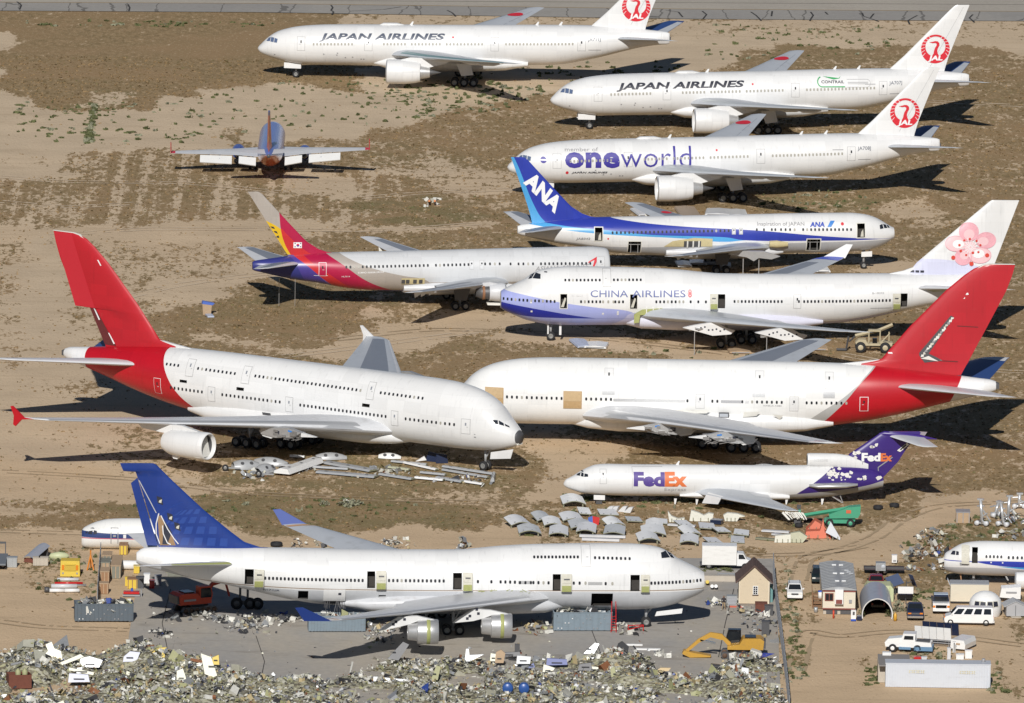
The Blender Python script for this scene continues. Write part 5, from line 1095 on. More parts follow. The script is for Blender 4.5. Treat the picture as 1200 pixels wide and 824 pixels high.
# ------------------------------------------------------------------ small jet seen from behind
P = Plane('airplane', 'small blue and orange jet seen from behind with its flaps lowered', (0, -35.6, 173.2, 0), T737)
lv = livery('desert_paint', (.14, .19, .50, 1), [((.62, .13, .03, 1), ('below', [(0, 2.4), (20, 2.6), (27, 3.5), (31, 4.3), (34, 4.6)]))], rough=.22)
P.fuselage(lv)
lvf = livery('desert_fin_paint', (.62, .07, .02, 1), [((.60, .25, .03, 1), ('above', [(26, 6.1), (30, 6.0), (34, 7.4)]), ('below', [(26, 6.4), (30, 6.35), (34, 7.9)])), ((.05, .09, .36, 1), ('above', [(26, 10.6), (36, 10.6)]))])
P.fin([(4.9, 25.5, 32.4), (5.6, 27.4, 32.6), (11.0, 32.6, 35.0), (11.2, 33.2, 35.1)], lvf, .13)
W3 = lambda b: [(0, 11.5, 19.2, 2.35, 2.2, .9), (1.88, 12.9, 19.2, 2.45+b*1.9, 2.3+b*1.9, .8), (5, 15.2, 19.4, 2.75+b*5, 2.65+b*5, .55), (14.2, 20.4, 22.2, 3.5+b*14.2, 3.48+b*14.2, .2), (14.45, 20.8, 22.3, 3.55+b*14.45, 3.53+b*14.45, .1)]
M_FLAP = mat('white_flap', (.74, .74, .72), .4, 0, .1, .8)
for sd, b in ((1, .033), (-1, -.033)):
    W = W3(b); P.wing('wing', W, M_LGPAINT, sd)
    P.sprism('winglet', [(20.7, 3.5+b*14.4), (22.3, 3.5+b*14.4), (23.2, 5.2+b*14.4), (22.4, 5.2+b*14.4)], sd*14.42-.05, sd*14.42+.05, mat('winglet_red', (.55, .04, .06), .4))
    P.wpatch('red_wing_tip', W, sd, 13.8, 14.4, .02, .98, mat('winglet_red', (.55, .04, .06), .4), .02)
    for n0, n1 in ((2.1, 4.6), (5.6, 10.2)):
        A, B = P.wsec(W, n0), P.wsec(W, n1); bm = bmesh.new()
        for k, (dx, dz, c) in enumerate(((.1, -.12, 1.1), (1.0, -.55, .8))):
            q = [P.v(A[2]+dx, sd*n0, A[4]+dz), P.v(B[2]+dx*.8, sd*n1, B[4]+dz), P.v(B[2]+dx*.8+c*.8, sd*n1, B[4]+dz-c*.5), P.v(A[2]+dx+c, sd*n0, A[4]+dz-c*.62)]
            lo = [Vector((p.x-.12, p.y, p.z-.12)) for p in q]; vs = [bm.verts.new(p) for p in q+lo]
            for f in ((0, 1, 2, 3), (7, 6, 5, 4), (0, 4, 5, 1), (1, 5, 6, 2), (2, 6, 7, 3), (3, 7, 4, 0)): bm.faces.new([vs[i] for i in f])
        bmobj('trailing_flap', bm, M_FLAP, P.root)
    for q in (7.4, 9.0): P.loft('flap_track_fairing', [(17.5, 2.4+b*q, 2.7+b*q, .05), (19, 2.2+b*q, 2.7+b*q, .16), (21, 2.1+b*q, 2.4+b*q, .12)], M_LGPAINT, 0, sd*q)
    P.wing('tailplane', [(.3, 28.5, 32.2, 4.7, 4.65, .35), (6.1, 31.6, 33.2, 5.3+b*6, 5.28+b*6, .12), (6.35, 32.0, 33.3, 5.35+b*6, 5.33+b*6, .06)], M_LGPAINT, sd)
    P.engine(sd*4.85, 9.8, 1.75, .95, 3.4, mat('desert_blue', (.06, .10, .36), .3), pylon=[(10.5, 2.6), (12, 2.75), (15.5, 2.6), (14, 2.2)])
    P.gear(16.8, sd*2.6, 2.3, (0,), .5, .38, .42, 'main_gear')
P.gear(4.0, 0, 1.6, (0,), .35, .25, .25, 'nose_gear')
bm = bmesh.new(); add_lathe(bm, [(32.9, .3), (33.3, .26), (33.3, .02)], 'X', 14, (0, 0, 4.5)); bmobj('apu_exhaust', bm, M_DKMETAL, P.root)
# ------------------------------------------------------------------ ground
def gp(pts): return [G(x, y).xy for x, y in pts]
ZONES = [   # (photo outline laid on the ground, cover 0-1, green 0-1, warm 0-1, rows 0-1)
 ([(-400, -400), (1600, -400), (1600, 1000), (-400, 1000)], .68, .16, .3, 0),
 ([(-80, 8), (1300, 16), (1300, 56), (1000, 55), (880, 68), (760, 88), (660, 108), (560, 128), (430, 148), (330, 165), (180, 176), (60, 190), (-80, 192)], .06, .1, .0, 0),
 ([(15, 27), (345, 28), (430, 66), (410, 92), (345, 90), (300, 100), (240, 112), (150, 120), (70, 117), (0, 97), (4, 70)], .86, .1, .2, 0),
 ([(92, 96), (168, 96), (172, 108), (100, 110)], .35, .5, .0, 0),
 ([(-80, 192), (60, 190), (180, 176), (330, 165), (470, 178), (480, 262), (-80, 262)], .60, .12, .15, .9),
 ([(-80, 176), (60, 180), (90, 200), (-80, 205)], .15, .1, .1, .2),
 ([(400, 150), (560, 180), (500, 200), (420, 200)], .62, .3, .1, 0),
 ([(440, 195), (530, 190), (540, 210), (430, 215)], .38, .1, .1, 0), ([(330, 215), (400, 212), (420, 240), (330, 245)], .25, 0, .2, .2), ([(510, 210), (600, 206), (600, 232), (490, 236)], .33, 0, .3, 0),
 ([(-80, 262), (480, 262), (560, 275), (300, 290), (280, 300), (-80, 300)], .38, .1, .45, .35),
 ([(540, 236), (420, 250), (420, 262), (600, 262)], .75, .55, .3, 0),
 ([(-80, 300), (280, 300), (300, 330), (230, 345), (120, 380), (-80, 470)], .42, .1, .25, .4),
 ([(150, 330), (300, 318), (340, 325), (200, 350)], .16, 0, .2, 0),
 ([(35, 262), (60, 262), (95, 340), (100, 420), (60, 430), (20, 400)], .16, 0, .1, .2),
 ([(-80, 420), (60, 400), (140, 420), (240, 470), (230, 545), (90, 555), (-80, 560)], .14, .05, .25, .1),
 ([(10, 410), (40, 400), (50, 420), (20, 440)], .55, 0, .2, 0), ([(60, 440), (115, 435), (115, 460), (65, 470)], .42, 0, .2, 0),
 ([(250, 345), (380, 335), (480, 350), (440, 372), (330, 385), (200, 375)], .8, .3, .5, 0),
 ([(200, 398), (330, 398), (410, 393), (440, 358), (560, 368), (640, 383), (700, 392), (900, 418), (960, 424), (700, 424), (620, 407), (560, 400), (480, 403), (420, 408), (300, 405), (200, 406)], .07, 0, .5, 0),
 ([(480, 345), (570, 362), (520, 372), (450, 372)], .5, .1, .5, 0),
 ([(610, 390), (760, 395), (960, 408), (960, 416), (700, 410)], .55, .2, .5, 0),
 ([(1000, 298), (1060, 296), (1110, 308), (1060, 318), (1030, 314)], .12, 0, .5, 0),
 ([(1010, 250), (1110, 235), (1120, 250), (1020, 262)], .35, 0, .4, 0), ([(900, 60), (1010, 60), (1010, 70), (900, 76)], .8, .2, .2, 0),
 ([(860, 225), (1000, 222), (1050, 240), (900, 250)], .7, .5, .3, 0),
 ([(430, 408), (640, 412), (600, 440), (420, 430)], .68, .15, .6, 0),
 ([(600, 500), (720, 505), (770, 530), (640, 545), (600, 530)], .3, .2, .7, 0),
 ([(640, 500), (800, 505), (840, 520), (700, 530)], .6, .5, .5, 0), ([(700, 545), (640, 560), (600, 566), (600, 575), (660, 580)], .5, .1, .5, 0),
 ([(640, 531), (720, 535), (760, 545), (640, 545)], .2, 0, .7, 0),
 ([(-80, 540), (120, 545), (260, 560), (420, 572), (600, 575), (650, 590), (640, 610), (560, 598), (400, 580), (150, 580), (-80, 590)], .16, .1, .75, 0),
 ([(180, 572), (420, 570), (560, 588), (560, 606), (520, 623), (350, 620), (150, 612), (70, 610), (60, 590)], .84, .45, .6, 0),
 ([(60, 590), (160, 585), (180, 606), (70, 612)], .7, .1, .7, 0),
 ([(100, 515), (260, 510), (260, 545), (110, 530)], .45, .3, .4, 0), ([(240, 540), (440, 535), (600, 545), (600, 566), (420, 566), (240, 562)], .66, .5, .6, 0),
 ([(-80, 612), (600, 612), (640, 625), (600, 645), (200, 650), (170, 800), (-80, 800)], .06, 0, .85, 0),
 ([(50, 640), (115, 636), (125, 690), (100, 706), (40, 706), (20, 690)], .45, .4, .8, 0),
 ([(580, 575), (960, 575), (1010, 600), (960, 632), (800, 645), (640, 645), (590, 620)], .62, .25, .6, 0),
 ([(760, 645), (960, 638), (1040, 602), (1090, 590), (1240, 576), (1240, 592), (1130, 602), (1060, 636), (1010, 650), (1020, 690), (1240, 690), (1240, 900), (905, 900), (900, 660), (820, 660)], .04, 0, .85, 0),
 ([(1060, 640), (1090, 612), (1240, 596), (1240, 645), (1110, 664), (1070, 664)], .66, .45, .7, 0),
 ([(1070, 692), (1100, 690), (1110, 712), (1072, 712)], .7, .6, .7, 0), ([(1170, 715), (1240, 712), (1240, 740), (1190, 735)], .6, .5, .7, 0),
 ([(915, 660), (925, 660), (945, 800), (922, 800)], .8, .6, .7, 0), ([(1050, 752), (1130, 755), (1130, 775), (1060, 775)], .75, .6, .7, 0), ([(1015, 780), (1035, 780), (1035, 800), (1012, 800)], .8, .6, .7, 0), ([(1160, 770), (1175, 770), (1180, 810), (1160, 810)], .7, .6, .7, 0),
 ([(1180, 745), (1240, 740), (1240, 780), (1190, 775)], .35, .5, .7, 0),
 ([(985, 658), (1010, 622), (1050, 596), (1100, 580), (1240, 562), (1240, 598), (1130, 606), (1062, 642), (1012, 664)], .02, 0, .8, 0),
 ([(-80, 268), (480, 258), (560, 256), (560, 268), (480, 272), (-80, 286)], .1, 0, .4, 0), ([(640, 545), (700, 548), (690, 575), (600, 580)], .12, 0, .7, 0),
 ([(640, 640), (760, 638), (830, 662), (830, 672), (700, 662)], .05, 0, .8, 0),
]
def inpoly(P, X, Y):
    r = np.zeros(X.shape, bool); n = len(P); j = n-1
    for i in range(n):
        xi, yi = P[i]; xj, yj = P[j]
        c = ((yi > Y) != (yj > Y)); r ^= c & (X < (xj-xi)*(Y-yi)/((yj-yi) if yj != yi else 1e-9)+xi); j = i
    return r
def vnoise(X, Y, s, seed):
    r = np.random.default_rng(seed).random((256, 256)); u, v = X/s, Y/s
    i, j = np.floor(u).astype(int), np.floor(v).astype(int); a, b = u-i, v-j; a = a*a*(3-2*a); b = b*b*(3-2*b)
    g = lambda p, q: r[p % 256, q % 256]
    return (g(i, j)*(1-a)+g(i+1, j)*a)*(1-b)+(g(i, j+1)*(1-a)+g(i+1, j+1)*a)*b
ZG = [(np.array([tuple(p) for p in gp(z[0])]), z[1:]) for z in ZONES]
def cover(X, Y):
    """vegetation cover, greenness, warmth and row marks at ground points"""
    wx = (vnoise(X, Y, 9, 1)-.5)*7+(vnoise(X, Y, 2.5, 2)-.5)*4; wy = (vnoise(X, Y, 22, 3)-.5)*26+(vnoise(X, Y, 6, 4)-.5)*16
    A, B = X+wx, Y+wy; out = np.zeros(X.shape+(4,))
    for P, v in ZG:
        m = inpoly(P, A, B) if P[:, 0].max()-P[:, 0].min() < 140 or True else None
        out[m] = v
    return out
ax_ = np.concatenate([[-6000, -1500, -400, -160], np.arange(-92, 92.1, .6), [160, 400, 1500, 6000]])
ay_ = np.concatenate([[-1400, -700, -420], np.arange(-345, 300.1, 2.0), [340, 450, 800, 2000, 6000, 20000]])
GX, GY = np.meshgrid(ax_, ay_); CV = cover(GX, GY)
for _ in range(3):
    CV[1:-1, 1:-1] = (CV[1:-1, 1:-1]*2+CV[:-2, 1:-1]+CV[2:, 1:-1]+CV[1:-1, :-2]+CV[1:-1, 2:])/6
nx, ny = len(ax_), len(ay_)
GZ = (vnoise(GX, GY, 4, 9)-.5)*.04+(vnoise(GX, GY, 1.4, 10)-.5)*.02
V = np.stack([GX, GY, GZ-.04], -1).reshape(-1, 3)
I = np.arange(nx*ny).reshape(ny, nx); F = np.stack([I[:-1, :-1], I[:-1, 1:], I[1:, 1:], I[1:, :-1]], -1).reshape(-1, 4)
me = bpy.data.meshes.new('ground'); me.vertices.add(len(V)); me.vertices.foreach_set('co', V.ravel().astype(np.float32))
me.loops.add(F.size); me.loops.foreach_set('vertex_index', F.ravel().astype(np.int32)); me.polygons.add(len(F)); me.polygons.foreach_set('loop_start', np.arange(0, F.size, 4, dtype=np.int32)); me.polygons.foreach_set('use_smooth', np.ones(len(F), bool))
me.update(calc_edges=True)
at = me.attributes.new('cover', 'FLOAT_COLOR', 'POINT'); at.data.foreach_set('color', CV.reshape(-1).astype(np.float32))
m = bpy.data.materials.new('desert_ground'); nt, b = nodes(m)
tc = N(nt, 'ShaderNodeTexCoord').outputs['Object']
a = N(nt, 'ShaderNodeAttribute', attribute_name='cover'); sp = N(nt, 'ShaderNodeSeparateColor'); nt.links.new(a.outputs['Color'], sp.inputs[0])
veg, green, warm, rows = sp.outputs[0], sp.outputs[1], sp.outputs[2], a.outputs['Alpha']
n1 = noise(nt, .09, 4, tc, .6); n2 = noise(nt, 1.05, 8, tc, .66, (1, .36, 1)); n3 = noise(nt, 2.6, 4, tc, .6, (1, .42, 1)); n5 = noise(nt, .28, 5, tc, .62, (1, .5, 1)); nr = noise(nt, .55, 3, tc, .55, (1, .025, 1)); nw = noise(nt, .5, 5, tc, .6, (.12, 1, 1))
cv = mth(nt, 'ADD', veg, mth(nt, 'MULTIPLY', mth(nt, 'SUBTRACT', n2, .5), 1.7))
cv = mth(nt, 'ADD', cv, mth(nt, 'MULTIPLY', mth(nt, 'SUBTRACT', n1, .5), .5))
cv = mth(nt, 'ADD', cv, mth(nt, 'MULTIPLY', mth(nt, 'SUBTRACT', n5, .5), 1.0))
cv = mth(nt, 'ADD', cv, mth(nt, 'MULTIPLY', mth(nt, 'SUBTRACT', n3, .5), .7))
cv = mth(nt, 'ADD', cv, mth(nt, 'MULTIPLY', mth(nt, 'MULTIPLY', rows, mth(nt, 'SUBTRACT', nr, .5)), 1.9))
mask = smooth(nt, cv, .40, .58)
sand = mixc(nt, warm, (.61, .48, .335, 1), (.62, .455, .29, 1))
sand = mixc(nt, mth(nt, 'MULTIPLY', smooth(nt, nw, .5, .7), .35), sand, (.43, .32, .205, 1))
sand = mixc(nt, 1.0, sand, mth(nt, 'MULTIPLY_ADD', n1, .45, .76), 'MULTIPLY')
sand = mixc(nt, mth(nt, 'MULTIPLY', smooth(nt, n3, .57, .7), .35), sand, (.34, .25, .155, 1))
g1 = mixc(nt, smooth(nt, n2, .35, .65), (.365, .255, .142, 1), (.235, .165, .086, 1))
g1 = mixc(nt, smooth(nt, noise(nt, .035, 3, tc), .42, .62), g1, (.33, .222, .122, 1))
gg = mixc(nt, smooth(nt, n3, .4, .6), (.225, .19, .09, 1), (.145, .13, .06, 1))
grn = mth(nt, 'MULTIPLY', green, mth(nt, 'MULTIPLY_ADD', smooth(nt, noise(nt, .16, 4, tc), .38, .6), 1.2, .15))
gr = mixc(nt, grn, g1, gg)
gr = mixc(nt, mth(nt, 'MULTIPLY', smooth(nt, n3, .54, .66), .55), gr, (.50, .38, .24, 1))
c = mixc(nt, mask, sand, gr)
nt.links.new(c, b.inputs['Base Color']); b.inputs['Roughness'].default_value = 1; b.inputs['Specular IOR Level'].default_value = .1
bp = N(nt, 'ShaderNodeBump'); bp.inputs['Strength'].default_value = .5; bp.inputs['Distance'].default_value = .25; nt.links.new(n3, bp.inputs['Height']); nt.links.new(bp.outputs[0], b.inputs['Normal'])
me.materials.append(m); setp(link('ground', me), kind='structure')

# --- paved strips
def paving(name, pts, z, m, kind='structure'):
    o = pyobj(name, [tuple(p)+(z,) for p in gp(pts)], [tuple(range(len(pts)))], m); o['kind'] = kind
    bm = bmesh.new(); bm.from_mesh(o.data)
    for f in bm.faces:
        if f.normal.z < 0: f.normal_flip()
    bm.to_mesh(o.data); bm.free(); return o
def pave_mat(name, c0, c1, crack=0, sc=.06, stain=.4):
    m = bpy.data.materials.new(name); nt, b = nodes(m); tc = N(nt, 'ShaderNodeTexCoord').outputs['Object']
    n1 = noise(nt, sc, 6, tc, .65, (1, .5, 1)); n2 = noise(nt, 1.3, 5, tc); n4 = noise(nt, .25, 5, tc, .6, (.5, 1.2, 1))
    c = mixc(nt, smooth(nt, n1, .35, .65), c0, c1); c = mixc(nt, 1.0, c, mth(nt, 'MULTIPLY_ADD', n2, .35, .82), 'MULTIPLY')
    c = mixc(nt, mth(nt, 'MULTIPLY', smooth(nt, n4, .54, .72), stain), c, (.10, .075, .05, 1))
    if crack:
        v = N(nt, 'ShaderNodeTexVoronoi', feature='DISTANCE_TO_EDGE'); v.inputs['Scale'].default_value = crack
        wv = N(nt, 'ShaderNodeMapping'); wv.inputs['Scale'].default_value = (1, .12, 1); nt.links.new(tc, wv.inputs[0])
        ad = N(nt, 'ShaderNodeVectorMath', operation='ADD'); nt.links.new(wv.outputs[0], ad.inputs[0])
        nz = N(nt, 'ShaderNodeTexNoise'); nz.inputs['Scale'].default_value = .3; nt.links.new(tc, nz.inputs['Vector']); nt.links.new(nz.outputs['Color'], ad.inputs[1])
        nt.links.new(ad.outputs[0], v.inputs['Vector'])
        c = mixc(nt, mth(nt, 'MULTIPLY', mth(nt, 'LESS_THAN', v.outputs['Distance'], .012), .55), c, (.06, .055, .05, 1))
    nt.links.new(c, b.inputs['Base Color']); b.inputs['Roughness'].default_value = .95; b.inputs['Specular IOR Level'].default_value = .15; return m
M_TAXI = pave_mat('taxiway_concrete', (.45, .41, .35, 1), (.40, .365, .315, 1), 0, .03, .1)
M_SHOULDER = pave_mat('taxiway_asphalt', (.32, .305, .285, 1), (.36, .34, .31, 1), .14, .05, .12)
M_APRON = pave_mat('apron_concrete', (.36, .345, .325, 1), (.44, .395, .33, 1), 0, .05, .28)
paving('taxiway', [(-300, 2.2), (300, 4.8), (800, 11.5), (1500, 16.5), (1500, -150), (-300, -150)], .03, M_TAXI)
paving('taxiway_shoulder', [(-300, 11), (300, 14.6), (800, 22.4), (1500, 27), (1500, 15.6), (800, 10.6), (300, 4), (-300, 1.4)], .045, M_SHOULDER)
paving('taxiway_edge_line', [(-300, 1.9), (300, 4.6), (800, 11.2), (1500, 16.2), (1500, 15.8), (800, 10.7), (300, 4.1), (-300, 1.4)], .06, mat('faded_yellow_line', (.36, .25, .12), .9))
paving('concrete_joint', [(-300, -3.0), (1500, 7.8), (1500, 7.6), (-300, -3.2)], .06, mat('joint_dark', (.2, .18, .15), .9))
paving('apron', [(164, 660), (178, 650), (905, 655), (909, 672), (916, 840), (132, 840), (150, 752)], .03, M_APRON)
M_TAR = mat('sealed_crack', (.045, .042, .04), .9)
for k, pts in enumerate(([(388, 6), (390, 9), (388, 12), (391, 14), (389, 17)], [(524, 12), (530, 15), (534, 19)], [(150, 5), (152, 9), (151, 13)], [(20, 2), (25, 6), (23, 11)], [(470, 8), (450, 11), (410, 13)], [(823, 13), (828, 17), (824, 22)], [(880, 14), (886, 18), (892, 24), (906, 23)], [(950, 14), (953, 18), (949, 24)], [(1024, 16), (1020, 21)], [(1075, 18), (1064, 24), (1066, 28)], [(1140, 17), (1136, 21), (1142, 26)], [(780, 12), (795, 14), (800, 20)], [(905, 13), (904, 19)], [(967, 14), (970, 17)], [(1010, 15), (1012, 19), (1030, 25)], [(180, 712), (260, 722), (420, 730), (560, 748)], [(700, 700), (690, 730), (705, 768)], [(860, 690), (850, 730), (842, 770)], [(300, 745), (310, 775), (305, 800)], [(560, 735), (640, 746), (780, 748), (900, 742)], [(200, 690), (190, 730), (196, 760)])):
    bm = bmesh.new()
    for p, q in zip(pts, pts[1:]):
        a_, b_ = G(*p, .07), G(*q, .07); w_ = Vector((.14 if p[1] < 50 else .045, 0, 0)); bm.faces.new([bm.verts.new(v) for v in (a_-w_, a_+w_, b_+w_, b_-w_)])
    setp(bmobj('pavement_crack', bm, M_TAR, norm=False), kind='structure')

# --- tufts and scrub
M_TUFT = [mat('dry_grass', (.27, .185, .095), 1, 0, .35, .3), mat('brown_grass', (.16, .112, .058), 1, 0, .3, .3), mat('olive_grass', (.155, .135, .064), 1, 0, .3, .3), mat('green_scrub', (.12, .13, .06), 1, 0, .35, .4), mat('sage_scrub', (.24, .24, .165), 1, 0, .35, .4)]
for m in M_TUFT: m.node_tree.nodes['Principled BSDF'].inputs['Specular IOR Level'].default_value = .05
def clumps(name, X, Y, W, H, MI, k=6, z0=-.05):
    """thousands of small leafy clumps as one mesh: k bent blades-bundles each"""
    n = len(X); rg = np.random.default_rng(len(X))
    th = rg.random((n, k))*6.283; rr = rg.random((n, k))**.6
    cx = X[:, None]+np.cos(th)*rr*W[:, None]*.5; cy = Y[:, None]+np.sin(th)*rr*W[:, None]*.5
    ph = rg.random((n, k))*6.283; s = (.35+.5*rg.random((n, k)))*W[:, None]; h = (.55+.6*rg.random((n, k)))*H[:, None]*(1.15-.6*rr)
    dx, dy = np.cos(ph)*s*.5, np.sin(ph)*s*.5; lx, ly = rg.normal(0, .3, (n, k))*s, rg.normal(0, .3, (n, k))*s
    z = np.full((n, k), z0)
    P0 = np.stack([cx-dx, cy-dy, z], -1); P1 = np.stack([cx+dx, cy+dy, z], -1); P2 = np.stack([cx+dx*.7+lx, cy+dy*.7+ly, h*(.7+.5*rg.random((n, k)))], -1); P3 = np.stack([cx-dx*.6+lx, cy-dy*.6+ly, h], -1)
    V = np.stack([P0, P1, P2, P3], 2).reshape(-1, 3); nf = n*k; F = np.arange(nf*4).reshape(nf, 4)
    me = bpy.data.meshes.new(name); me.vertices.add(len(V)); me.vertices.foreach_set('co', V.ravel().astype(np.float32)); me.loops.add(nf*4); me.loops.foreach_set('vertex_index', F.ravel().astype(np.int32))
    me.polygons.add(nf); me.polygons.foreach_set('loop_start', np.arange(0, nf*4, 4, dtype=np.int32)); me.polygons.foreach_set('material_index', np.repeat(MI, k).astype(np.int32)); me.update(calc_edges=True)
    for m in M_TUFT: me.materials.append(m)
    return setp(link(name, me), kind='stuff')
apron_p = np.array([tuple(p) for p in gp([(164, 660), (178, 650), (905, 655), (909, 672), (916, 840), (132, 840), (150, 752)])]); shoulder_p = np.array([tuple(p) for p in gp([(-300, 12), (300, 15.6), (800, 23.4), (1500, 28), (1500, -200), (-300, -200)])])
n = 150000; X = RNG.uniform(-88, 88, n); Y = RNG.uniform(-320, 268, n); CVp = cover(X, Y)
p = (CVp[:, 0]*1.15-.15+.5*(vnoise(X, Y, 3, 21)-.5)+.9*CVp[:, 3]*(vnoise(X*3, Y*.25, 2.5, 22)-.5)); keep = (RNG.random(n) < np.clip(p, .012, 1)*.62) & ~inpoly(apron_p, X, Y) & ~inpoly(shoulder_p, X, Y)
X, Y, CVp = X[keep], Y[keep], CVp[keep]; g_ = RNG.random(len(X)); gn = vnoise(X, Y, 12, 23)
MI = np.where(g_ < CVp[:, 1]*1.3*gn, 2, np.where(g_ > .6, 1, 0)); MI = np.where((CVp[:, 1] > .4) & (g_ > .93), 3, MI)
W_ = RNG.uniform(.15, .5, len(X)); H_ = RNG.uniform(.05, .17, len(X))
clumps('dry_grass', X, Y, W_, H_, MI, 3)
# greener scrub in the sandy band near the paved strip and along a few edges
BX, BY = [], []
def scatter(pts, n, jit=0):
    P = np.array([tuple(q) for q in gp(pts)]); lo, hi = P.min(0), P.max(0); out = []
    while len(out) < n:
        q = RNG.uniform(lo, hi, (n*3, 2)); q = q[inpoly(P, q[:, 0], q[:, 1])]; out += [tuple(a) for a in q]
    for a in out[:n]: BX.append(a[0]); BY.append(a[1])
scatter([(180, 120), (340, 92), (560, 90), (640, 110), (560, 130), (430, 148), (330, 160), (180, 170), (20, 165), (20, 120)], 300)
scatter([(420, 110), (560, 96), (650, 100), (600, 128), (480, 140)], 150)
scatter([(600, 75), (800, 72), (790, 88), (640, 100)], 50); scatter([(810, 28), (1060, 30), (1060, 62), (830, 72)], 90); scatter([(30, 24), (330, 26), (320, 32), (30, 32)], 60)
scatter([(880, 225), (1010, 222), (1040, 245), (900, 250)], 45); scatter([(700, 405), (960, 405), (960, 420), (700, 420)], 25); scatter([(640, 580), (960, 582), (960, 592), (660, 590)], 55); scatter([(640, 590), (960, 600), (960, 635), (600, 635)], 40)
scatter([(917, 662), (924, 660), (948, 800), (924, 800)], 60); scatter([(1072, 690), (1098, 690), (1108, 714), (1066, 716)], 28); scatter([(1180, 716), (1230, 712), (1230, 735)], 18); scatter([(1050, 752), (1130, 756), (1130, 773), (1062, 773)], 26); scatter([(1014, 782), (1033, 782), (1030, 803), (1012, 803)], 16); scatter([(1160, 775), (1172, 775), (1180, 812), (1160, 812)], 14)
scatter([(1060, 640), (1090, 614), (1200, 600), (1200, 640)], 60); scatter([(40, 645), (112, 640), (112, 704), (40, 704)], 40); scatter([(560, 590), (180, 575), (150, 600), (350, 618)], 60)
scatter([(820, 664), (862, 664), (862, 670), (820, 670)], 30)
scatter([(109, 123), (114, 123), (107, 168), (101, 168)], 150)
BX, BY = np.array(BX), np.array(BY); nb = len(BX); MI = np.where(RNG.random(nb) < .75, 3, 4)
clumps('desert_scrub', BX, BY, RNG.uniform(.2, .95, nb)**1.2, RNG.uniform(.1, .42, nb), MI, 12)
def shrub(px, py, w, h, mi, label):
    c = G(px, py); n = 26; rg = np.random.default_rng(int(px*7+py)); bm = bmesh.new()
    for k in range(90):
        t = rg.random()*6.283; r = math.sqrt(rg.random()); z = h*rg.random()*math.sqrt(max(.05, 1-r*r)); q = Vector((math.cos(t)*r*w/2, math.sin(t)*r*w/2, z)); s = w*rg.uniform(.06, .13)
        d = Vector(rg.normal(0, 1, 3)).normalized(); e = d.orthogonal().normalized()*s; f = d.cross(e)
        bm.faces.new([bm.verts.new(q+e), bm.verts.new(q+f), bm.verts.new(q-e), bm.verts.new(q-f*.6)])
    for k in range(5): add_bar(bm, (0, 0, 0), (rg.normal(0, w*.15), rg.normal(0, w*.15), h*.6), .02, 4, mi=0)
    o = bmobj('shrub', bm, M_TUFT[mi], loc=c, norm=False); setp(o, label, 'shrub', 'sage shrubs')
for a in ((405, 593, 2.2, .9, 4, 'pale sage shrub left of the blue wing-tip, beside white litter'), (417, 591, 1.8, .8, 4, 'sage shrub right of litter behind the blue globe-tailed jumbo'), (380, 592, 1.4, .7, 4, 'small sage shrub farthest left behind the jumbo wing'),
          (1052, 716, 1.9, 1.5, 4, 'round sage bush between the curved tunnel garage and the dark pickup'), (1042, 722, 1.1, 1.0, 3, 'low green bush at the right foot of the tunnel garage'), (1009, 723, 1.0, 1.1, 3, 'green bush at the left foot of the tunnel garage'),
          (560, 92, 1.5, .7, 4, 'sage shrub by the main wheels of the farthest white twin jet'), (478, 103, 1.3, .6, 3, 'green shrub on sand under the farthest twin jet engine'), (590, 103, 1.4, .6, 4, 'grey sage shrub right of the farthest jet main wheels'), (800, 587, 1.3, .6, 4, 'sage shrub under the freighter wing root')): shrub(*a)
# --- wheel tracks across the dirt
M_TRACK = mat('packed_dirt', (.62, .49, .345), 1, 0, .15, .8); M_TRACKD = mat('rutted_dirt', (.42, .31, .19), 1, 0, .2, .8)
for k, (pts, m) in enumerate((([(0, 207), (90, 213), (200, 214), (330, 225)], M_TRACK), ([(0, 236), (80, 242), (160, 238)], M_TRACK), ([(140, 350), (210, 334), (300, 322), (380, 316)], M_TRACK), ([(300, 421), (380, 412), (470, 400), (560, 388)], M_TRACK), ([(390, 398), (520, 386), (600, 388), (720, 398), (850, 414)], M_TRACKD), ([(60, 276), (200, 268), (420, 270), (560, 262)], M_TRACK), ([(0, 552), (140, 560), (300, 578), (480, 586), (620, 590)], M_TRACKD), ([(0, 622), (120, 626), (260, 632)], M_TRACKD), ([(830, 652), (960, 648), (1020, 632), (1060, 606), (1110, 592), (1200, 588)], M_TRACKD), ([(930, 795), (950, 740), (985, 745), (1060, 740), (1200, 756)], M_TRACKD), ([(936, 680), (945, 655), (1010, 640)], M_TRACKD), ([(1000, 110), (1080, 118), (1200, 124)], M_TRACK), ([(420, 232), (500, 226), (600, 222)], M_TRACK), ([(985, 415), (1080, 430), (1200, 436)], M_TRACK), ([(0, 728), (60, 735), (150, 738)], M_TRACKD))):
    P_ = [G(*p) for p in pts]; bm = bmesh.new(); rg = np.random.default_rng(k)
    tab = [(i,)+tuple(p) for i, p in enumerate(P_)]; n = 14*(len(pts)-1); L = [Vector((interp(tab, i*(len(pts)-1)/n, 1), interp(tab, i*(len(pts)-1)/n, 2), .002)) for i in range(n+1)]
    for o in (-.95, .95):
        q = []
        for i in range(n+1):
            d = (L[min(i+1, n)]-L[max(i-1, 0)]).normalized(); s_ = Vector((-d.y, d.x, 0)); w_ = .12+.2*rg.random(); q.append((bm.verts.new(L[i]+s_*(o-w_)), bm.verts.new(L[i]+s_*(o+w_))))
        for i in range(n):
            if rg.random() > .12: bm.faces.new((q[i][0], q[i][1], q[i+1][1], q[i+1][0]))
    setp(bmobj('wheel_track', bm, m), kind='structure')
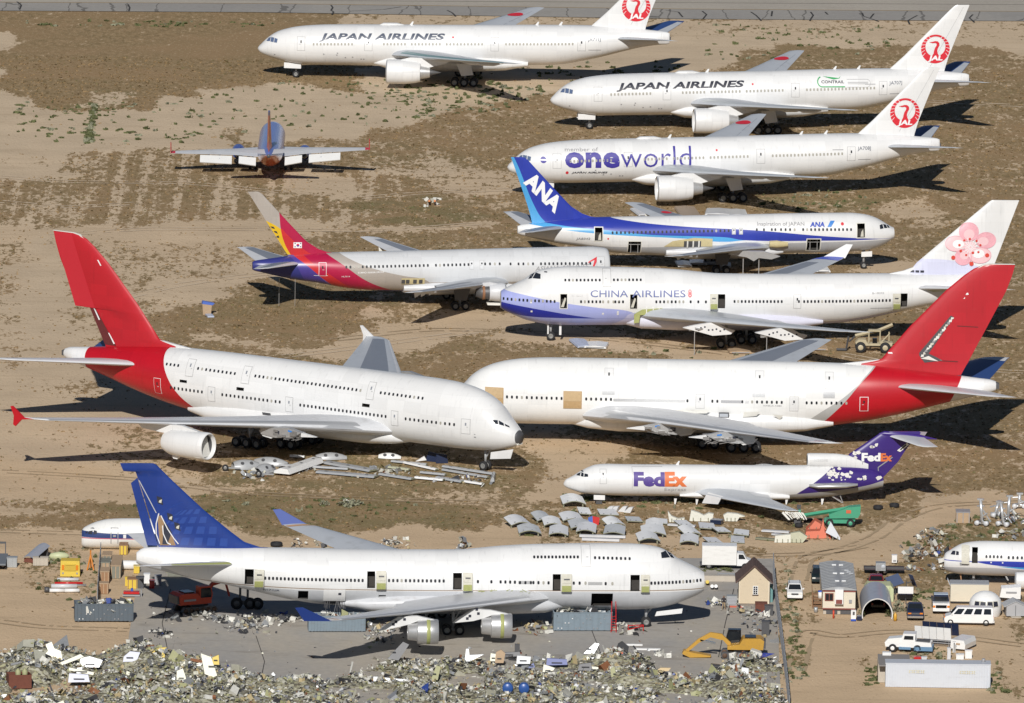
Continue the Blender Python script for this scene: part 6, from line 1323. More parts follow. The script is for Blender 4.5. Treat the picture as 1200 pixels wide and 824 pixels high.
# ------------------------------------------------------------------ small builders for the yard
def top(name, px, py, rz, label, cat, group=None, z=0): return empty(name, G(px, py, z), rz, label, cat, group)
def sub(name, parent, m, fill, smooth=False, angle=None, norm=True):
    bm = bmesh.new(); fill(bm); return bmobj(name, bm, m, parent, smooth, angle, norm=norm)
def box(name, parent, m, c, s, rz=0, taper=(1, 1)): return sub(name, parent, m, lambda bm: add_box(bm, c, s, rz, taper=taper))
def bars(name, parent, m, L, r=.04, n=5): return sub(name, parent, m, lambda bm: [add_bar(bm, a, b, r, n) for a, b in L])
def xz(name, parent, m, poly, y0, y1): return sub(name, parent, m, lambda bm: add_prism(bm, poly, y0, y1, lambda u, v, h: Vector((u, h, v))))
def wheel(parent, x, y, r, w, rim=None, name='wheel'):
    t = sub(name, parent, M_BLACK, lambda bm: add_lathe(bm, [(-w/2, r*.5), (-w/2, r*.88), (-w*.35, r), (w*.35, r), (w/2, r*.88), (w/2, r*.5)], 'Y', 16, (x, y, r)))
    sub('rim', t, rim or M_RIM, lambda bm: add_lathe(bm, [(-w*.45, .01), (-w*.5, r*.5), (-w*.42, r*.56), (w*.42, r*.56), (w*.5, r*.5), (w*.45, .01)], 'Y', 12, (x, y, r)))
M_CARW = mat('white_car_paint', (.78, .78, .77), .25, 0, .05, 1, .12); M_CARB = mat('dark_blue_car_paint', (.025, .035, .075), .2, .2, .08); M_CARG = mat('dark_green_car_paint', (.02, .035, .04), .2, .2, .08)
M_CARR = mat('maroon_car_paint', (.24, .012, .025), .2, .2, .08); M_CARK = mat('black_car_paint', (.012, .012, .014), .15, .2, .1); M_WINDOW = mat('car_window', (.015, .018, .022), .08, 0, .1); M_CHROME = mat('chrome', (.6, .6, .6), .2, .8, .1); M_LAMP = mat('lamp_lens', (.75, .74, .68), .15, 0, .1); M_AMBER = mat('amber_lens', (.7, .22, .02), .3, 0, .1); M_REDL = mat('red_lens', (.5, .02, .02), .25, 0, .1)
def car(name, px, py, rz, label, cat, body, L, Wd, H, hood, kind='suv', trim=None, rr=.36):
    """x forward; hood = hood height; kind suv / sedan / pickup / van"""
    t = top(name, px, py, rz, label, cat); h2 = L/2; z0 = .32
    prof = {'suv': [(h2, .5), (h2-.05, hood-.12), (h2-.3, hood), (h2-1.05, hood+.08), (h2-1.2, hood+.1), (-h2+.1, hood+.1), (-h2, hood-.2), (-h2, .45)],
            'sedan': [(h2, .45), (h2-.05, hood-.15), (h2-.4, hood-.02), (h2-1.1, hood+.06), (-h2+.9, hood+.08), (-h2+.1, hood+.02), (-h2, hood-.2), (-h2, .42)],
            'pickup': [(h2, .5), (h2-.04, hood-.12), (h2-.25, hood), (h2-1.3, hood+.08), (-h2+2.0, hood+.08), (-h2+.05, hood+.05), (-h2, hood-.1), (-h2, .5)],
            'van': [(h2, .5), (h2-.03, hood-.3), (h2-.25, hood-.08), (h2-1.0, hood+.1), (-h2+.05, hood+.1), (-h2, hood-.2), (-h2, .45)]}[kind]
    cabx = {'suv': (h2-1.1, h2-1.75, -h2+.45, -h2+.08), 'sedan': (h2-1.15, h2-1.9, -h2+1.35, -h2+.6), 'pickup': (h2-1.35, h2-1.95, -h2+2.35, -h2+2.15), 'van': (h2-.75, h2-1.55, -h2+.12, -h2+.04)}[kind]
    zb = hood+.06
    def cabin(bm):
        P = []
        for y, q in ((-1, 0), (1, 0)):
            pass
        wb, wt = Wd/2-.03, Wd/2-.2
        lo = [(cabx[0], -wb), (cabx[0], wb), (cabx[3], wb), (cabx[3], -wb)]; hi = [(cabx[1], -wt), (cabx[1], wt), (cabx[2], wt), (cabx[2], -wt)]
        A = [bm.verts.new((x, y, zb)) for x, y in lo]; B = [bm.verts.new((x, y, H)) for x, y in hi]
        for i in range(4): bm.faces.new((A[i], A[(i+1) % 4], B[(i+1) % 4], B[i]))
        bm.faces.new(B); bmesh.ops.bevel(bm, geom=[e for e in bm.edges if len(e.link_faces) == 2], offset=.06, segments=2, affect='EDGES')
    def lower(bm):
        add_prism(bm, [(x, max(z, z0)) for x, z in prof]+[(-h2+.1, z0), (h2-.1, z0)], -Wd/2, Wd/2, lambda u, v, h: Vector((u, h, v)))
        bmesh.ops.recalc_face_normals(bm, faces=bm.faces); bmesh.ops.bevel(bm, geom=[e for e in bm.edges if len(e.link_faces) == 2 and e.calc_face_angle(0) > .5], offset=.05, segments=2, affect='EDGES')
    b = sub('body', t, body, lower, angle=R(35)); c = sub('cabin', t, body, cabin, angle=R(35))
    def pane(name, pts): sub(name, t, M_WINDOW, lambda bm: bm.faces.new([bm.verts.new(p) for p in pts]), norm=False)
    wb, wt = Wd/2-.03, Wd/2-.2; k = lambda f: lerp(wb, wt, f); xf = lambda f: lerp(cabx[0], cabx[1], f); xr = lambda f: lerp(cabx[3], cabx[2], f); zz = lambda f: lerp(zb, H, f)
    pane('windscreen', [(xf(.1)+.03, -k(.1)+.1, zz(.1)), (xf(.1)+.03, k(.1)-.1, zz(.1)), (xf(.9)+.03, k(.9)-.08, zz(.9)), (xf(.9)+.03, -k(.9)+.08, zz(.9))])
    pane('rear_window', [(xr(.15)-.03, -k(.15)+.12, zz(.15)), (xr(.15)-.03, k(.15)-.12, zz(.15)), (xr(.88)-.03, k(.88)-.1, zz(.88)), (xr(.88)-.03, -k(.88)+.1, zz(.88))])
    ns = {'suv': 3, 'sedan': 2, 'pickup': 1, 'van': 4}[kind]
    for sd in (-1, 1):
        for i in range(ns):
            a0, a1 = i/ns+.03, (i+1)/ns-.03
            q = []
            for a, f in ((a0, .12), (a1, .12), (a1, .85), (a0, .85)): q.append((lerp(xf(f)-.1, xr(f)+.1, a), sd*(k(f)+.02), zz(f)))
            pane('side_window', q)
        for x in (h2-.85 if kind != 'van' else h2-.75, -h2+.9 if kind != 'pickup' else -h2+1.0): wheel(t, x, sd*(Wd/2-.12), rr, .24)
        box('headlight', t, M_AMBER if trim == 'amber' else M_LAMP, (h2-.04, sd*(Wd/2-.28), hood-.22), (.12, .38, .16)); box('tail_light', t, M_REDL, (-h2+.02, sd*(Wd/2-.16), hood-.15), (.08, .2, .3))
        box('mirror', t, M_CARK if body is not M_CARW else M_CARW, (cabx[0]-.15, sd*(Wd/2+.1), hood+.22), (.12, .2, .16))
    box('grille', t, M_DKMETAL, (h2-.0, 0, hood-.24), (.08, Wd-1.0, .2)); box('front_bumper', t, M_CHROME if trim == 'amber' else body, (h2+.02, 0, .48), (.16, Wd-.08, .24)); box('rear_bumper', t, M_CHROME if kind in ('pickup',) else body, (-h2-.03, 0, .48), (.14, Wd-.1, .22))
    if kind == 'suv': bars('roof_rail', t, M_DKMETAL, [((.4, y, H+.06), (-h2+.6, y, H+.06)) for y in (-Wd/2+.3, Wd/2-.3)], .03)
    if kind == 'pickup': box('cargo_bed', t, M_DKMETAL, (-h2+1.05, 0, hood+.09), (1.7, Wd-.3, .03))
    return t
FRONT = -math.pi/2     # facing the camera
car('parked_car', 931, 700, FRONT, 'white off-road wagon parked alone on the dirt lane, facing the camera', 'car', M_CARW, 4.6, 1.85, 1.78, 1.05)
car('parked_car', 959.5, 681, FRONT, 'dark green off-road wagon half hidden at the left wall of the office trailer', 'car', M_CARG, 4.5, 1.85, 1.7, 1.0)
car('parked_car', 1026.5, 688, FRONT, 'maroon car parked behind the curved tunnel garage', 'car', M_CARR, 4.6, 1.85, 1.5, .95, 'sedan')
car('pickup_truck', 1072, 723, FRONT, 'dark blue pickup with amber lamps and a chrome bumper', 'pickup', M_CARB, 5.2, 1.95, 1.8, 1.12, 'pickup', 'amber')
car('parked_car', 1028.5, 711, math.pi/2, 'black car with red tail lamps inside the curved tunnel garage', 'car', M_CARK, 4.5, 1.75, 1.25, .85, 'sedan')
car('passenger_van', 1135, 731.5, math.pi, 'long white passenger van with dark windows, facing left', 'van', M_CARW, 5.9, 2.0, 2.15, 1.2, 'van', 'amber', .39)
# --- light truck with a pale roof, facing the camera
t = top('flatbed_truck', 1102, 715, FRONT, 'small white truck with black bonnet top and pale blue cab roof', 'truck')
box('chassis', t, M_DKMETAL, (-.6, 0, .7), (6.2, 1.7, .3)); box('bonnet', t, M_CARW, (2.2, 0, 1.0), (1.2, 2.0, .7)); box('cab', t, M_CARB, (.9, 0, 1.5), (1.6, 2.0, 1.3), taper=(.8, .85)); box('cab_roof', t, mat('pale_blue_roof', (.42, .50, .58), .35), (.85, 0, 2.18), (1.2, 1.7, .1))
box('windscreen', t, M_WINDOW, (1.62, 0, 1.62), (.06, 1.6, .7)); box('load_bed', t, M_DKMETAL, (-2, 0, 1.0), (3.2, 2.1, .2)); box('front_bumper', t, M_CARW, (2.85, 0, .55), (.15, 2.0, .3)); box('grille', t, M_CARK, (2.82, 0, .95), (.06, 1.3, .35))
for y in (-.85, .85):
    box('headlight', t, M_AMBER, (2.82, y, .95), (.08, .28, .25))
    for x in (1.9, -1.9): wheel(t, x, y, .42, .28)
# --- box truck
t = top('box_truck', 846, 666, 0, 'white box truck with a cab at its right end, behind the brown-roofed shed', 'truck')
box('cargo_box', t, mat('box_truck_side', (.76, .75, .72), .4, 0, .08, .8, .2), (-.35, 0, 1.75), (4.2, 2.2, 2.3)); box('roof_edge', t, M_CARW, (-.35, 0, 2.93), (4.24, 2.24, .08)); box('chassis', t, M_DKMETAL, (0, 0, .55), (5.4, 1.6, .25))
xz('cab', t, M_CARW, [(1.8, .5), (3.5, .5), (3.5, 1.15), (3.0, 1.3), (2.6, 2.0), (1.8, 2.05)], -.95, .95); xz('side_window', t, M_WINDOW, [(2.0, 1.35), (2.85, 1.35), (2.55, 1.9), (2.0, 1.92)], -.98, .98)
for x in (-1.6, 2.8):
    for y in (-.85, .85): wheel(t, x, y, .42, .28)
# --- tan rough-terrain loader
M_TANP = mat('tan_vehicle_paint', (.48, .41, .27), .5, 0, .1, 2, .2)
t = top('loader', 1023, 412, 0, 'tan rough-terrain fork loader between the jumbo and the red-tailed jet', 'loader')
xz('chassis', t, M_TANP, [(-2.3, .9), (2.5, .9), (2.6, 1.3), (1.0, 1.5), (.9, 1.2), (-.8, 1.2), (-1.0, 1.7), (-2.0, 1.7), (-2.4, 1.3)], -.7, .7)
bars('cab_frame', t, M_TANP, [((-.6, y, 1.2), (-.6, y, 2.9)) for y in (-.75, .35)]+[((.9, y, 1.2), (.9, y, 2.9)) for y in (-.75, .35)]+[((-.6, -.75, 2.9), (.9, -.75, 2.9)), ((-.6, .35, 2.9), (.9, .35, 2.9)), ((2.1, -.5, 1.5), (2.1, -.5, 2.8)), ((.9, -.6, 1.2), (2.2, -.6, 2.6))], .09); box('cab_roof', t, M_TANP, (.15, -.2, 2.95), (1.6, 1.2, .1))
box('seat', t, M_CARK, (.2, -.2, 1.5), (.6, .5, .7)); bars('lift_boom', t, M_TANP, [((2.6, .6, 3.6), (.8, .6, 2.8)), ((.8, .6, 2.8), (-2.4, .6, 2.0))], .24, 4); bars('lift_fork', t, M_DKMETAL, [((-2.4, .6, 2.0), (-3.2, .6, 1.2)), ((-3.3, .1, 1.9), (-3.6, .1, .1)), ((-3.3, .9, 1.9), (-3.6, .9, .1)), ((-3.6, .1, .12), (-4.9, .1, .12)), ((-3.6, .9, .12), (-4.9, .9, .12))], .11, 4)
for x in (-1.7, 1.6):
    for y in (-1.05, 1.05): wheel(t, x, y, .72, .5, M_TANP)
# --- green boom lift
M_GRNP = mat('green_machine_paint', (.06, .32, .19), .45, 0, .12, 2, .2)
t = top('boom_lift', 985, 616, 0, 'green boom lift with its arm lowered by the freighter tail', 'boom lift')
xz('chassis', t, M_GRNP, [(-1.9, .45), (1.6, .45), (1.8, .9), (-1.8, .9), (-2.1, .7)], -.9, .9); xz('turret', t, M_GRNP, [(-1.4, 1.0), (2.1, 1.1), (2.4, 1.6), (2.45, 2.6), (1.0, 2.45), (-.2, 2.0), (-1.5, 1.5)], -.75, .75); box('hazard_plate', t, mat('orange_plate', (.6, .12, .05), .5), (.95, -.77, 1.9), (.6, .04, .4))
bars('boom_arm', t, M_GRNP, [((1.0, 0, 2.2), (-4.6, 0, 1.2)), ((-4.6, 0, 1.2), (-5.0, 0, 1.0))], .26, 4); box('work_basket', t, M_DKMETAL, (-5.4, 0, .6), (.8, 1.4, 1.1)); box('basket_post', t, M_GRNP, (-5.1, 0, 1.3), (.25, .3, 1.3))
for x in (-1.4, 1.2):
    for y in (-1.0, 1.0): wheel(t, x, y, .5, .36, M_GRNP)
# --- excavators
def excavator(px, py, rz, m, label, boom, glass=True, s=1.0):
    t = top('excavator', px, py, rz, label, 'excavator')
    for y in (-1.15, 1.15):
        tr = xz('crawler_track', t, M_DKMETAL, [(-2.3, .35), (-2.0, .05), (2.0, .05), (2.4, .4), (2.1, .85), (-2.0, .85)], y-.3, y+.3)
        sub('track_roller', tr, mat('rusty_track', (.12, .07, .045), .7, .2, .4, 3), lambda bm: [add_lathe(bm, [(-.34, .02), (-.34, .3), (.34, .3), (.34, .02)], 'Y', 12, (x, y, .45)) for x in (-1.9, -1.1, -.4, .4, 1.1, 1.9)])
    box('turntable', t, M_DKMETAL, (0, 0, 1.0), (1.6, 1.6, .35)); xz('house', t, m, [(-2.6, 1.15), (1.6, 1.15), (1.6, 1.6), (.2, 1.75), (-.2, 2.45), (-2.3, 2.5), (-2.7, 2.2)], -1.3, 1.3); box('engine_cover', t, M_CARK, (-1.1, 0, 2.55), (1.3, 1.6, .12)); box('counterweight', t, M_DKMETAL, (-2.75, 0, 1.75), (.3, 2.3, .9))
    c = xz('cab', t, M_CARK if glass else m, [(.0, 1.6), (1.6, 1.6), (1.75, 2.3), (1.5, 3.25), (.0, 3.25)], -1.32, -.25); xz('cab_window', c, M_WINDOW, [(.15, 1.9), (1.5, 1.9), (1.6, 2.3), (1.4, 3.05), (.15, 3.05)], -1.36, -.22); box('side_stripe', t, M_LGREY, (-1.3, -1.32, 1.7), (1.6, .05, .25))
    for (a, b, r0, n_) in boom: sub(n_, t, m if n_ != 'hydraulic_ram' else M_CHROME, lambda bm: [add_prism(bm, [(a[0], a[1]-r0), (a[0], a[1]+r0), (b[0], b[1]+r0*.8), (b[0], b[1]-r0*.8)], -.22, .22, lambda u, v, h: Vector((u, h+.35, v)))])
    return t
M_YEL = mat('yellow_machine_paint', (.50, .28, .04), .45, 0, .12, 2, .25); M_ORG = mat('red_machine_paint', (.50, .055, .02), .45, 0, .12, 2, .25)
t = excavator(868, 770.5, math.pi, M_YEL, 'yellow excavator with its bucket on the concrete beside the scrap heap', [((1.2, 1.5), (2.2, 2.5), .36, 'boom'), ((2.2, 2.5), (3.6, 2.75), .36, 'boom'), ((3.6, 2.75), (5.0, 2.0), .3, 'boom'), ((5.0, 2.0), (6.7, .5), .26, 'dipper_arm'), ((3.0, 1.7), (4.8, 2.1), .12, 'hydraulic_ram')])
xz('bucket', t, M_YEL, [(6.7, .9), (6.9, .5), (6.0, .08), (3.6, .15), (3.5, .3), (5.6, .65)], -.3, 1.0)
t = excavator(228, 717, 0.5, M_ORG, 'orange-red excavator in the shade under the blue-tailed jumbo', [((1.3, 1.8), (2.6, 3.2), .3, 'boom'), ((2.6, 3.2), (4.2, 3.5), .26, 'boom'), ((4.2, 3.5), (4.8, 1.6), .2, 'dipper_arm')], False)
box('radiator_grille', t, M_LGREY, (-2.72, -.6, 1.8), (.1, .9, .7))

# ------------------------------------------------------------------ skips, crates and stores on the left
M_SKIP = mat('slate_skip_paint', (.10, .125, .15), .55, .1, .2, 1.2, .3); M_SKIP2 = mat('blue_grey_skip_paint', (.20, .25, .29), .5, .1, .2, 1.2, .3); M_RUST = mat('rusty_steel', (.16, .055, .035), .8, .1, .4, 2)
M_SCRAP = [mat('scrap_white', (.60, .59, .54), .5, 0, .3, 3, .3), mat('scrap_grey', (.34, .35, .36), .4, .4, .3, 3, .3), mat('scrap_dark', (.05, .05, .055), .6, .2, .4, 3), mat('scrap_green', (.34, .34, .18), .6, 0, .3, 3), mat('scrap_tan', (.42, .34, .19), .7, 0, .3, 3), mat('scrap_blue', (.03, .06, .25), .4, 0, .2), mat('scrap_rust', (.22, .09, .04), .8, 0, .3, 3), mat('scrap_pale', (.46, .45, .37), .45, .2, .3, 3)]
def scrap(name, pts, size, wts, seed, parent=None, squash=.35, bars_=.25):
    """bent plates and bars tossed about as one heap; pts is an array of positions"""
    rg = np.random.default_rng(seed); n = len(pts); K = rg.random((n, 3, 3))-.5
    V = []; F = []; MI = []; mi = rg.choice(8, n, p=np.array(wts)/sum(wts)); ln = size*(.35+rg.random(n)**2*1.5)
    d1 = rg.normal(0, 1, (n, 3)); d1[:, 2] *= squash; d1 /= np.linalg.norm(d1, axis=1)[:, None]
    d2 = np.cross(d1, rg.normal(0, 1, (n, 3))); d2 /= np.linalg.norm(d2, axis=1)[:, None]; d3 = np.cross(d1, d2)
    wd = np.where(rg.random(n) < bars_, .12, .35+.5*rg.random(n))
    off = rg.uniform(-.3, .3, (n, 6))
    for i in range(n):
        p = np.array(pts[i]); a = d1[i]*ln[i]*.5; b = d2[i]*ln[i]*.5*wd[i]; c = d3[i]*ln[i]*.16; k = len(V); o = off[i]
        V += [p-a-b*(1+o[0])-c, p-b*(1+o[1])+c, p+a-b*(1+o[2])-c*o[3]*3, p+a+b*(1+o[3])-c*.6, p+b*(1+o[4])+c, p-a+b*(1+o[5])-c]
        F += [(k, k+1, k+4, k+5), (k+1, k+2, k+3, k+4)]; MI += [mi[i]]*2
    me = bpy.data.meshes.new(name); me.from_pydata([tuple(v) for v in V], [], F); me.polygons.foreach_set('material_index', np.array(MI, np.int32)); 
    for m in M_SCRAP: me.materials.append(m)
    o = link(name, me, parent); o['kind'] = 'stuff'; return o
def skip(px0, px1, py, h, m, label, fill, rz=0, ribs=14, d=2.4, marks=True):
    a, b = G(px0, py), G(px1, py); L = (b-a).length; t = empty('skip_container', (a+b)/2+Vector((0, d/2, 0)), math.atan2(b.y-a.y, b.x-a.x)+rz, label, 'skip', 'open scrap skips')
    for y in (-d/2, d/2): box('side_wall', t, m, (0, y, h/2+.12), (L, .08, h))
    for x in (-L/2, L/2): box('end_wall', t, m, (x, 0, h/2+.12), (.08, d-.1, h))
    box('floor', t, M_DKMETAL, (0, 0, .2), (L, d-.1, .1)); sub('top_rail', t, m, lambda bm: [add_box(bm, (0, y, h+.15), (L+.1, .14, .12)) for y in (-d/2, d/2)]+[add_box(bm, (x, 0, h+.153), (.14, d-.2, .12)) for x in (-L/2, L/2)])
    for k in range(ribs): box('rib', t, m, (-L/2+.2+(L-.4)*k/(ribs-1), -d/2-.09, h/2+.12), (.12, .12, h-.1))
    for x in (-L/2+.4, L/2-.4): box('skid', t, M_DKMETAL, (x, 0, .07), (.2, d, .14))
    if marks:
        for k in range(14):
            sub('side_mark', t, M_LGREY if k % 3 else M_CARW, lambda bm: add_box(bm, (-L/2+.5+(L-1)*((k*5) % 14)/14, -d/2-.16, h*(.2 if k < 6 else .5 if k < 10 else .75)), (.12, .03, .12)))
    n = fill; rg = np.random.default_rng(n); pts = np.stack([rg.uniform(-L/2+.4, L/2-.3, n), rg.uniform(-d/2+.2, d/2-.2, n), h*.75+rg.random(n)*.9], 1)
    if n: scrap('skip_load', pts, .9, (3, 3, 4, .3, .5, .2, .4, 1), n, t)
    return t
skip(87, 155, 729, 2.0, M_SKIP, 'slate skip heaped with dark scrap on the dirt at the edge of the concrete', 170)
skip(361, 427, 741, 1.75, M_SKIP2, 'blue-grey skip under the blue wing tip of the jumbo', 40, ribs=18, marks=False)
skip(648, 716, 740, 2.1, M_SKIP2, 'blue-grey skip under the open cargo doorway of the jumbo', 70, ribs=10)
t = top('skip_container', 22, 806, .2, 'rusty red-brown bin at the left end of the scrap heap', 'bin')
for c, s_ in (((0, -1, .9), (2.6, .08, 1.6)), ((0, 1, .9), (2.6, .08, 1.6)), ((-1.3, 0, .9), (.08, 2, 1.6)), ((1.3, 0, .9), (.08, 2, 1.6))): box('side_wall', t, M_RUST, c, s_)
for x in (-.1, .7): sub('bundle', t, M_SCRAP[3], lambda bm: add_lathe(bm, [(0, .02), (.1, .3), (1.2, .34), (1.5, .05)], 'Z', 9, (x, 0, .8)))
t = top('ladder', 719, 741.5, 0, 'red ladder leaning on the right end of the skip under the cargo doorway', 'ladder'); 
bars('rail', t, M_REDL, [((-.3, 0, 0), (-.25, 1.0, 3.6)), ((.3, 0, 0), (.22, 1.0, 3.6))], .05); bars('rung', t, M_REDL, [((-.28, .28*k/1, .95*k/2+.3), (.27, .28*k, .95*k/2+.3)) for k in np.arange(0, 3.6, .62)], .035)
M_CRATE = mat('crate_wood', (.30, .17, .09), .75, 0, .3, 2, .2); M_CRATEG = mat('grey_green_crate', (.21, .21, .17), .7, 0, .3, 2, .2); M_YC = mat('yellow_cabinet', (.66, .48, .06), .5, 0, .12, 2, .2); M_CONC = mat('pale_block', (.47, .42, .35), .8, 0, .2, 2)
def crate(px, py, s, m, label, name='crate', lid=None, rz=0, group='crates along the wire fence', cat='crate'):
    t = top(name, px, py, rz, label, cat, group); w, d, h = s; box('case', t, m, (0, d/2, h/2), (w, d, h))
    box('lid', t, lid or m, (0, d/2, h+.05), (w+.08, d+.08, .1))
    for k in range(3): box('batten', t, lid or m, (lerp(-w/2+.1, w/2-.1, k/2), -.03, h/2), (.1, .06, h-.05))
    return t
M_PALEW = mat('pale_crate_wood', (.42, .30, .19), .75, 0, .3, 2)
crate(121.5, 696, (1.1, 1.3, 1.2), M_CRATE, 'brown crate nearest the slate skip, first of the row by the wire fence', lid=M_PALEW)
crate(122.5, 684, (1.1, 3, 1.4), M_CRATE, 'second brown crate of the row by the wire fence', lid=M_PALEW); crate(123.5, 675, (1.1, 3, 1.6), M_PALEW, 'tan crate third in the row by the wire fence', lid=M_CRATEG); crate(125, 667, (1.1, 3, 1.6), M_CRATEG, 'grey crate at the far end of the row by the wire fence', lid=M_PALEW)
crate(135.5, 678, (1.2, 7, 1.5), M_CRATEG, 'long grey-green crate beside the row of brown crates', lid=M_PALEW); crate(155, 690, (1.2, 1.6, 1.1), M_YC, 'ochre crate on the concrete left of the tailplane shade', lid=M_CRATE); crate(144.5, 650, (1.0, 2, 1.1), M_YC, 'ochre box under the small blue-striped nose section', lid=M_CRATE, group='yard boxes')
crate(1128.5, 613, (1.7, 2.2, 1.3), M_PALEW, 'tan wooden crate beside the silver landing gear legs', lid=M_LGREY, group='yard boxes'); crate(42.5, 663, (.8, 1, .9), M_CONC, 'left pale concrete block by the silver curved panel', 'concrete_block', group='pale blocks', cat='block'); crate(51, 663, (1.1, 1, .9), M_CONC, 'right pale concrete block by the silver curved panel', 'concrete_block', group='pale blocks', cat='block')
crate(14, 665, (1.2, 1.2, 1.1), mat('galvanised_case', (.42, .44, .45), .45, .4, .2, 2), 'galvanised metal case on the dirt at the far left', 'metal_case', cat='case', group='yard boxes')
t = top('yellow_cabin', 82, 676, 0, 'yellow equipment cabin with orange lamps on the dirt', 'cabin'); box('case', t, M_YC, (0, 1, 1.0), (2.4, 2.2, 1.9), taper=(.95, .9)); box('front_panel', t, mat('deep_yellow', (.55, .38, .05), .5), (0, -.12, 1.15), (1.4, .06, .8)); box('ledge', t, M_YC, (0, -.18, 1.5), (1.1, .12, .08))
for x in (-.85, .85): box('orange_lamp', t, M_AMBER, (x, -.1, 1.15), (.3, .06, .6)); box('latch', t, M_LGREY, (x, -.12, .45), (.2, .06, .2))
for k, (x0, x1, py, r, m, lb) in enumerate(((67, 92, 679, .2, M_LGPAINT, 'white tube nearest the yellow cabin'), (64, 97, 683.5, .16, M_REDL, 'dark red tube in the stack before the yellow cabin'), (60, 90, 687, .28, M_LGPAINT, 'thick silver tube in the stack before the yellow cabin'), (58, 76, 692, .24, M_CARW, 'left white canister in front of the tube stack'), (76, 93, 692, .24, M_CARW, 'right white canister in front of the tube stack'), (70, 101, 686, .14, M_METAL, 'thin metal tube behind the white canisters'))):
    a, b = G(x0, py, r), G(x1, py, r); t = setp(sub('tube', None, m, lambda bm: (add_bar(bm, a, b, r, 12))), lb, 'tube', 'tubes stacked before the yellow cabin')
t = setp(sub('drum', None, M_DKMETAL, lambda bm: add_lathe(bm, [(-.3, .01), (-.3, .32), (.3, .32), (.3, .01)], 'X', 14, G(55, 691, .32))), 'dark drum lying at the left of the tube stack', 'drum')
t = setp(sub('white_tank', None, M_CARW, lambda bm: add_lathe(bm, [(-1.9, .01), (-1.9, .55), (1.6, .55), (1.9, .3), (1.9, .01)], 'X', 18, G(145, 662, .6))), 'white cylinder tank lying below the small nose section', 'tank')
t = top('orange_stand', 106, 668, 0, 'orange jacking stand by the wire fence', 'stand'); bars('leg', t, mat('orange_paint', (.62, .22, .03), .5), [((-.4, -.2, 0), (0, .2, 1.8)), ((.4, -.2, 0), (0, .2, 1.8)), ((0, .9, 0), (0, .2, 1.8)), ((0, .2, 1.6), (0, .2, 2.4))], .1)
t = top('curved_panel', 33, 660, -.32, 'silver curved skin panel tilted on the dirt at the far left', 'panel')
sub('skin', t, mat('silver_skin', (.46, .48, .54), .35, .3, .1, 1, .2), lambda bm: [bm.faces.new([bm.verts.new(p) for p in q]) for q in [[(-.8+1.6*k/6, 0, .5+.35*math.sin(math.pi*k/6)), (-.8+1.6*(k+1)/6, 0, .5+.35*math.sin(math.pi*(k+1)/6)), (-.8+1.6*(k+1)/6, 5.5, 1.25+.35*math.sin(math.pi*(k+1)/6)), (-.8+1.6*k/6, 5.5, 1.25+.35*math.sin(math.pi*k/6))] for k in range(6)]], norm=False); box('trestle', t, M_RUST, (0, .6, .25), (1.4, .3, .5)); box('trestle', t, M_DKMETAL, (0, 5.0, .55), (1.4, .3, 1.1))
t = top('dark_trailer', 0, 668, 0, 'dark flat trailer cut off by the left edge', 'trailer'); box('deck', t, mat('slate_deck', (.16, .18, .2), .6), (-.4, 3, .75), (2.2, 7, .2)); box('end_post', t, M_DKMETAL, (.4, 6.4, 1.5), (.12, .12, 1.6)); box('end_rail', t, M_DKMETAL, (-.3, 6.4, 2.2), (1.5, .1, .25))
for y in (1, 4.5): wheel(t, .3, y, .36, .25)
t = top('lime_dinghy', 69, 655, .1, 'pale lime fairing shell lying behind the yellow cabin', 'fairing'); sub('shell', t, mat('lime_shell', (.50, .53, .32), .5), lambda bm: add_lathe(bm, [(-1.2, .02), (-1.0, .35), (0, .55), (.9, .4), (1.3, .02)], 'X', 12, (0, 0, .35)), True)
t = top('red_tool_cart', 154, 699, 0, 'red tool cart with a blue item at the head of the concrete', 'cart'); box('tray', t, M_REDL, (0, 0, .5), (1.9, 1.0, .25)); box('toolbox', t, mat('blue_toolbox', (.03, .1, .4), .4), (.05, .2, .8), (.3, .4, .3)); box('frame', t, M_LGREY, (0, 0, .2), (2.1, 1.1, .2)); box('end_board', t, M_LGREY, (1.2, 0, .5), (.1, 1.2, .9))
for k, (px, py, m, s_, lb) in enumerate(((164, 690, M_DKMETAL, (.9, 1, 1.3), 'dark tyre bin left of the tailplane tip'), (172, 684, M_CARW, (.7, .8, 1.1), 'white locker under the tailplane tip'), (178, 690, M_REDL, (.6, .8, .9), 'red chest under the tailplane tip'), (185, 687, M_LGREY, (.8, .9, 1.2), 'grey locker right under the tailplane'), (160, 672, M_YC, (.7, 1, .8), 'small ochre box by the jumbo tail cone'), (205, 676, M_CRATEG, (1.8, 2, 1.0), 'grey-green chest behind the orange-red excavator'), (149, 687, M_YC, (.5, .6, 1.0), 'slim orange box beside the ochre crate'))):
    crate(px, py, s_, m, lb, 'locker', group='boxes by the jumbo tail', cat='box')
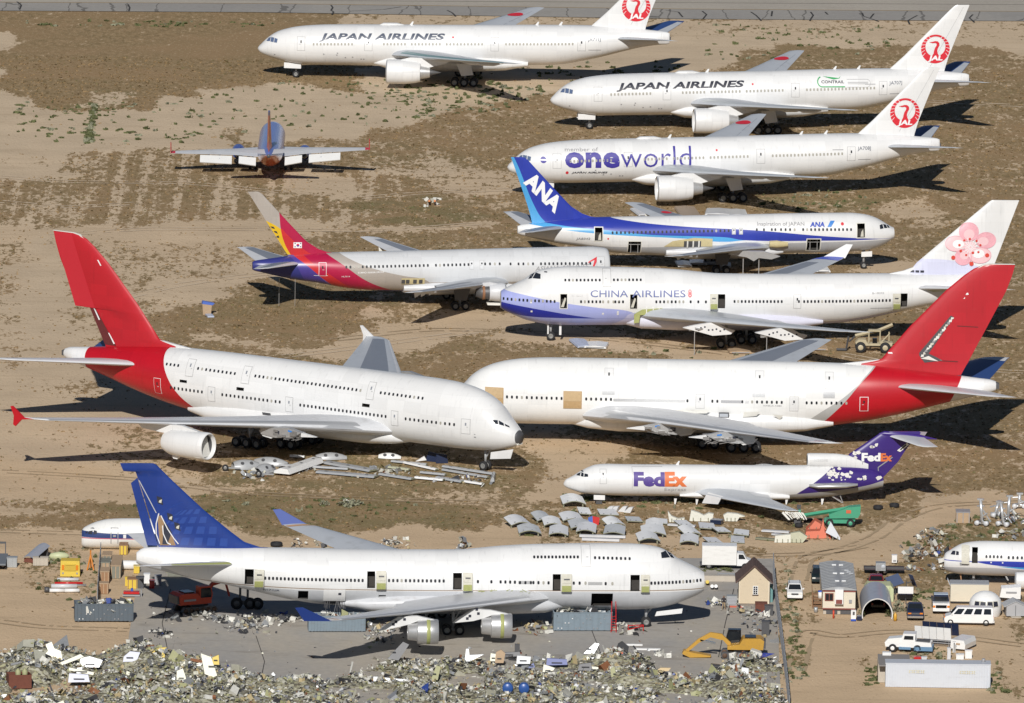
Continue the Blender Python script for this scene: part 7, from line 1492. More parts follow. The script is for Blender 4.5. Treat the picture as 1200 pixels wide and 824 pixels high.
# --- wire fences
M_WIRE = mat('fence_wire', (.22, .23, .25), .5, .4, .1); M_POST = mat('fence_post', (.30, .32, .35), .5, .3, .1)
def fence(label, pts, h, n, slat=False):
    P_ = [G(*p) for p in pts]; t = empty('wire_fence', P_[0], 0, label, 'fence'); o = P_[0]; L = [(p-o) for p in P_]
    seg = [(a, b) for a, b in zip(L, L[1:])]; tot = sum((b-a).length for a, b in seg); me = None
    for i in range(n+1):
        d = tot*i/n
        for a, b in seg:
            l = (b-a).length
            if d <= l+1e-6: p = a+(b-a)*(d/l); break
            d -= l
        q = link('post', me, t) if me else bars('post', t, M_POST, [((0, 0, 0), (0, 0, h+.15))], .05, 6); me = q.data; q.location = p
    def mesh(bm):
        for a, b in seg:
            l = (b-a).length; m_ = int(l/.55)
            for i in range(m_):
                u, v = a+(b-a)*(i/m_), a+(b-a)*((i+1)/m_)
                for k in range(int(h/.5)):
                    z = .05+.5*k
                    for s_, e_ in (((u, z), (v, z+.5)), ((v, z), (u, z+.5))):
                        p, q = s_[0]+Vector((0, 0, s_[1])), e_[0]+Vector((0, 0, e_[1])); w_ = Vector((.02, .02, 0)); bm.faces.new([bm.verts.new(x) for x in (p-w_, p+w_, q+w_, q-w_)])
    w_ = sub('wire_mesh', t, M_WIRE, mesh, norm=False); w_['kind'] = 'stuff'
    bars('top_rail', t, M_POST, [(a+Vector((0, 0, h)), b+Vector((0, 0, h))) for a, b in seg], .04)
    return t
fence('tall wire fence between the scrap yard and the dirt lane', [(906, 672), (908, 700), (914, 745), (921, 800), (925, 840)], 2.4, 26); fence('wire fence along the row of brown crates', [(114, 706), (116, 680), (118, 655)], 1.9, 8)
t = setp(sub('concrete_kerb', None, M_CONC, lambda bm: add_box(bm, G(843, 678, .35)+Vector((0, 0, 0)), (5.2, .4, .7))), 'pale concrete wall left of the shed', 'wall')
t = top('bench_rack', 851, 681, 0, 'grey rack of rails against the pale concrete wall', 'rack'); bars('rail', t, M_POST, [((-1, 0, .2), (1, 0, .2)), ((-1, 0, .55), (1, 0, .55)), ((-1, 0, .9), (1, 0, .9))], .07); bars('post', t, M_POST, [((-1, 0, 0), (-1, 0, 1)), ((1, 0, 0), (1, 0, 1))], .06)
for px, py, m, lb in ((834.5, 687, M_CARW, 'left white bucket near the jumbo nose'), (839, 687, M_CARW, 'right white bucket near the jumbo nose'), (829, 682, M_YC, 'yellow drum near the jumbo nose')):
    setp(sub('bucket', None, m, lambda bm: (add_bar(bm, G(px, py, 0), G(px, py, .55), .22, 12))), lb, 'bucket', 'buckets near the jumbo nose')

# ------------------------------------------------------------------ shed, trailer, tunnel garage, long store
M_STUCCO = mat('cream_stucco', (.60, .50, .36), .8, 0, .08, 1, .15); M_ROOFB = mat('brown_roof', (.10, .062, .052), .8, 0, .25, 3); M_CREAM = mat('cream_siding', (.66, .60, .48), .6, 0, .06, 1, .12)
t = top('shed', 883.5, 708.5, 0, 'small cream shed with a steep brown gable roof', 'shed'); w_, d_, h_ = 3.7, 5.0, 2.9
xz('gable_wall', t, M_STUCCO, [(-w_/2, 0), (w_/2, 0), (w_/2, h_), (0, h_+1.75), (-w_/2, h_)], 0, d_)
for sd in (-1, 1):
    rf = sub('roof', t, M_ROOFB, lambda bm: add_prism(bm, [(sd*(w_/2+.35), h_-.32), (0, h_+1.78), (0, h_+1.96), (sd*(w_/2+.42), h_-.16)], -.3, d_+.3, lambda u, v, h: Vector((u, h, v))))
    for k in range(7): sub('shingle_row', rf, M_ROOFB, lambda bm: add_prism(bm, [(sd*lerp(w_/2+.4, .08, k/7), lerp(h_-.15, h_+1.93, k/7)), (sd*lerp(w_/2+.4, .08, (k+.9)/7), lerp(h_-.15, h_+1.93, (k+.9)/7)), (sd*lerp(w_/2+.4, .08, k/7), lerp(h_-.09, h_+1.99, k/7))], -.29, d_+.29, lambda u, v, h: Vector((u, h, v))))
wn = box('window', t, M_CARW, (.15, -.03, 1.75), (.62, .06, 1.05)); 
for x in (-.13, .13):
    for z in (-.36, -.12, .12, .36): box('pane', wn, M_WINDOW, (.15+x, -.075, 1.75+z), (.2, .03, .18))
box('gable_vent', t, M_STUCCO, (.7, -.02, 3.2), (.2, .06, .2)); box('corner_board', t, mat('cream_trim', (.66, .58, .45), .7), (-w_/2+.08, -.02, 1.45), (.14, .06, 2.9)); box('corner_board', t, mat('cream_trim', (.66, .58, .45), .7), (w_/2-.08, -.02, 1.45), (.14, .06, 2.9)); box('sill', t, M_ROOFB, (.15, -.06, 1.16), (.75, .1, .08)); box('base_board', t, M_ROOFB, (0, -.02, .05), (3.74, .06, .1))
t = top('cooling_unit', 857.5, 710, 0, 'grey cooling unit standing at the left wall of the shed', 'cooler'); box('case', t, mat('galvanised_case', (.42, .44, .45), .45, .4), (0, .6, .6), (1.25, 1.1, 1.15)); box('grille', t, M_LGREY, (0, .03, .6), (1.0, .05, .85))
for k in range(5): box('slat', t, M_WING, (0, 0, .25+.17*k), (1.0, .05, .05))
setp(sub('red_beam', None, mat('red_beam_paint', (.55, .12, .07), .6), lambda bm: add_box(bm, G(863, 711, .1), (1.6, .35, .2))), 'red beam lying in front of the grey cooling unit', 'beam')
t = top('rag_pile', 841, 709, 0, 'heap of blue and white rags on the concrete left of the cooling unit', 'rags'); rg = np.random.default_rng(8); scrap('rag_heap', np.stack([rg.normal(0, .55, 40), rg.normal(0, .8, 40), rg.random(40)*.6], 1), .6, (4, 1, 1, 0, 1, 3, 0, 1), 88, t, .6, 0)
# office trailer
t = top('office_trailer', 983, 720, 0, 'cream office trailer with a grey ribbed roof and red-brown trim', 'trailer'); w_, d_, h_ = 3.9, 17.0, 2.35; M_TRIM = mat('red_brown_trim', (.22, .06, .045), .6)
box('body', t, M_CREAM, (0, d_/2, .65+h_/2), (w_, d_, h_)); box('skirt', t, M_DKMETAL, (0, d_/2, .35), (w_-.2, d_-.3, .7)); M_RIBR = mat('grey_ribbed_roof', (.36, .37, .38), .55, .2, .15, .8, .15)
rf = sub('roof', t, M_RIBR, lambda bm: add_prism(bm, [(-w_/2-.12, 2.98), (w_/2+.12, 2.98), (w_/2+.12, 3.08), (w_/4, 3.32), (0, 3.4), (-w_/4, 3.32), (-w_/2-.12, 3.08)], -.2, d_+.2, lambda u, v, h: Vector((u, h, v))))
for k in range(17): sub('roof_rib', rf, M_RIBR, lambda bm: [add_bar(bm, a, b, .035, 4) for a, b in (((-w_/2-.1, k+.5, 3.12), (-w_/4, k+.5, 3.35)), ((-w_/4, k+.5, 3.35), (w_/4, k+.5, 3.35)), ((w_/4, k+.5, 3.35), (w_/2+.1, k+.5, 3.12)))])
for y, x in ((14, -.35), (14, .5), (8.5, -.35), (8.5, .5), (3.5, -.2), (3.5, .6)): box('roof_vent', rf, M_CARW, (x, y, 3.45), (.5, .35, .12))
sub('roof_patch', rf, M_CARW, lambda bm: [add_box(bm, (1.1+k*.25, 11-k*.9, 3.37-k*.04), (.5, .7, .03)) for k in range(3)])
sub('fascia', t, M_TRIM, lambda bm: add_prism(bm, [(-w_/2-.02, 2.74), (w_/2+.02, 2.74), (w_/2+.02, 2.96), (0, 2.97), (-w_/2-.02, 2.96)], -.06, 0, lambda u, v, h: Vector((u, h, v)))); box('base_trim', t, M_TRIM, (0, -.05, .68), (w_+.04, .1, .14))
wn = box('window', t, M_TRIM, (-1.2, -.04, 2.1), (1.05, .08, .95)); box('pane', wn, M_WINDOW, (-1.42, -.1, 2.1), (.38, .04, .75)); box('pane', wn, M_WINDOW, (-.96, -.1, 2.1), (.38, .04, .75))
ac = box('wall_cooler', t, M_CARW, (-.02, -.35, 2.25), (1.0, .6, 1.8)); box('cooler_grille', ac, M_TRIM, (-.02, -.67, 1.65), (.75, .05, .5)); box('meter', t, M_LGREY, (1.35, -.06, 1.6), (.35, .14, .4))
for x in (-1.7, 0, 1.7): box('pier', t, M_CONC, (x, .2, .2), (.35, .4, .4))
t = top('red_post', 976.7, 724.5, 0, 'short red post before the office trailer', 'post'); bars('shaft', t, M_AMBER if False else mat('red_post_paint', (.6, .06, .02), .5), [((0, 0, 0), (0, 0, .95))], .11, 8)
t = top('fuel_pump', 1000, 727.5, 0, 'small white pump cabinet with a blue base at the trailer corner', 'pump'); box('case', t, M_CARW, (0, 0, .75), (.6, .5, 1.1)); box('base', t, mat('blue_base', (.02, .07, .40), .5), (0, 0, .12), (.62, .52, .24)); box('dial', t, M_DKMETAL, (.02, -.27, .95), (.25, .04, .4))
t = top('small_bin', 1007, 727, 0, 'small dark blue bin beside the white pump cabinet', 'bin'); box('tub', t, M_CARB, (0, 0, .3), (.6, .5, .5)); box('lid', t, M_LGREY, (0, 0, .58), (.64, .54, .06))
t = top('gas_bottle', 1049, 727.5, 0, 'yellow-orange gas bottle at the right foot of the tunnel garage', 'bottle'); sub('tank', t, mat('orange_bottle', (.62, .34, .04), .4), lambda bm: add_lathe(bm, [(0, .02), (.02, .2), (.75, .2), (.9, .08), (1.0, .07), (1.0, .01)], 'Z', 12, (0, 0, 0)))
t = top('porch_steps', 957.5, 712, 0, 'dark wooden porch steps on the left of the office trailer', 'steps'); 
for k in range(4): box('step', t, M_CRATE, (0, k*1.5, .15+.22*k), (1.2, 1.4, .1))
bars('handrail', t, M_CRATE, [((-.55, 0, 0), (-.55, 0, 1.9)), ((-.55, 0, 1.2), (-.55, 5, 1.8)), ((.55, 0, 0), (.55, 0, 1.2))], .05)
t = top('water_cooler_drum', 961, 707, 0, 'white and blue drum on the porch steps by the trailer', 'drum'); sub('drum_body', t, M_CARW, lambda bm: add_lathe(bm, [(.6, .01), (.6, .26), (1.4, .26), (1.4, .01)], 'Z', 12, (0, 0, 0))); sub('drum_lid', t, mat('blue_base', (.02, .07, .40), .5), lambda bm: add_lathe(bm, [(1.4, .28), (1.55, .28), (1.56, .01)], 'Z', 12, (0, 0, 0)))
t = top('steel_bin', 956, 717.5, 0, 'galvanised dustbin by the porch steps', 'bin'); sub('can', t, mat('galvanised_case', (.42, .44, .45), .45, .4), lambda bm: add_lathe(bm, [(0, .01), (0, .22), (.6, .25), (.62, .01)], 'Z', 12, (0, 0, 0)))
# tunnel garage: a barrel slice of fuselage on its side
t = top('tunnel_garage', 1028, 725, 0, 'silver barrel section of a fuselage used as a tunnel garage', 'garage'); r_ = 1.86; M_SILV = mat('silver_skin', (.46, .48, .54), .35, .3)
def barrel(bm, ra, rb, y0, y1, a0=-14, a1=194, n=24):
    for i in range(n):
        t0, t1 = R(lerp(a0, a1, i/n)), R(lerp(a0, a1, (i+1)/n)); q = [(math.cos(u)*r, y, math.sin(u)*r*1.08+.45) for u, r, y in ((t0, ra, y0), (t1, ra, y0), (t1, rb, y1), (t0, rb, y1))]
        bm.faces.new([bm.verts.new(p) for p in q]).smooth = True
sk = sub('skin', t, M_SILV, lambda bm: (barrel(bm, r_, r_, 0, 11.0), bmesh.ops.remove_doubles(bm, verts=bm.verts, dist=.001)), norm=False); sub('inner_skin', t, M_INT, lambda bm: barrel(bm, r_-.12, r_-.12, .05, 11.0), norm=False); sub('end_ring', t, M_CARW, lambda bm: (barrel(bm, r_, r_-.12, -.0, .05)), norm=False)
for k in range(6): sub('hoop', t, M_DKMETAL, lambda bm: barrel(bm, r_-.14, r_-.24, 1.2+k*1.7, 1.25+k*1.7), norm=False)
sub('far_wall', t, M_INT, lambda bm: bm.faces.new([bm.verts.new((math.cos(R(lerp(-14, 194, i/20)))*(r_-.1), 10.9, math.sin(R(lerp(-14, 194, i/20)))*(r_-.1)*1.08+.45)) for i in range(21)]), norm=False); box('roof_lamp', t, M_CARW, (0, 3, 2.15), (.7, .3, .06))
t = top('lime_fuselage_slice', 1030, 705, 0, 'pale lime fuselage slice standing behind the silver tunnel garage', 'fuselage'); sub('skin', t, mat('lime_shell', (.50, .53, .32), .5), lambda bm: add_prism(bm, [(-1.75, 0), (-1.75, 1.5), (-1.4, 1.95), (1.4, 1.95), (1.75, 1.5), (1.75, 0)], 0, 3, lambda u, v, h: Vector((u, h, v)))); bars('rib', t, mat('lime_rib', (.5, .54, .3), .5), [((x, -.03, .1), (x, -.03, 1.9)) for x in (-1.3, -.7, 0, .7, 1.3)], .06)
# trailers, solar panels and stores
t = top('flatbed_trailer', 1036, 673, .0, 'dark low flatbed trailer with two white wheels', 'trailer'); box('deck', t, mat('dark_brown_deck', (.06, .045, .05), .7), (0, .9, .62), (4.9, 2.1, .16)); box('beam', t, M_DKMETAL, (0, .9, .45), (4.4, .2, .2)); bars('drawbar', t, M_DKMETAL, [((2.4, .9, .5), (3.4, .9, .4))], .08); box('side_rail', t, M_DKMETAL, (0, -.1, .8), (4.8, .06, .25))
for x in (-.75, .05): wheel(t, x, -.15, .32, .25, M_CARW); wheel(t, x, 1.9, .32, .25, M_CARW)
t = top('cooling_unit', 1032, 669, 0, 'grey cooling unit standing on the dark low trailer', 'cooler', z=.72); box('case', t, mat('galvanised_case', (.42, .44, .45), .45, .4), (0, .5, .5), (1.2, 1.2, .95)); box('grille', t, M_LGREY, (-.25, -.12, .5), (.5, .04, .6)); sub('fan_guard', t, M_WING, lambda bm: add_lathe(bm, [(-.05, .02), (-.05, .26), (.0, .28)], 'Y', 12, (.3, -.1, .5)))
t = top('white_cabinet', 1048, 660, 0, 'small white cabinet standing alone in the grass by the trailer', 'cabinet'); box('case', t, M_CARW, (0, 0, .55), (.62, .6, .9)); box('vent', t, M_LGREY, (.02, -.32, .35), (.35, .04, .22)); box('cap', t, M_CARW, (0, 0, 1.03), (.68, .66, .08))
t = top('sign_board_trailer', 1061, 704, 0, 'small trailer with a blank white board and a tilted solar panel', 'trailer'); box('board', t, M_CARW, (0, -.3, 1.35), (1.85, .08, .85)); box('chassis', t, M_CARK, (0, .5, .5), (1.7, 1.4, .6)); bars('drawbar', t, M_DKMETAL, [((0, -.4, .4), (0, -2.0, .35)), ((0, -2.0, .35), (0, -2.0, 0))], .05)
M_SOLAR = mat('solar_cell', (.10, .13, .22), .2, .2, .15, 3); M_SOLARD = mat('solar_cell_dark', (.02, .03, .07), .2, .2, .15, 3)
for y in (.1, 1.2): wheel(t, -.7, y, .3, .2); wheel(t, .7, y, .3, .2)
bars('mast', t, M_DKMETAL, [((.1, .8, .6), (.1, .8, 2.3)), ((.1, .8, 2.0), (.75, .8, 2.2))], .06)
sub('solar_panel', t, M_SOLARD, lambda bm: add_box(bm, (.85, .8, 2.35), (.08, 1.8, 1.5), .25, mat=Matrix.Rotation(R(-22), 3, 'Y')))
t = top('solar_panel', 1048, 697, 0, 'tilted blue solar panel on a post left of the blank white board', 'solar panel'); pn = sub('panel', t, M_SOLAR, lambda bm: add_box(bm, (0, 0, 1.75), (1.75, 1.7, .07), .45, mat=Matrix.Rotation(R(38), 3, 'X')))
bars('post', t, M_DKMETAL, [((.1, .1, 0), (.1, .1, 1.7))], .07); bars('frame', t, M_LGREY, [((-.8, -.8, 1.15), (.7, -.1, 1.2))], .03)
t = top('storage_container', 1136, 708, 0, 'long white storage box behind the cockpit section', 'container'); box('body', t, M_CREAM, (0, 1.2, 1.35), (4.6, 2.4, 2.1)); box('roof', t, mat('weathered_roof', (.35, .36, .38), .6), (0, 1.2, 2.45), (4.7, 2.5, .1)); box('frame', t, M_DKMETAL, (0, 1.2, .25), (4.4, 2.0, .25)); sub('bent_flap', t, M_WING, lambda bm: add_box(bm, (-2.5, .6, 2.6), (.08, 1.2, .8), 0, mat=Matrix.Rotation(R(-25), 3, 'Y')))
t = top('tail_section', 1184, 706, 0, 'white cone-shaped tail piece lying right of the cockpit section', 'aircraft part'); sub('skin', t, M_CARW, lambda bm: add_prism(bm, [(-1.3, .6), (1.2, .4), (1.25, 1.9), (-1.1, 1.7)], 0, 2.0, lambda u, v, h: Vector((u, h, v)))); box('stencil', t, M_LGREY, (.1, -.03, 1.2), (1.3, .02, .22))
t = top('grey_shelter', 1190, 723, .1, 'small grey pitched shelter beside the cockpit section', 'shelter'); sub('roof', t, mat('grey_tarp', (.44, .45, .46), .6), lambda bm: [add_prism(bm, [(sd*1.35, 1.2), (0, 1.85), (0, 1.92), (sd*1.42, 1.25)], -.1, 2.6, lambda u, v, h: Vector((u, h, v))) for sd in (-1, 1)]); sub('wall', t, mat('shelter_wall', (.38, .38, .39), .6), lambda bm: add_prism(bm, [(-1.1, .1), (1.1, .1), (1.1, 1.3), (0, 1.8), (-1.1, 1.3)], 0, 2.4, lambda u, v, h: Vector((u, h, v)))); bars('door_edge', t, M_DKMETAL, [((0, -.03, .1), (0, -.03, 1.4))], .03); box('slab', t, M_CONC, (.0, -.4, .06), (1.2, .8, .1))
t = top('cockpit_section', 1155, 724, 0, 'white rounded cockpit section of an airliner standing upright with empty windows', 'aircraft part')
def dome(bm):
    rr = []
    for k in range(13):
        a = math.pi/2*k/12; rr.append((2.95*math.sin(a)**.9 if k else 0.02, max(.02, 1.95*math.cos(a)**.75)))
    rings = []
    for z, r in [(0, 1.75), (.5, 1.92), (1.1, 1.97), (1.6, 1.93), (2.0, 1.8), (2.35, 1.55), (2.65, 1.2), (2.85, .8), (2.96, .3), (2.98, .02)]:
        rings.append([bm.verts.new((r*math.cos(t_*math.pi/14), 1.6+r*.95*math.sin(t_*math.pi/14), z)) for t_ in range(28)])
    for A, B in zip(rings, rings[1:]):
        for i in range(28): bm.faces.new((A[i], A[(i+1) % 28], B[(i+1) % 28], B[i])).smooth = True
sub('shell', t, M_CARW, dome)
for k in range(4):
    a0 = R(-134+k*22.5+(3 if k > 1 else 0)); f = lambda a, z, r: (r*math.cos(a), 1.6+r*.95*math.sin(a), z)
    fr = sub('window_frame', t, M_DOORIN, lambda bm: bm.faces.new([bm.verts.new(p) for p in (f(a0-.03, 1.25, 2.02), f(a0+.4, 1.3, 2.02), f(a0+.38, 2.0, 1.88), f(a0, 2.02, 1.88))]), norm=False); sub('empty_window', fr, M_INK, lambda bm: bm.faces.new([bm.verts.new(p) for p in (f(a0+.02, 1.36, 2.05), f(a0+.35, 1.38, 2.05), f(a0+.34, 1.93, 1.93), f(a0+.04, 1.95, 1.93))]), norm=False)
# old white tow truck
t = top('tow_tractor', 1064, 763, math.pi-.12, 'old white bonneted tractor truck with blue skirts, parked left of the panel racks', 'truck'); M_SKY = mat('faded_blue_skirt', (.12, .23, .36), .6, 0, .2, 2)
xz('bonnet', t, M_CARW, [(.6, .6), (2.6, .6), (2.7, 1.1), (2.3, 1.55), (.6, 1.75)], -.85, .85); xz('cab', t, M_CARW, [(-.9, .6), (.7, .6), (.75, 1.6), (.5, 2.15), (-.9, 2.15)], -.95, .95); xz('side_window', t, M_WINDOW, [(-.7, 1.55), (.45, 1.55), (.35, 2.0), (-.7, 2.0)], -.98, .98); xz('rear_deck', t, M_CARW, [(-2.9, .75), (-.9, .75), (-.9, 1.35), (-2.8, 1.25)], -1.05, 1.05); box('deck_tray', t, M_DKMETAL, (-1.8, 0, 1.36), (1.6, 1.6, .08)); box('blue_skirt', t, M_SKY, (-1.9, 0, .52), (2.2, 2.2, .5)); box('step', t, M_SKY, (.3, 0, .5), (1.4, 2.0, .3)); box('roof_edge', t, M_CARW, (-.2, 0, 2.2), (1.5, 1.9, .08))
for x in (1.75, -1.2):
    for y in (-.95, .95): wheel(t, x, y, .48, .3, M_CARW)
for k, (px, py, n, m, lb, ms) in enumerate(((1093, 757, 5, M_CARW, 'rack of white panels behind the old tractor truck', 1.0), (1102, 755, 5, M_SOLARD, 'rack of dark solar panels behind the white panel rack', 1.0))):
    t = top('panel_rack', px, py, -.33, lb, 'panels', 'slanted panel racks')
    for i in range(n): sub('panel', t, m, lambda bm: add_box(bm, ((i-(n-1)/2)*.9, 0, 1.55+k*.35), (.86, .08, 1.55), 0, mat=Matrix.Rotation(R(14), 3, 'X')))
    bars('rail', t, M_LGREY, [((-2.3, -.2, .75), (2.3, -.2, .75)), ((-2.3, -.1, .45), (2.3, -.1, .45)), ((-2, 0, 0), (-2, 0, .8)), ((2, 0, 0), (2, 0, .8))], .06)
t = top('white_hatch_car', 1126, 761, -.4, 'white slab-sided trailer body behind the panel racks', 'trailer'); sub('body', t, M_CARW, lambda bm: add_prism(bm, [(-.9, .25), (.95, .25), (1.0, .8), (.8, 1.3), (-.8, 1.35)], -1.2, 2.4, lambda u, v, h: Vector((u, h, v)))); box('panel_mark', t, M_PALEW, (.1, -1.23, .85), (.5, .04, .2))
t = top('shipping_container', 1099, 806, 0, 'long pale ribbed container with faint yellow lettering at the lower edge', 'container'); M_CORR = mat('pale_corrugated', (.60, .63, .68), .5, .2, .06, .6, .12); L_, h_ = 12.2, 2.75
box('wall', t, M_CORR, (0, 1.25, h_/2), (L_, 2.4, h_)); rf = box('roof', t, M_CORR, (0, 1.25, h_+.05), (L_+.1, 2.5, .1))
for k in range(41): box('wall_rib', t, M_CORR, (-L_/2+.15+k*(L_-.3)/40, -.0, h_/2), (.1, .12, h_-.1))
M_FADED = mat('faded_yellow_letters', (.62, .56, .34), .7)
for x0 in (-3.3, 2.6):
    for k in range(7): sub('faded_letter', t, M_FADED, lambda bm: (add_box(bm, (x0+k*.27, -.075, 2.0), (.16, .03, .06)), add_box(bm, (x0+k*.27, -.075, 1.75), (.16, .03, .05)), add_box(bm, (x0-.06+k*.27+(k % 2)*.12, -.076, 1.87), (.05, .03, .3))))
sub('roof_pipe', t, M_LGREY, lambda bm: add_bar(bm, (5.3, 1.5, h_), (5.3, 1.5, h_+.5), .2, 8))
t = top('low_shed', 1047, 800, 0, 'low grey flat-roofed lean-to at the left end of the long container', 'shed'); box('wall', t, M_CONC, (0, 2, 1.1), (3.6, 4, 2.2)); box('roof', t, mat('grey_felt_roof', (.24, .225, .215), .9, 0, .2), (.1, 2, 2.26), (3.7, 7, .12)); box('roof_box', t, M_CARW, (-.7, 5, 2.5), (1.0, .8, .35))
for k, (px, py, m, s_, lb) in enumerate(((1135, 772, M_CARW, (.8, .6, .9), 'white fridge case behind the long container'), (1125, 773, M_CARW, (.9, .8, .5), 'white crumpled cooler behind the long container'), (1112, 773, M_LGPAINT, (.4, .5, 1.3), 'pale tall pipe stub behind the long container'), (1075, 775, M_REDL, (.8, .8, .4), 'red motor part behind the long container'), (1083, 775, M_LGPAINT, (.6, .7, .4), 'grey motor part behind the long container'), (1118, 765, M_CARW, (.3, .3, 1.2), 'thin white post behind the panel racks'))): crate(px, py, s_, m, lb, 'appliance', group='junk behind the long container', cat='junk')
# rubbish at the fence by the shed
for k, (px, py, m, s_, lb) in enumerate(((892, 718, M_RUST, (1.4, 1.5, 1.0), 'rusty engine block by the fence below the shed'), (901, 722, M_DKMETAL, (1.0, 1.2, 1.1), 'dark machine part by the fence below the shed'), (893, 708, M_CARW, (.6, .5, .9), 'white slatted unit against the shed corner'), (897, 745, M_DKMETAL, (.9, 1.0, 1.6), 'dark upright gearbox above the excavator'), (903, 706, mat('teal_cabinet', (.15, .3, .3), .5), (.5, .8, 2.0), 'teal cabinet between shed and fence'), (868, 690, M_CARW, (.3, .3, .5), 'small white can at the shed left corner'))): crate(px, py, s_, m, lb, 'machine_part', group='parts by the shed', cat='machine part')
setp(sub('blue_tarpaulin', None, mat('bright_blue_tarp', (.06, .09, .48), .5, 0, .15), lambda bm: bm.faces.new([bm.verts.new(p) for p in (G(878, 772, .3), G(889, 773, .5), G(908, 766, 1.0), G(895, 765, .7))]), norm=False), 'bright blue tarpaulin strip beside the yellow excavator', 'tarpaulin')
# ------------------------------------------------------------------ nose of a blue-striped jet at the right edge (faces left)
g = G(1125, 682); yaw = R(-2); n0 = Vector((g.x-2.0, g.y-1.0, 0))
T37 = [(0, 1.75, 3.5, .9, 0), (.15, 1.6, 3.75, 1.05, 0)]+[t for t in T737 if t[0] >= .6 and t[0] < 21]
T37[2] = (.6, 1.45, 4.05, 1.25, 0); T37[3] = (1.2, 1.3, 4.45, 1.45, 0); T37[4] = (2, 1.2, 4.9, 1.66, 0); T37[5] = (3, 1.15, 5.15, 1.8, 0)
T37 = T37[:6]+[(4.5, 1.12, 5.3, 1.88, 0), (6, 1.1, 5.32, 1.88, 0), (21, 1.1, 5.32, 1.88, 0)]
P = Plane('airplane', 'white jet nose with blue and cyan stripe, door open, at the right edge', (-1, n0.x, n0.y, yaw), T37)
P.recess(3.35, 4.05, 2.9, 4.75, name='open_doorway')
P.fuselage(livery('nose_stripe_paint', WHITE, [(BLUE, ('below', [(3.9, 3.12), (5.2, 3.18), (9, 3.2), (21, 3.2)]), ('above', [(3.9, 3.02), (6.5, 2.62), (9, 2.45), (21, 2.2)])), (CYAN, ('below', [(6.0, 2.55), (9, 2.46), (21, 2.2)]), ('above', [(6, 2.6), (8, 2.35), (21, 1.6)])), ((.44, .45, .47, 1), ('below', [(0, 2.2), (6, 2.3), (8, 2.2), (21, 1.7)]))]), capm=M_STAIN)
P.slab('open_door', 2.15, 3.05, 2.85, 4.75, .2, .12, M_DOORIN)
P.decal('windscreen', [[(.75, 3.75), (1.3, 3.75), (1.35, 4.2), (1.0, 4.15)], [(1.4, 3.75), (1.75, 3.78), (1.75, 4.15), (1.45, 4.2)]], M_INK, .02, dz=.12, dx=.2)
P.windows(5.1, 6.9, 5, 3.75); P.windows(7.8, 9.4, 4, 3.68); P.windows(10, 15, 11, 3.68)
for x, z in ((5.6, 2.95), (7.0, 2.93)): P.rect('service_panel', x, x+.16, z, z+.16, M_CARW, .02)
P.rect('door_sill', 1.9, 2.9, 2.55, 2.9, M_LGREY, .04)
P.gear(3.6, 0, 1.5, (0,), .36, .25, .26, 'nose_gear'); P.sprism('belly_mast', [(1.9, 1.2), (2.1, 1.2), (2.2, .1), (2.1, .1)], -.05, .05, M_CRATE); P.sprism('belly_mast', [(7.4, 1.15), (7.6, 1.15), (7.9, .6), (7.7, .6)], .4, .5, M_STRUT)
P.engine(4.9, 8.6, 1.45, 1.0, 3.4, M_WHITE, pylon=[(9.4, 2.3), (11, 2.5), (14, 2.4), (13, 2.0)])
for sd in (-1, 1): P.wing('wing', [(0, 9.5, 18.2, 2.0, 1.9, .9), (1.88, 11.9, 18.2, 2.1, 1.95, .8), (5, 14.2, 18.4, 2.4, 2.3, .55), (14.3, 19.4, 21.2, 3.3, 3.28, .2)], M_WING, sd)
# ------------------------------------------------------------------ small nose section on the ground behind the blue fin
g = G(120, 646)
TM = [(.3, .3, 2.2, .75, 0), (.5, .15, 2.5, .95, 0), (.9, .05, 2.75, 1.15, 0), (1.5, .02, 3.05, 1.4, 0), (2.3, .0, 3.35, 1.62, 0), (3.4, .0, 3.6, 1.78, 0), (5, .0, 3.72, 1.86, 0), (7, .0, 3.75, 1.88, 0), (9.8, .0, 3.75, 1.88, 0)]
P = Plane('aircraft_nose_section', 'white nose section with navy and pink stripes lying behind the tall blue fin', (-1, G(95, 646).x-.3, g.y+2, R(1)), TM, cat='aircraft part')
P.fuselage(livery('navy_pink_paint', (.76, .76, .74, 1), [((.035, .06, .18, 1), ('below', [(0, 2.3), (1.6, 2.25), (2.4, 2.2), (10, 2.1)]), ('above', [(0, 1.55), (10, 1.55)])), ((.52, .12, .18, 1), ('below', [(0, 1.5), (5, 1.55), (10, 1.4)]), ('above', [(0, 1.38), (5, 1.45), (10, 1.36)]))]), capm=M_DKMETAL)
P.decal('windscreen', [[(1.05, 1.95), (1.6, 1.95), (1.65, 2.4), (1.2, 2.3)], [(1.72, 1.95), (2.2, 2.05), (2.15, 2.4), (1.8, 2.45)], [(.72, 2.0), (.95, 2.0), (1.08, 2.28), (.85, 2.2)], [(1.3, 2.62), (1.9, 2.62), (1.7, 2.74)]], M_INK, .02, dz=.12, dx=.2)
P.decal('door_frame', [[(3.85, .9), (3.95, .9), (3.95, 2.85), (3.85, 2.85)], [(4.7, .9), (4.8, .9), (4.8, 2.85), (4.7, 2.85)], [(3.85, 2.77), (4.8, 2.77), (4.8, 2.86), (3.85, 2.86)]], M_LGREY, .03); P.rect('door_window', 4.15, 4.5, 1.75, 2.0, M_LGREY, .03); P.rect('stripe_patch', 5.4, 5.75, 1.6, 2.05, M_WHITE, .02)
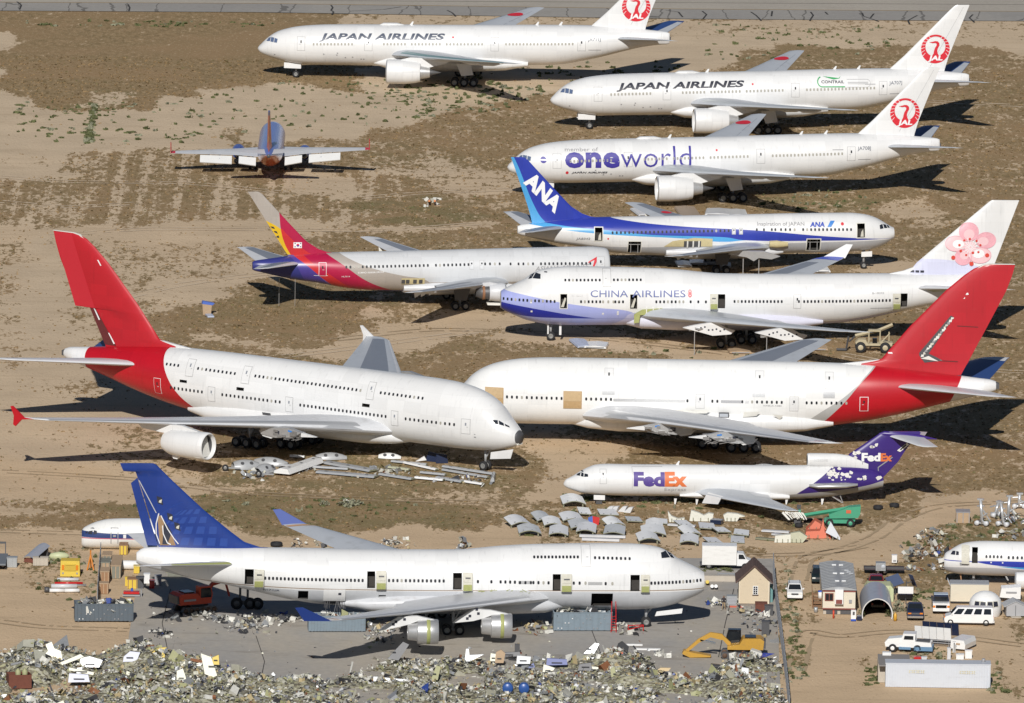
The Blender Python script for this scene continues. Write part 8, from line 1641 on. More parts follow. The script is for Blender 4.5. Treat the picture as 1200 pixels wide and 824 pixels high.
t = setp(sub('blue_tarpaulin', None, mat('sky_blue_tarp', (.06, .28, .55), .5), lambda bm: [bm.faces.new([bm.verts.new(G(x, y, z)) for x, y, z in q]) for q in ([(137, 619, 0), (137, 622, 2.2), (143, 623, 1.6), (145, 620, 0)], [(143, 619, 0), (143, 623, 1.6), (157, 622, 1.1), (157, 619, 0)])], norm=False), 'sky blue tarpaulin beyond the small nose section', 'tarpaulin')

# ------------------------------------------------------------------ cowl panels laid out in rows
M_COWL = mat('cowl_white', (.74, .75, .76), .32, .1, .12, 1, .2); M_COWLIN = mat('cowl_lining', (.22, .22, .15), .6, 0, .3, 2, .2)
M_PALEC = mat('cowl_pale_grey', (.50, .52, .54), .4, .1, .2, 1, .35)
def cowl(px, py, w, h, d, label, rz=0, arch=True, m=None):
    q = random.Random(int(px*13+py)); w *= q.uniform(.78, .98); d *= q.uniform(.6, .95); h *= q.uniform(.7, 1.05); rz += q.uniform(-.3, .3); m = m or q.choice((M_COWL, M_COWL, M_PALEC, M_LGPAINT))
    t = top('engine_cowl', px, py, rz, label, 'panel', 'engine cowl panels in rows'); n = 8; up = .55 if arch else .3
    def prof(k): u = k/n; return (lerp(-w/2, w/2, u), h*(.25+.75*math.sin(math.pi*(.12+.76*u))) if arch else h*(1-.25*u))
    def fill(bm, off):
        P0 = [bm.verts.new((prof(k)[0]+.15, 0, prof(k)[1]*.75-off)) for k in range(n+1)]; P1 = [bm.verts.new((prof(k)[0]*.95-.25, d, prof(k)[1]*.75+up-off)) for k in range(n+1)]
        for k in range(n): bm.faces.new((P0[k], P0[k+1], P1[k+1], P1[k])).smooth = True
    sub('outer_skin', t, m or M_COWL, lambda bm: fill(bm, 0), norm=False); sub('lining', t, M_COWLIN, lambda bm: fill(bm, .12), norm=False)
    sub('edge_frame', t, M_COWLIN, lambda bm: [bm.faces.new([bm.verts.new(p) for p in ((prof(k)[0]+.15, -.01, prof(k)[1]*.75), (prof(k+1)[0]+.15, -.01, prof(k+1)[1]*.75), (prof(k+1)[0]+.15, -.01, prof(k+1)[1]*.75-.1), (prof(k)[0]+.15, -.01, prof(k)[1]*.75-.1))]) for k in range(n)], norm=False)
    for x in (-w*.42, w*.4): box('prop', t, M_COWLIN, (x, .3, h*.2), (.16, .3, h*.4))
    for k in (2, 5): box('latch', t, M_DKMETAL, (lerp(-w/2, w/2, k/n), .25, prof(k)[1]*.75+.06), (.18, .12, .05))
    return t
W_ = ['topmost', 'middle', 'lowest']
for (xs, where) in ((((610, 619, 2.9), (620, 629, 3.0)), 'leftmost pair of the rows'), (((638, 613, 2.6), (647, 619, 2.7), (653, 630, 2.8)), 'second stack from the left'), (((671, 613, 2.8), (681, 622, 2.9), (685, 627, 2.9)), 'third stack, by the red and blue fragment'), (((722, 620, 2.7), (718, 629, 3.0)), 'fourth stack above the white strips'), (((765, 622, 2.8), (765, 630, 3.2), (760, 638, 3.0)), 'fifth stack right of the white strips'), (((812, 630, 2.6), (806, 640, 3.0)), 'sixth stack above the box truck')):
    for k, (px, py, w) in enumerate(xs):
        nm = ('upper', 'lower') if len(xs) == 2 else W_
        cowl(px, py, w, 1.05, 3.0, 'white arched cowl panel, %s of the %s' % (nm[k], where))
for px, py, w, h, d, lb in ((672, 595, 3.0, 1.1, 3.5, 'white arched cowl shell nearest the freighter nose gear door'), (685, 605, 1.9, .5, 3.5, 'flat grey cowl panel below the arched shell by the freighter nose'), (713, 605, 2.6, .3, 2.5, 'flat grey cowl panel under the small upright fins'), (743, 613, 2.2, .4, 2.5, 'flat cowl panel left of the pair in the middle row'), (772, 615, 2.4, .4, 2.4, 'flat cowl panel right of the pair in the middle row'), (803, 618, 2.2, .6, 3.0, 'white lipped panel above the sixth stack of cowls'), (828, 622, 2.2, .6, 3.0, 'first of three white lipped panels in a slanting line'), (848, 626, 2.2, .6, 3.0, 'second of three white lipped panels in a slanting line'), (867, 630, 2.2, .6, 3.0, 'third of three white lipped panels in a slanting line'), (837, 639, 2.2, .65, 2.2, 'square white panel box right of the sixth stack'), (863, 637, 2.2, .25, 4.0, 'flat slanted white panel below the three lipped panels')): cowl(px, py, w, h, d, lb, arch=h > .9)
for k, (px, py) in enumerate(((712, 600), (718, 600), (728, 600), (735, 601))):
    t = top('fin_plate', px, py, -.4, '%s of the four small upright white plates near the freighter' % ('first', 'second', 'third', 'last')[k], 'panel', 'small upright plates'); sub('plate', t, M_COWL, lambda bm: add_prism(bm, [(-.5, 0), (.4, 0), (.75, .75), (.2, .7)], 0, .6, lambda u, v, h: Vector((u, h, v))))
for k, (x0, x1, py) in enumerate(((679, 733, 629.5), (682, 726, 633.5))):
    a, b = G(x0, py), G(x1, py+1.5); t = setp(sub('white_strip', None, M_LGPAINT, lambda bm: add_box(bm, (a+b)/2+Vector((0, 0, .2)), ((b-a).length, .5, .3), math.atan2(b.y-a.y, b.x-a.x))), ('long white strip behind the jumbo hump, farther one', 'long white strip behind the jumbo hump, nearer one')[k], 'panel', 'long white strips')
t = top('tail_fragment', 695, 615, 0, 'small blue and red painted tail fragment among the cowls', 'fragment'); xz('blue_part', t, mat('fragment_blue', (.08, .15, .5), .5), [(-.7, 0), (0, 0), (-.1, 1.1), (-.6, .9)], 0, .1); xz('red_part', t, mat('fragment_red', (.55, .03, .03), .5), [(0, 0), (.7, 0), (.8, .9), (-.1, 1.1)], 0, .1)
M_TORN = mat('torn_cream_skin', (.62, .61, .53), .6, 0, .25, 2, .3)
def torn(px, py, pts, label, m=M_TORN, rz=0, d=.8, name='torn_skin', group='torn skin pieces'):
    t = top(name, px, py, rz, label, 'torn panel', group); sub('skin', t, m, lambda bm: add_prism(bm, pts, 0, d, lambda u, v, h: Vector((u, h+v*.25, v)))); 
    for k in range(3): box('rib', t, M_COWLIN, (lerp(pts[0][0], pts[1][0], (k+.5)/3), -.06, .25), (.1, .1, .4))
    return t
torn(790, 612, [(-.6, 0), (1.2, 0), (1.3, .5), (.5, .4), (-.3, .7), (-.8, 1.3), (-.7, .6)], 'torn cream skin piece with a curled tip left of the square one'); torn(822, 611, [(-1.5, 0), (1.3, 0), (1.5, .9), (.9, 1.0), (.3, .7), (-.3, 1.0), (-1.3, 1.3)], 'large torn cream skin piece beside the dark blue plate'); torn(858, 611, [(-.9, 0), (.6, 0), (.9, .5), (1.6, .6), (.7, .9), (-.6, 1.0), (-1.1, .7)], 'torn cream skin piece below the freighter wing tip'); torn(917, 636, [(-1.0, 0), (1.0, 0), (1.0, 1.0), (-.9, .8)], 'white torn window panel left of the orange fragments'); torn(935, 636, [(-1.0, 0), (.6, 0), (1.2, .7), (.2, 1.3), (-.9, 1.1)], 'olive-edged torn panel left of the orange fragments', mat('olive_skin', (.42, .42, .30), .6, 0, .3))
t = setp(sub('blue_plate', None, M_CARB, lambda bm: add_box(bm, G(840, 611, .3), (1.4, 1.2, .5), -.3)), 'dark blue plate between two torn cream pieces', 'plate')
for x0, x1, py, lb in ((893, 925, 623, 'long grey strip left of the orange fragments'), (886, 910, 632, 'green-edged strip on the grass below the long grey strip'), (906, 918, 627, 'short pale strip beside the long grey strip'), (783, 815, 616, 'greenish strip in the grass right of the middle cowls')):
    a, b = G(x0, py), G(x1, py+2); setp(sub('metal_strip', None, M_LGPAINT if x0 != 886 else M_COWLIN, lambda bm: add_box(bm, (a+b)/2+Vector((0, 0, .15)), ((b-a).length, .7, .2), math.atan2(b.y-a.y, b.x-a.x))), lb, 'strip', 'strips on the grass')
M_ORF = mat('orange_fragment', (.60, .14, .07), .6, 0, .2, 2)
torn(957, 622, [(-1.3, 0), (1.2, .1), (.9, .6), (-.2, 1.2), (-.6, .7)], 'upper orange fragment with a pointed top beside the boom lift', M_ORF, 0, 2.2); torn(958, 631, [(-1.6, 0), (1.7, 0), (1.5, .6), (.9, .7), (.7, 2.3), (.3, .9), (-1.4, .8)], 'lower orange fragment with an upright spike', M_ORF, 0, 1.6); torn(976, 633, [(-.9, .9), (.9, 0), (.9, .3), (-.3, 2.2)], 'silver-grey triangular fin piece beside the orange fragments', M_WING, 0, .3)
# loose tyres
def tyre(px, py, r, label, rz=0, stack=1):
    t = top('loose_tyre', px, py, rz, label, 'tyre', 'loose aircraft tyres'); 
    sub('tread', t, M_BLACK, lambda bm: add_lathe(bm, [(.02, r*.55), (0, r*.85), (.1, r), (.4, r), (.5, r*.85), (.48, r*.55), (.3, r*.5), (.2, r*.5), (.02, r*.55)], 'Z', 18, (0, 0, 0))); sub('hub', t, M_DKMETAL, lambda bm: add_lathe(bm, [(.3, .02), (.3, r*.52)], 'Z', 12, (0, 0, 0)))
for a in ((1029, 597, .62, 'left tyre of the two lying under the freighter tail shadow'), (1048, 594.5, .62, 'right tyre of the two lying under the freighter tail shadow'), (947, 612, .6, 'tyre under the arm of the green boom lift, left one'), (961, 613, .6, 'tyre under the arm of the green boom lift, right one'), (324, 640, .75, 'dark tyre behind the jumbo tail, left of the torn wing parts'), (71, 765, .8, 'dark tyre standing on the heap at the lower left'), (936, 618, .5, 'small tyre by the torn wing tip of the freighter')): tyre(*a)
t = top('gear_leg', 936, 608, 0, 'teal gear leg standing by the torn freighter wing tip', 'landing gear'); bars('strut', t, mat('teal_gear', (.12, .2, .17), .6), [((0, 0, 0), (0, 0, 1.6)), ((0, 0, .4), (.6, 0, .1))], .14, 8); box('head', t, M_DKMETAL, (0, 0, 1.5), (.5, .4, .5))
# silver landing-gear legs standing at the right edge
def leg(px, py, h, lean, label):
    t = top('gear_leg', px, py, lean, label, 'landing gear', 'silver landing gear legs'); M = M_SLAT
    bars('strut', t, M, [((0, 0, .3), (lean*.8, 0, h))], .2, 8); bars('brace', t, M, [((.1, -.1, h*.6), (1.0, .3, .5)), ((.2, .1, h*.75), (-.8, .2, h*.72)), ((0, 0, h*.35), (.7, -.2, h*.5))], .09, 6); bars('axle', t, M, [((-.7, 0, .3), (.7, 0, .3)), ((-.4, .4, .5), (.5, -.3, .45))], .15, 8); box('head', t, M, (lean*.8, 0, h), (.8, .3, .22)); sub('hub', t, M_LGPAINT, lambda bm: [add_lathe(bm, [(-.3, .02), (-.3, .3), (.3, .3), (.3, .02)], 'Y', 10, (x, -.2, .35)) for x in (-.6, .6)])
leg(1151, 616, 3.3, -.35, 'silver gear leg leaning left beside the tan crate, leftmost of its group'); leg(1176, 617, 3.0, -.6, 'silver gear leg leaning hard left in the middle of its group'); leg(1181, 611, 3.2, .2, 'upright silver gear leg behind the leaning middle one'); leg(1194, 596, 1.9, .1, 'short gear leg farthest back at the right edge'); leg(1166, 606, 1.9, .9, 'silver gear leg crossing behind the middle of its group')
rg = np.random.default_rng(31)
def heap(name, px, py, n, sx, sy, h, wts, seed, label, cat='scrap', size=.6, group='scattered scrap heaps'):
    rg = np.random.default_rng(seed); t = top(name, px, py, 0, label, cat, group); r = rg.normal(0, .5, (n, 2)); z = h*np.exp(-(r**2).sum(1))*rg.random(n)
    scrap('scrap_pieces', np.stack([r[:, 0]*sx, r[:, 1]*sy, z+.08], 1), size, wts, seed, t); return t
AL = (3, 4, 2, .2, .3, .1, .4, 3)
for k, a in enumerate(((1186, 610, 50, 2.0, 5, .8, AL, 'silver scrap round the feet of the gear legs'), (1090, 633, 60, 2.2, 7, .8, AL, 'silver scrap heap left of the striped jet nose, farther one'), (1073, 655, 55, 1.6, 7, 1.3, AL, 'silver scrap heap beside the white cabinet'), (1099, 650, 60, 2.0, 6, 1.2, (3, 3, 2, .3, 1, .1, 2, 2), 'mixed scrap with a rust-brown box left of the striped jet nose'), (1105, 667, 30, 1.6, 3, .5, (4, 1, 4, 0, 0, 0, 0, 2), 'white and black scrap under the striped jet nose'), (1190, 628, 40, 2.5, 4, .6, AL, 'scrap behind the roof of the striped jet nose'), (1070, 668, 12, 1.5, 2, .3, AL, 'few pale pieces in the grass under the white cabinet'),
     (386, 637, 90, 2.2, 4, 1.3, AL, 'torn metal heap behind the far wing of the blue-tailed jumbo'), (462, 640, 60, 1.8, 4, 1.1, (4, 2, 1, 1, 1, 0, 0, 3), 'torn pale metal behind the jumbo fuselage, right of the wing'), (541, 643, 36, .8, 3, 1.4, AL, 'small dark metal heap behind the jumbo before the hump'), (347, 640, 20, .8, 2, .9, (1, 2, 5, 0, 0, 0, 0, 1), 'small dark heap between the tyre and the torn wing parts'),
     (244, 724, 46, 1.8, 4, .5, (5, 3, 3, 0, .2, 0, 0, 2), 'white and dark scrap at the edge of the tail shade'), (188, 743, 34, 1.5, 2.5, .5, (6, 2, 5, 0, 0, .3, 0, 1), 'white and black scrap alone on the concrete near the lower left'), (205, 722, 40, 2.6, 5, .3, (1, 2, 5, 0, .2, 0, 0, 1), 'dark flat scrap at the shade edge before the red excavator'), (290, 735, 120, 3.0, 7, .6, (6, 4, 5, .2, .3, .2, 0, 2), 'spread of white and dark seat frames left of the blue-winglet skip'), (332, 727, 60, 2.4, 4, .5, (6, 3, 4, 0, .2, .2, 0, 2), 'white scrap spread beside the blue-winglet skip'), (262, 727, 20, 1.3, 2, .5, (3, 2, 5, 0, 0, 0, 0, 1), 'small scrap left of the seat frames'),
     (444, 744, 90, 2.4, 8, .7, (3, 2, 2, 1, 2, .1, 1.5, 2), 'brown and grey scrap right of the blue-winglet skip'), (628, 738, 40, 2.0, 4, .6, (2, 1, 1, 1, 3, 0, 2, 2), 'brown torn sheets left of the cargo-doorway skip'), (738, 739, 40, 2.0, 4, .5, (4, 2, 2, 0, 2, 0, .5, 2), 'pale scrap by the foot of the red ladder'), (774, 768, 24, 1.2, 3, .3, (6, 2, 1, 0, 1, 0, 0, 2), 'few white pieces on the concrete before the excavator bucket'), (870, 716, 46, 2.2, 7, .4, (3, 3, 2, .3, .8, 0, .5, 2), 'grey scrap spread below the shed'), (893, 733, 70, 2.0, 10, .7, (3, 3, 3, .3, .8, .1, 1, 2), 'mixed scrap along the fence above the excavator'), (296, 557, 44, 2.2, 3.5, .4, AL, 'small broken bits before the blunt grey fairing'), (352, 551, 36, 2.6, 3, .3, AL, 'small broken bits right of the tilted white flap'), (455, 553, 50, 3.0, 3.5, .3, AL, 'small broken bits in the middle of the wing parts'), (548, 563, 44, 2.6, 3, .25, AL, 'small broken bits at the right of the wing parts'), (508, 238, 22, 1.6, 4, .4, (8, 0, 0, 0, 0, 0, 0, 1), 'white plastic rubbish with two orange posts in the dry grass'), (408, 591, 14, .8, 2, .6, (8, 1, 0, 0, 0, 0, 0, 1), 'white litter between the sage shrubs'))):
    heap('scrap_heap', a[0], a[1], a[2], a[3], a[4], a[5], a[6], 100+k, a[7])
for px, lb in ((503, 'left orange post in the white rubbish'), (509.5, 'right orange post in the white rubbish')): setp(sub('orange_post', None, mat('orange_post_paint', (.6, .2, .05), .5), lambda bm: add_bar(bm, G(px, 235.5), G(px, 235.5, .8), .16, 8)), lb, 'post', 'orange posts in the rubbish')
# ------------------------------------------------------------------ wing and cowl parts under the left red-tailed jet
M_PART = mat('part_grey', (.40, .41, .42), .42, .1, .15, 1.2, .25)
def plank(x0, y0, x1, y1, w, label, m=None, h=.35, z=.12, holes=3):
    w *= .75; h = h*.65 if z == .12 else h
    a, b = G(x0, y0), G(x1, y1); L = (b-a).length; t = empty('wing_part', (a+b)/2, math.atan2(b.y-a.y, b.x-a.x), label, 'aircraft part', 'wing parts laid out under the left jet')
    sub('skin', t, m or M_PART, lambda bm: add_prism(bm, [(-w/2, z), (w/2, z), (w*.45, z+h*.5), (w*.1, z+h), (-w*.35, z+h*.9)], -L/2, L/2, lambda u, v, q: Vector((q, u, v))))
    sub('end_rib', t, M_COWLIN, lambda bm: add_prism(bm, [(-w/2, z), (w/2, z), (w*.1, z+h*.9), (-w*.35, z+h*.8)], L/2, L/2+.08, lambda u, v, q: Vector((q, u, v))))
    for k in range(holes): box('slot', t, M_DKMETAL, (L*(-.35+.7*k/max(1, holes-1)), -w*.15, z+h*.93), (L*.05, w*.15, .06))
    return t
for a in ((373, 554, 441, 560, 2.6, 'long grey wing panel lowest and longest in the debris row'), (382, 543, 438, 553, 2.6, 'dark-undersided wing panel leading down from the fairing'), (330, 558, 370, 544, 3.0, 'white flap section tilted up toward the right', M_CARW, .7, .3), (323, 546, 408, 551, 1.2, 'thin grey spar lying behind the tilted white flap'), (446, 557, 484, 563, 1.4, 'short grey panel right of the longest one'), (472, 543, 512, 552, .9, 'pale tapered pole piece in the right half of the debris', M_CARW), (459, 542, 500, 546, .9, 'thin pale strip behind the tapered pole piece'), (487, 561, 520, 564, 1.3, 'white narrow box section near the front of the debris', M_CARW), (513, 561, 543, 566, 1.6, 'grey ribbed section between two white strips'), (540, 565, 566, 569, .9, 'white strip at the right front of the debris', M_CARW), (520, 548, 579, 557, 1.2, 'long grey rail at the right of the debris, farther one'), (519, 552, 572, 561, .8, 'long thin pale rail at the right of the debris, nearer one'), (493, 555, 522, 558, .9, 'short brown-grey strip in the middle of the debris'), (456, 549, 480, 552, 1.0, 'olive-edged bracket piece in the middle of the debris', mat('olive_skin', (.42, .42, .30), .6)), (340, 536, 357, 537, .9, 'white tube end behind the hollow cowls', M_CARW), (300, 557, 330, 553, .5, 'grey strut with dark wheel ends, left of the tilted flap')): plank(*a)
def shell(px, py, L, r, label, rz, m=None, tip=.6):
    r *= .85; t = top('fairing_shell', px, py, rz, label, 'aircraft part', 'hollow fairing shells'); n = 10
    def fill(bm):
        rr = []
        for k in range(7):
            x = L*(k/6-.5); q = r*(1-abs(k/6-.45)**2*tip*3.2); q = max(q, .06); rr.append([bm.verts.new((x, -q*math.cos(math.pi*i/n), q*math.sin(math.pi*i/n)+.02)) for i in range(n+1)])
        for A, B in zip(rr, rr[1:]):
            for i in range(n): bm.faces.new((A[i], A[i+1], B[i+1], B[i])).smooth = True
    sub('skin', t, m or M_PART, fill, norm=False); [sub('hole', t, M_DKMETAL, lambda bm: bm.faces.new([bm.verts.new((x+.25*math.cos(a), -r*.74+.16*math.sin(a), r*.74+.16*math.sin(a))) for a in np.arange(0, 6.2, .8)]), norm=False) for x in (-L*.2, L*.15)]
shell(288, 549, 3.4, 1.35, 'blunt grey engine fairing with dark holes, leftmost in the debris', .3, tip=.4); shell(311, 553, 3.3, 1.25, 'pointed grey fairing with holes beside the blunt one', .9); shell(318, 545, 4.4, 1.2, 'long smooth grey fairing behind the two holed ones', -.25); shell(388, 538, 4.0, 1.0, 'pale pointed fairing in the grass at the shade edge', .15); shell(457, 537, 2.9, .8, 'white pointed fairing farther right in the grass', -.15, M_CARW)
for px, py, lb in ((264, 552, 'small wheel lying left of the blunt grey fairing'), (303, 559, 'dark wheel pair in front of the pointed grey fairing')):
    t = top('loose_wheel', px, py, 0, lb, 'wheel', 'small loose wheels'); wheel(t, 0, 0, .42, .3); bars('axle', t, M_STRUT, [((.1, .1, .4), (1.9, .3, .3))], .12)
for k, (pts, lb) in enumerate((([(487, 541, .1), (492, 536, .3), (495, 541, .7)], 'small white triangular fin in the debris'), ([(518, 541, .1), (522, 541, .1), (521, 538, .4)], 'tiny white wedge by the dark sheets in the shade'))):
    xz_ = G(*pts[0][:2]); setp(sub('white_wedge', None, M_CARW, lambda bm: add_prism(bm, [(0, 0), (1.4 if k == 0 else .5, .2), (1.1 if k == 0 else .4, .7 if k == 0 else .35)], 0, .5, lambda u, v, h: xz_+Vector((u, h, v)))), lb, 'aircraft part')
for px, py, rz, lb in ((505, 541, -.4, 'left dark sheet leaning in the shade under the left jet'), (518, 543, .2, 'right dark sheet leaning in the shade under the left jet')):
    t = top('dark_sheet', px, py, rz, lb, 'panel', 'dark sheets in the shade'); sub('sheet', t, M_CARB, lambda bm: add_prism(bm, [(-.8, 0), (.8, 0), (.7, 1.0), (-.6, 1.2)], 0, .08, lambda u, v, h: Vector((u, h+v*.5, v))))
plank(577, 566, 578.5, 559, .7, 'short upright grey duct at the right end of the debris', None, .9) 
# other loose panels
for x, y, w, d, rz, m, lb in ((681, 404, 2.2, 6, .2, mat('pale_blue_panel', (.45, .5, .62), .4), 'pale blue panel lying in the grass below the jumbo nose gear'), (699, 406, 3.0, 4, -.1, M_CARW, 'white rounded panel lying right of the pale blue one'), (806, 250, 3.0, 9, .1, mat('rust_panel', (.35, .27, .2), .6), 'brownish flat panel behind the blue-finned jet, left one'), (842, 250, 3.8, 5, -.05, M_LGPAINT, 'pale flat panel behind the blue-finned jet, middle one'), (864, 251, 2.8, 5, .05, M_COWL, 'grey flat panel behind the blue-finned jet, right one'), (752, 250, 2.2, 6, .2, M_LGPAINT, 'pale scrap panel behind the blue-finned jet wing'), (801, 311, 2.0, 4, .1, M_CARW, 'white panel under the blue-finned jet, left one'), (818, 309, 2.6, 3, 0, M_CARW, 'white box section under the blue-finned jet, middle one'), (836, 309, 3.2, 3, .03, M_LGPAINT, 'long white section under the blue-finned jet, right one'), (850, 312, 1.6, 3, 0, M_LGPAINT, 'small white piece at the right under the blue-finned jet'), (963, 317, 2.0, 4, .1, M_CARW, 'white block lying behind the lilac jumbo roof line'), (866, 412, 3.0, 4, .1, M_PALEW, 'pale plank under the lilac jumbo engine pylon'), (955, 409, 3.4, 3, .05, M_PALEW, 'thin plank left of the tan loader fork')):
    t = top('scrap_sheet', x, y, rz, lb, 'panel', 'loose flat panels'); sub('sheet', t, m, lambda bm: add_prism(bm, [(-w/2, .1), (w/2, .05), (w*.47, .3), (0, .42), (-w*.46, .32)], -d/2, d/2, lambda u, v, h: Vector((u, h, v)))); box('stiffener', t, M_LGREY, (0, -d/2-.03, .2), (w*.8, .05, .12))
t = top('tail_fragment', 243, 369, .2, 'tan and blue painted fragment standing in the grass by itself', 'fragment'); xz('tan_face', t, M_PALEW, [(-.6, 0), (.5, 0), (.6, 1.3), (-.7, 1.5)], 0, .2); xz('blue_edge', t, mat('fragment_blue', (.08, .15, .5), .5), [(-.7, 1.5), (.7, 1.3), (1.0, 1.55), (-.6, 1.9)], 0, .8); box('blue_foot', t, mat('pale_blue_panel', (.45, .5, .62), .4), (.1, -1.2, .1), (.9, 2.0, .2))
t = top('white_planks', 757, 761, 0, 'two white planks lying on the concrete below the jumbo nose gear', 'planks'); box('plank', t, M_CARW, (-1.4, 2.2, .1), (2.0, .35, .2), .02); box('plank', t, M_CARW, (.2, -.4, .1), (3.0, .5, .2), -.02)
t = top('red_trolley', 742, 741, 0, 'small red frame trolley beside the jumbo nose wheel', 'trolley'); bars('frame', t, M_REDL, [((-.6, 0, .1), (-.6, 0, .9)), ((-.6, 0, .3), (1.2, .5, .7)), ((-.6, 0, .8), (1.2, .5, .8)), ((1.2, .5, .1), (1.2, .5, .8))], .06)
t = top('hydraulic_post', 606, 766, 0, 'dark upright post at the edge of the scrap below the right engine', 'post'); box('block', t, M_DKMETAL, (0, 0, .6), (.6, .5, 1.1)); box('foot', t, M_RUST, (.1, 0, .05), (.9, .6, .2))

# ------------------------------------------------------------------ the great scrap heap along the lower edge
hp = np.array([tuple(p) for p in gp([(-60, 762), (40, 762), (120, 774), (165, 758), (230, 766), (255, 782), (320, 802), (395, 802), (440, 784), (470, 768), (500, 774), (560, 778), (600, 774), (680, 780), (715, 764), (755, 772), (764, 788), (830, 796), (852, 778), (905, 772), (915, 800), (922, 860), (-60, 860)])])
def hh(X, Y): return np.clip(.15+2.3*vnoise(X, Y, 7, 41)**1.5+.5*vnoise(X, Y, 2, 42), 0, 3)
hx, hy = np.meshgrid(np.arange(-72, 36, .8), np.arange(-278, -196, 2.0)); hin = inpoly(hp, hx, hy).astype(float)
hs = hin.copy()
for _ in range(4): hs[1:-1, 1:-1] = (hs[1:-1, 1:-1]+hs[:-2, 1:-1]+hs[2:, 1:-1]+hs[1:-1, :-2]+hs[1:-1, 2:])/5
hz = hs**1.5*hh(hx, hy)*.7-.05
nx, ny = hx.shape[1], hx.shape[0]; I = np.arange(nx*ny).reshape(ny, nx); F = np.stack([I[:-1, :-1], I[:-1, 1:], I[1:, 1:], I[1:, :-1]], -1).reshape(-1, 4)
hz = hz*np.clip(vnoise(hx, hy, 5, 61)*3-.9, 0, 1.2); F = F[(hs.ravel()[F].max(1) > .12) & (hz.ravel()[F].max(1) > .08)]; hz = np.where((hs < .1) | (hz < .04), -.3, hz)
me = bpy.data.meshes.new('scrap_mound'); me.from_pydata(np.stack([hx, hy, hz], -1).reshape(-1, 3).tolist(), [], F.tolist()); m = mat('rubble_fines', (.3, .27, .2), .9); nt, b = nodes(m); vo = N(nt, 'ShaderNodeTexVoronoi'); vo.inputs['Scale'].default_value = 3.2; nt.links.new(N(nt, 'ShaderNodeTexCoord').outputs['Object'], vo.inputs['Vector']); sp = N(nt, 'ShaderNodeSeparateColor'); nt.links.new(vo.outputs['Color'], sp.inputs[0])
nt.links.new(mixc(nt, smooth(nt, sp.outputs[0], .1, .95), mixc(nt, sp.outputs[1], (.05, .047, .04, 1), (.20, .17, .11, 1)), mixc(nt, sp.outputs[2], (.46, .44, .36, 1), (.36, .35, .20, 1))), b.inputs['Base Color']); me.materials.append(m) 
setp(link('scrap_mound', me), kind='structure')
def hzat(x, y):
    i = np.clip(((y+278)/2.0).astype(int), 0, ny-1); j = np.clip(((x+72)/.8).astype(int), 0, nx-1); return hz[i, j]
def pour(name, n, size, seed, wt, bar=.25):
    rg = np.random.default_rng(seed); x = rg.uniform(-72, 34, n*3); y = rg.uniform(-276, -198, n*3); k = inpoly(hp, x+rg.normal(0, .7, n*3), y+rg.normal(0, 2, n*3)) & (vnoise(x, y, 5, 61)*.7+vnoise(x, y, 1.6, 62)*.5 > .20+.28*rg.random(n*3)); x, y = x[k][:n], y[k][:n]
    z = hzat(x, y)+rg.random(len(x))*.35; o = scrap(name, np.stack([x, y, z], 1), size, wt, seed, None, .45, bar); return o
pour('mixed_scrap', 24000, .40, 51, (4.4, 2.4, 2.6, 2.0, 1.8, .1, .4, 4.4)); pour('mixed_scrap', 1500, .9, 52, (4, 3, 2.2, 1.6, 1.4, .12, .5, 3)); pour('mixed_scrap', 700, 1.5, 53, (3, 4, 3, 1, 1, .1, 1, 3), .75)
rg = np.random.default_rng(77); dx_, dy_ = rg.uniform(-50, 30, 1500), rg.uniform(-250, -160, 1500); k_ = inpoly(apron_p, dx_, dy_) & ~inpoly(hp, dx_, dy_) & (rg.random(1500) < .35)
scrap('concrete_litter', np.stack([dx_[k_], dy_[k_], np.full(k_.sum(), .06)], 1), .28, (3, 3, 4, .5, 2, .1, 1, 2), 78, None, .1)
def bit(px, py, z, pts, m, label, d=.25, tilt=.3, name='scrap_piece'):
    t = top(name, px, py, 0, label, 'scrap', 'large pieces on the scrap heap', z); sub('sheet', t, m, lambda bm: add_prism(bm, pts, 0, d, lambda u, v, h: Vector((u, h+v*tilt, v)))); 
    box('stiffener', t, M_DKMETAL, ((pts[0][0]+pts[1][0])/2, -.05, (pts[0][1]+pts[2][1])/2), (abs(pts[1][0]-pts[0][0])*.5, .05, .1)); return t
S_ = M_SCRAP
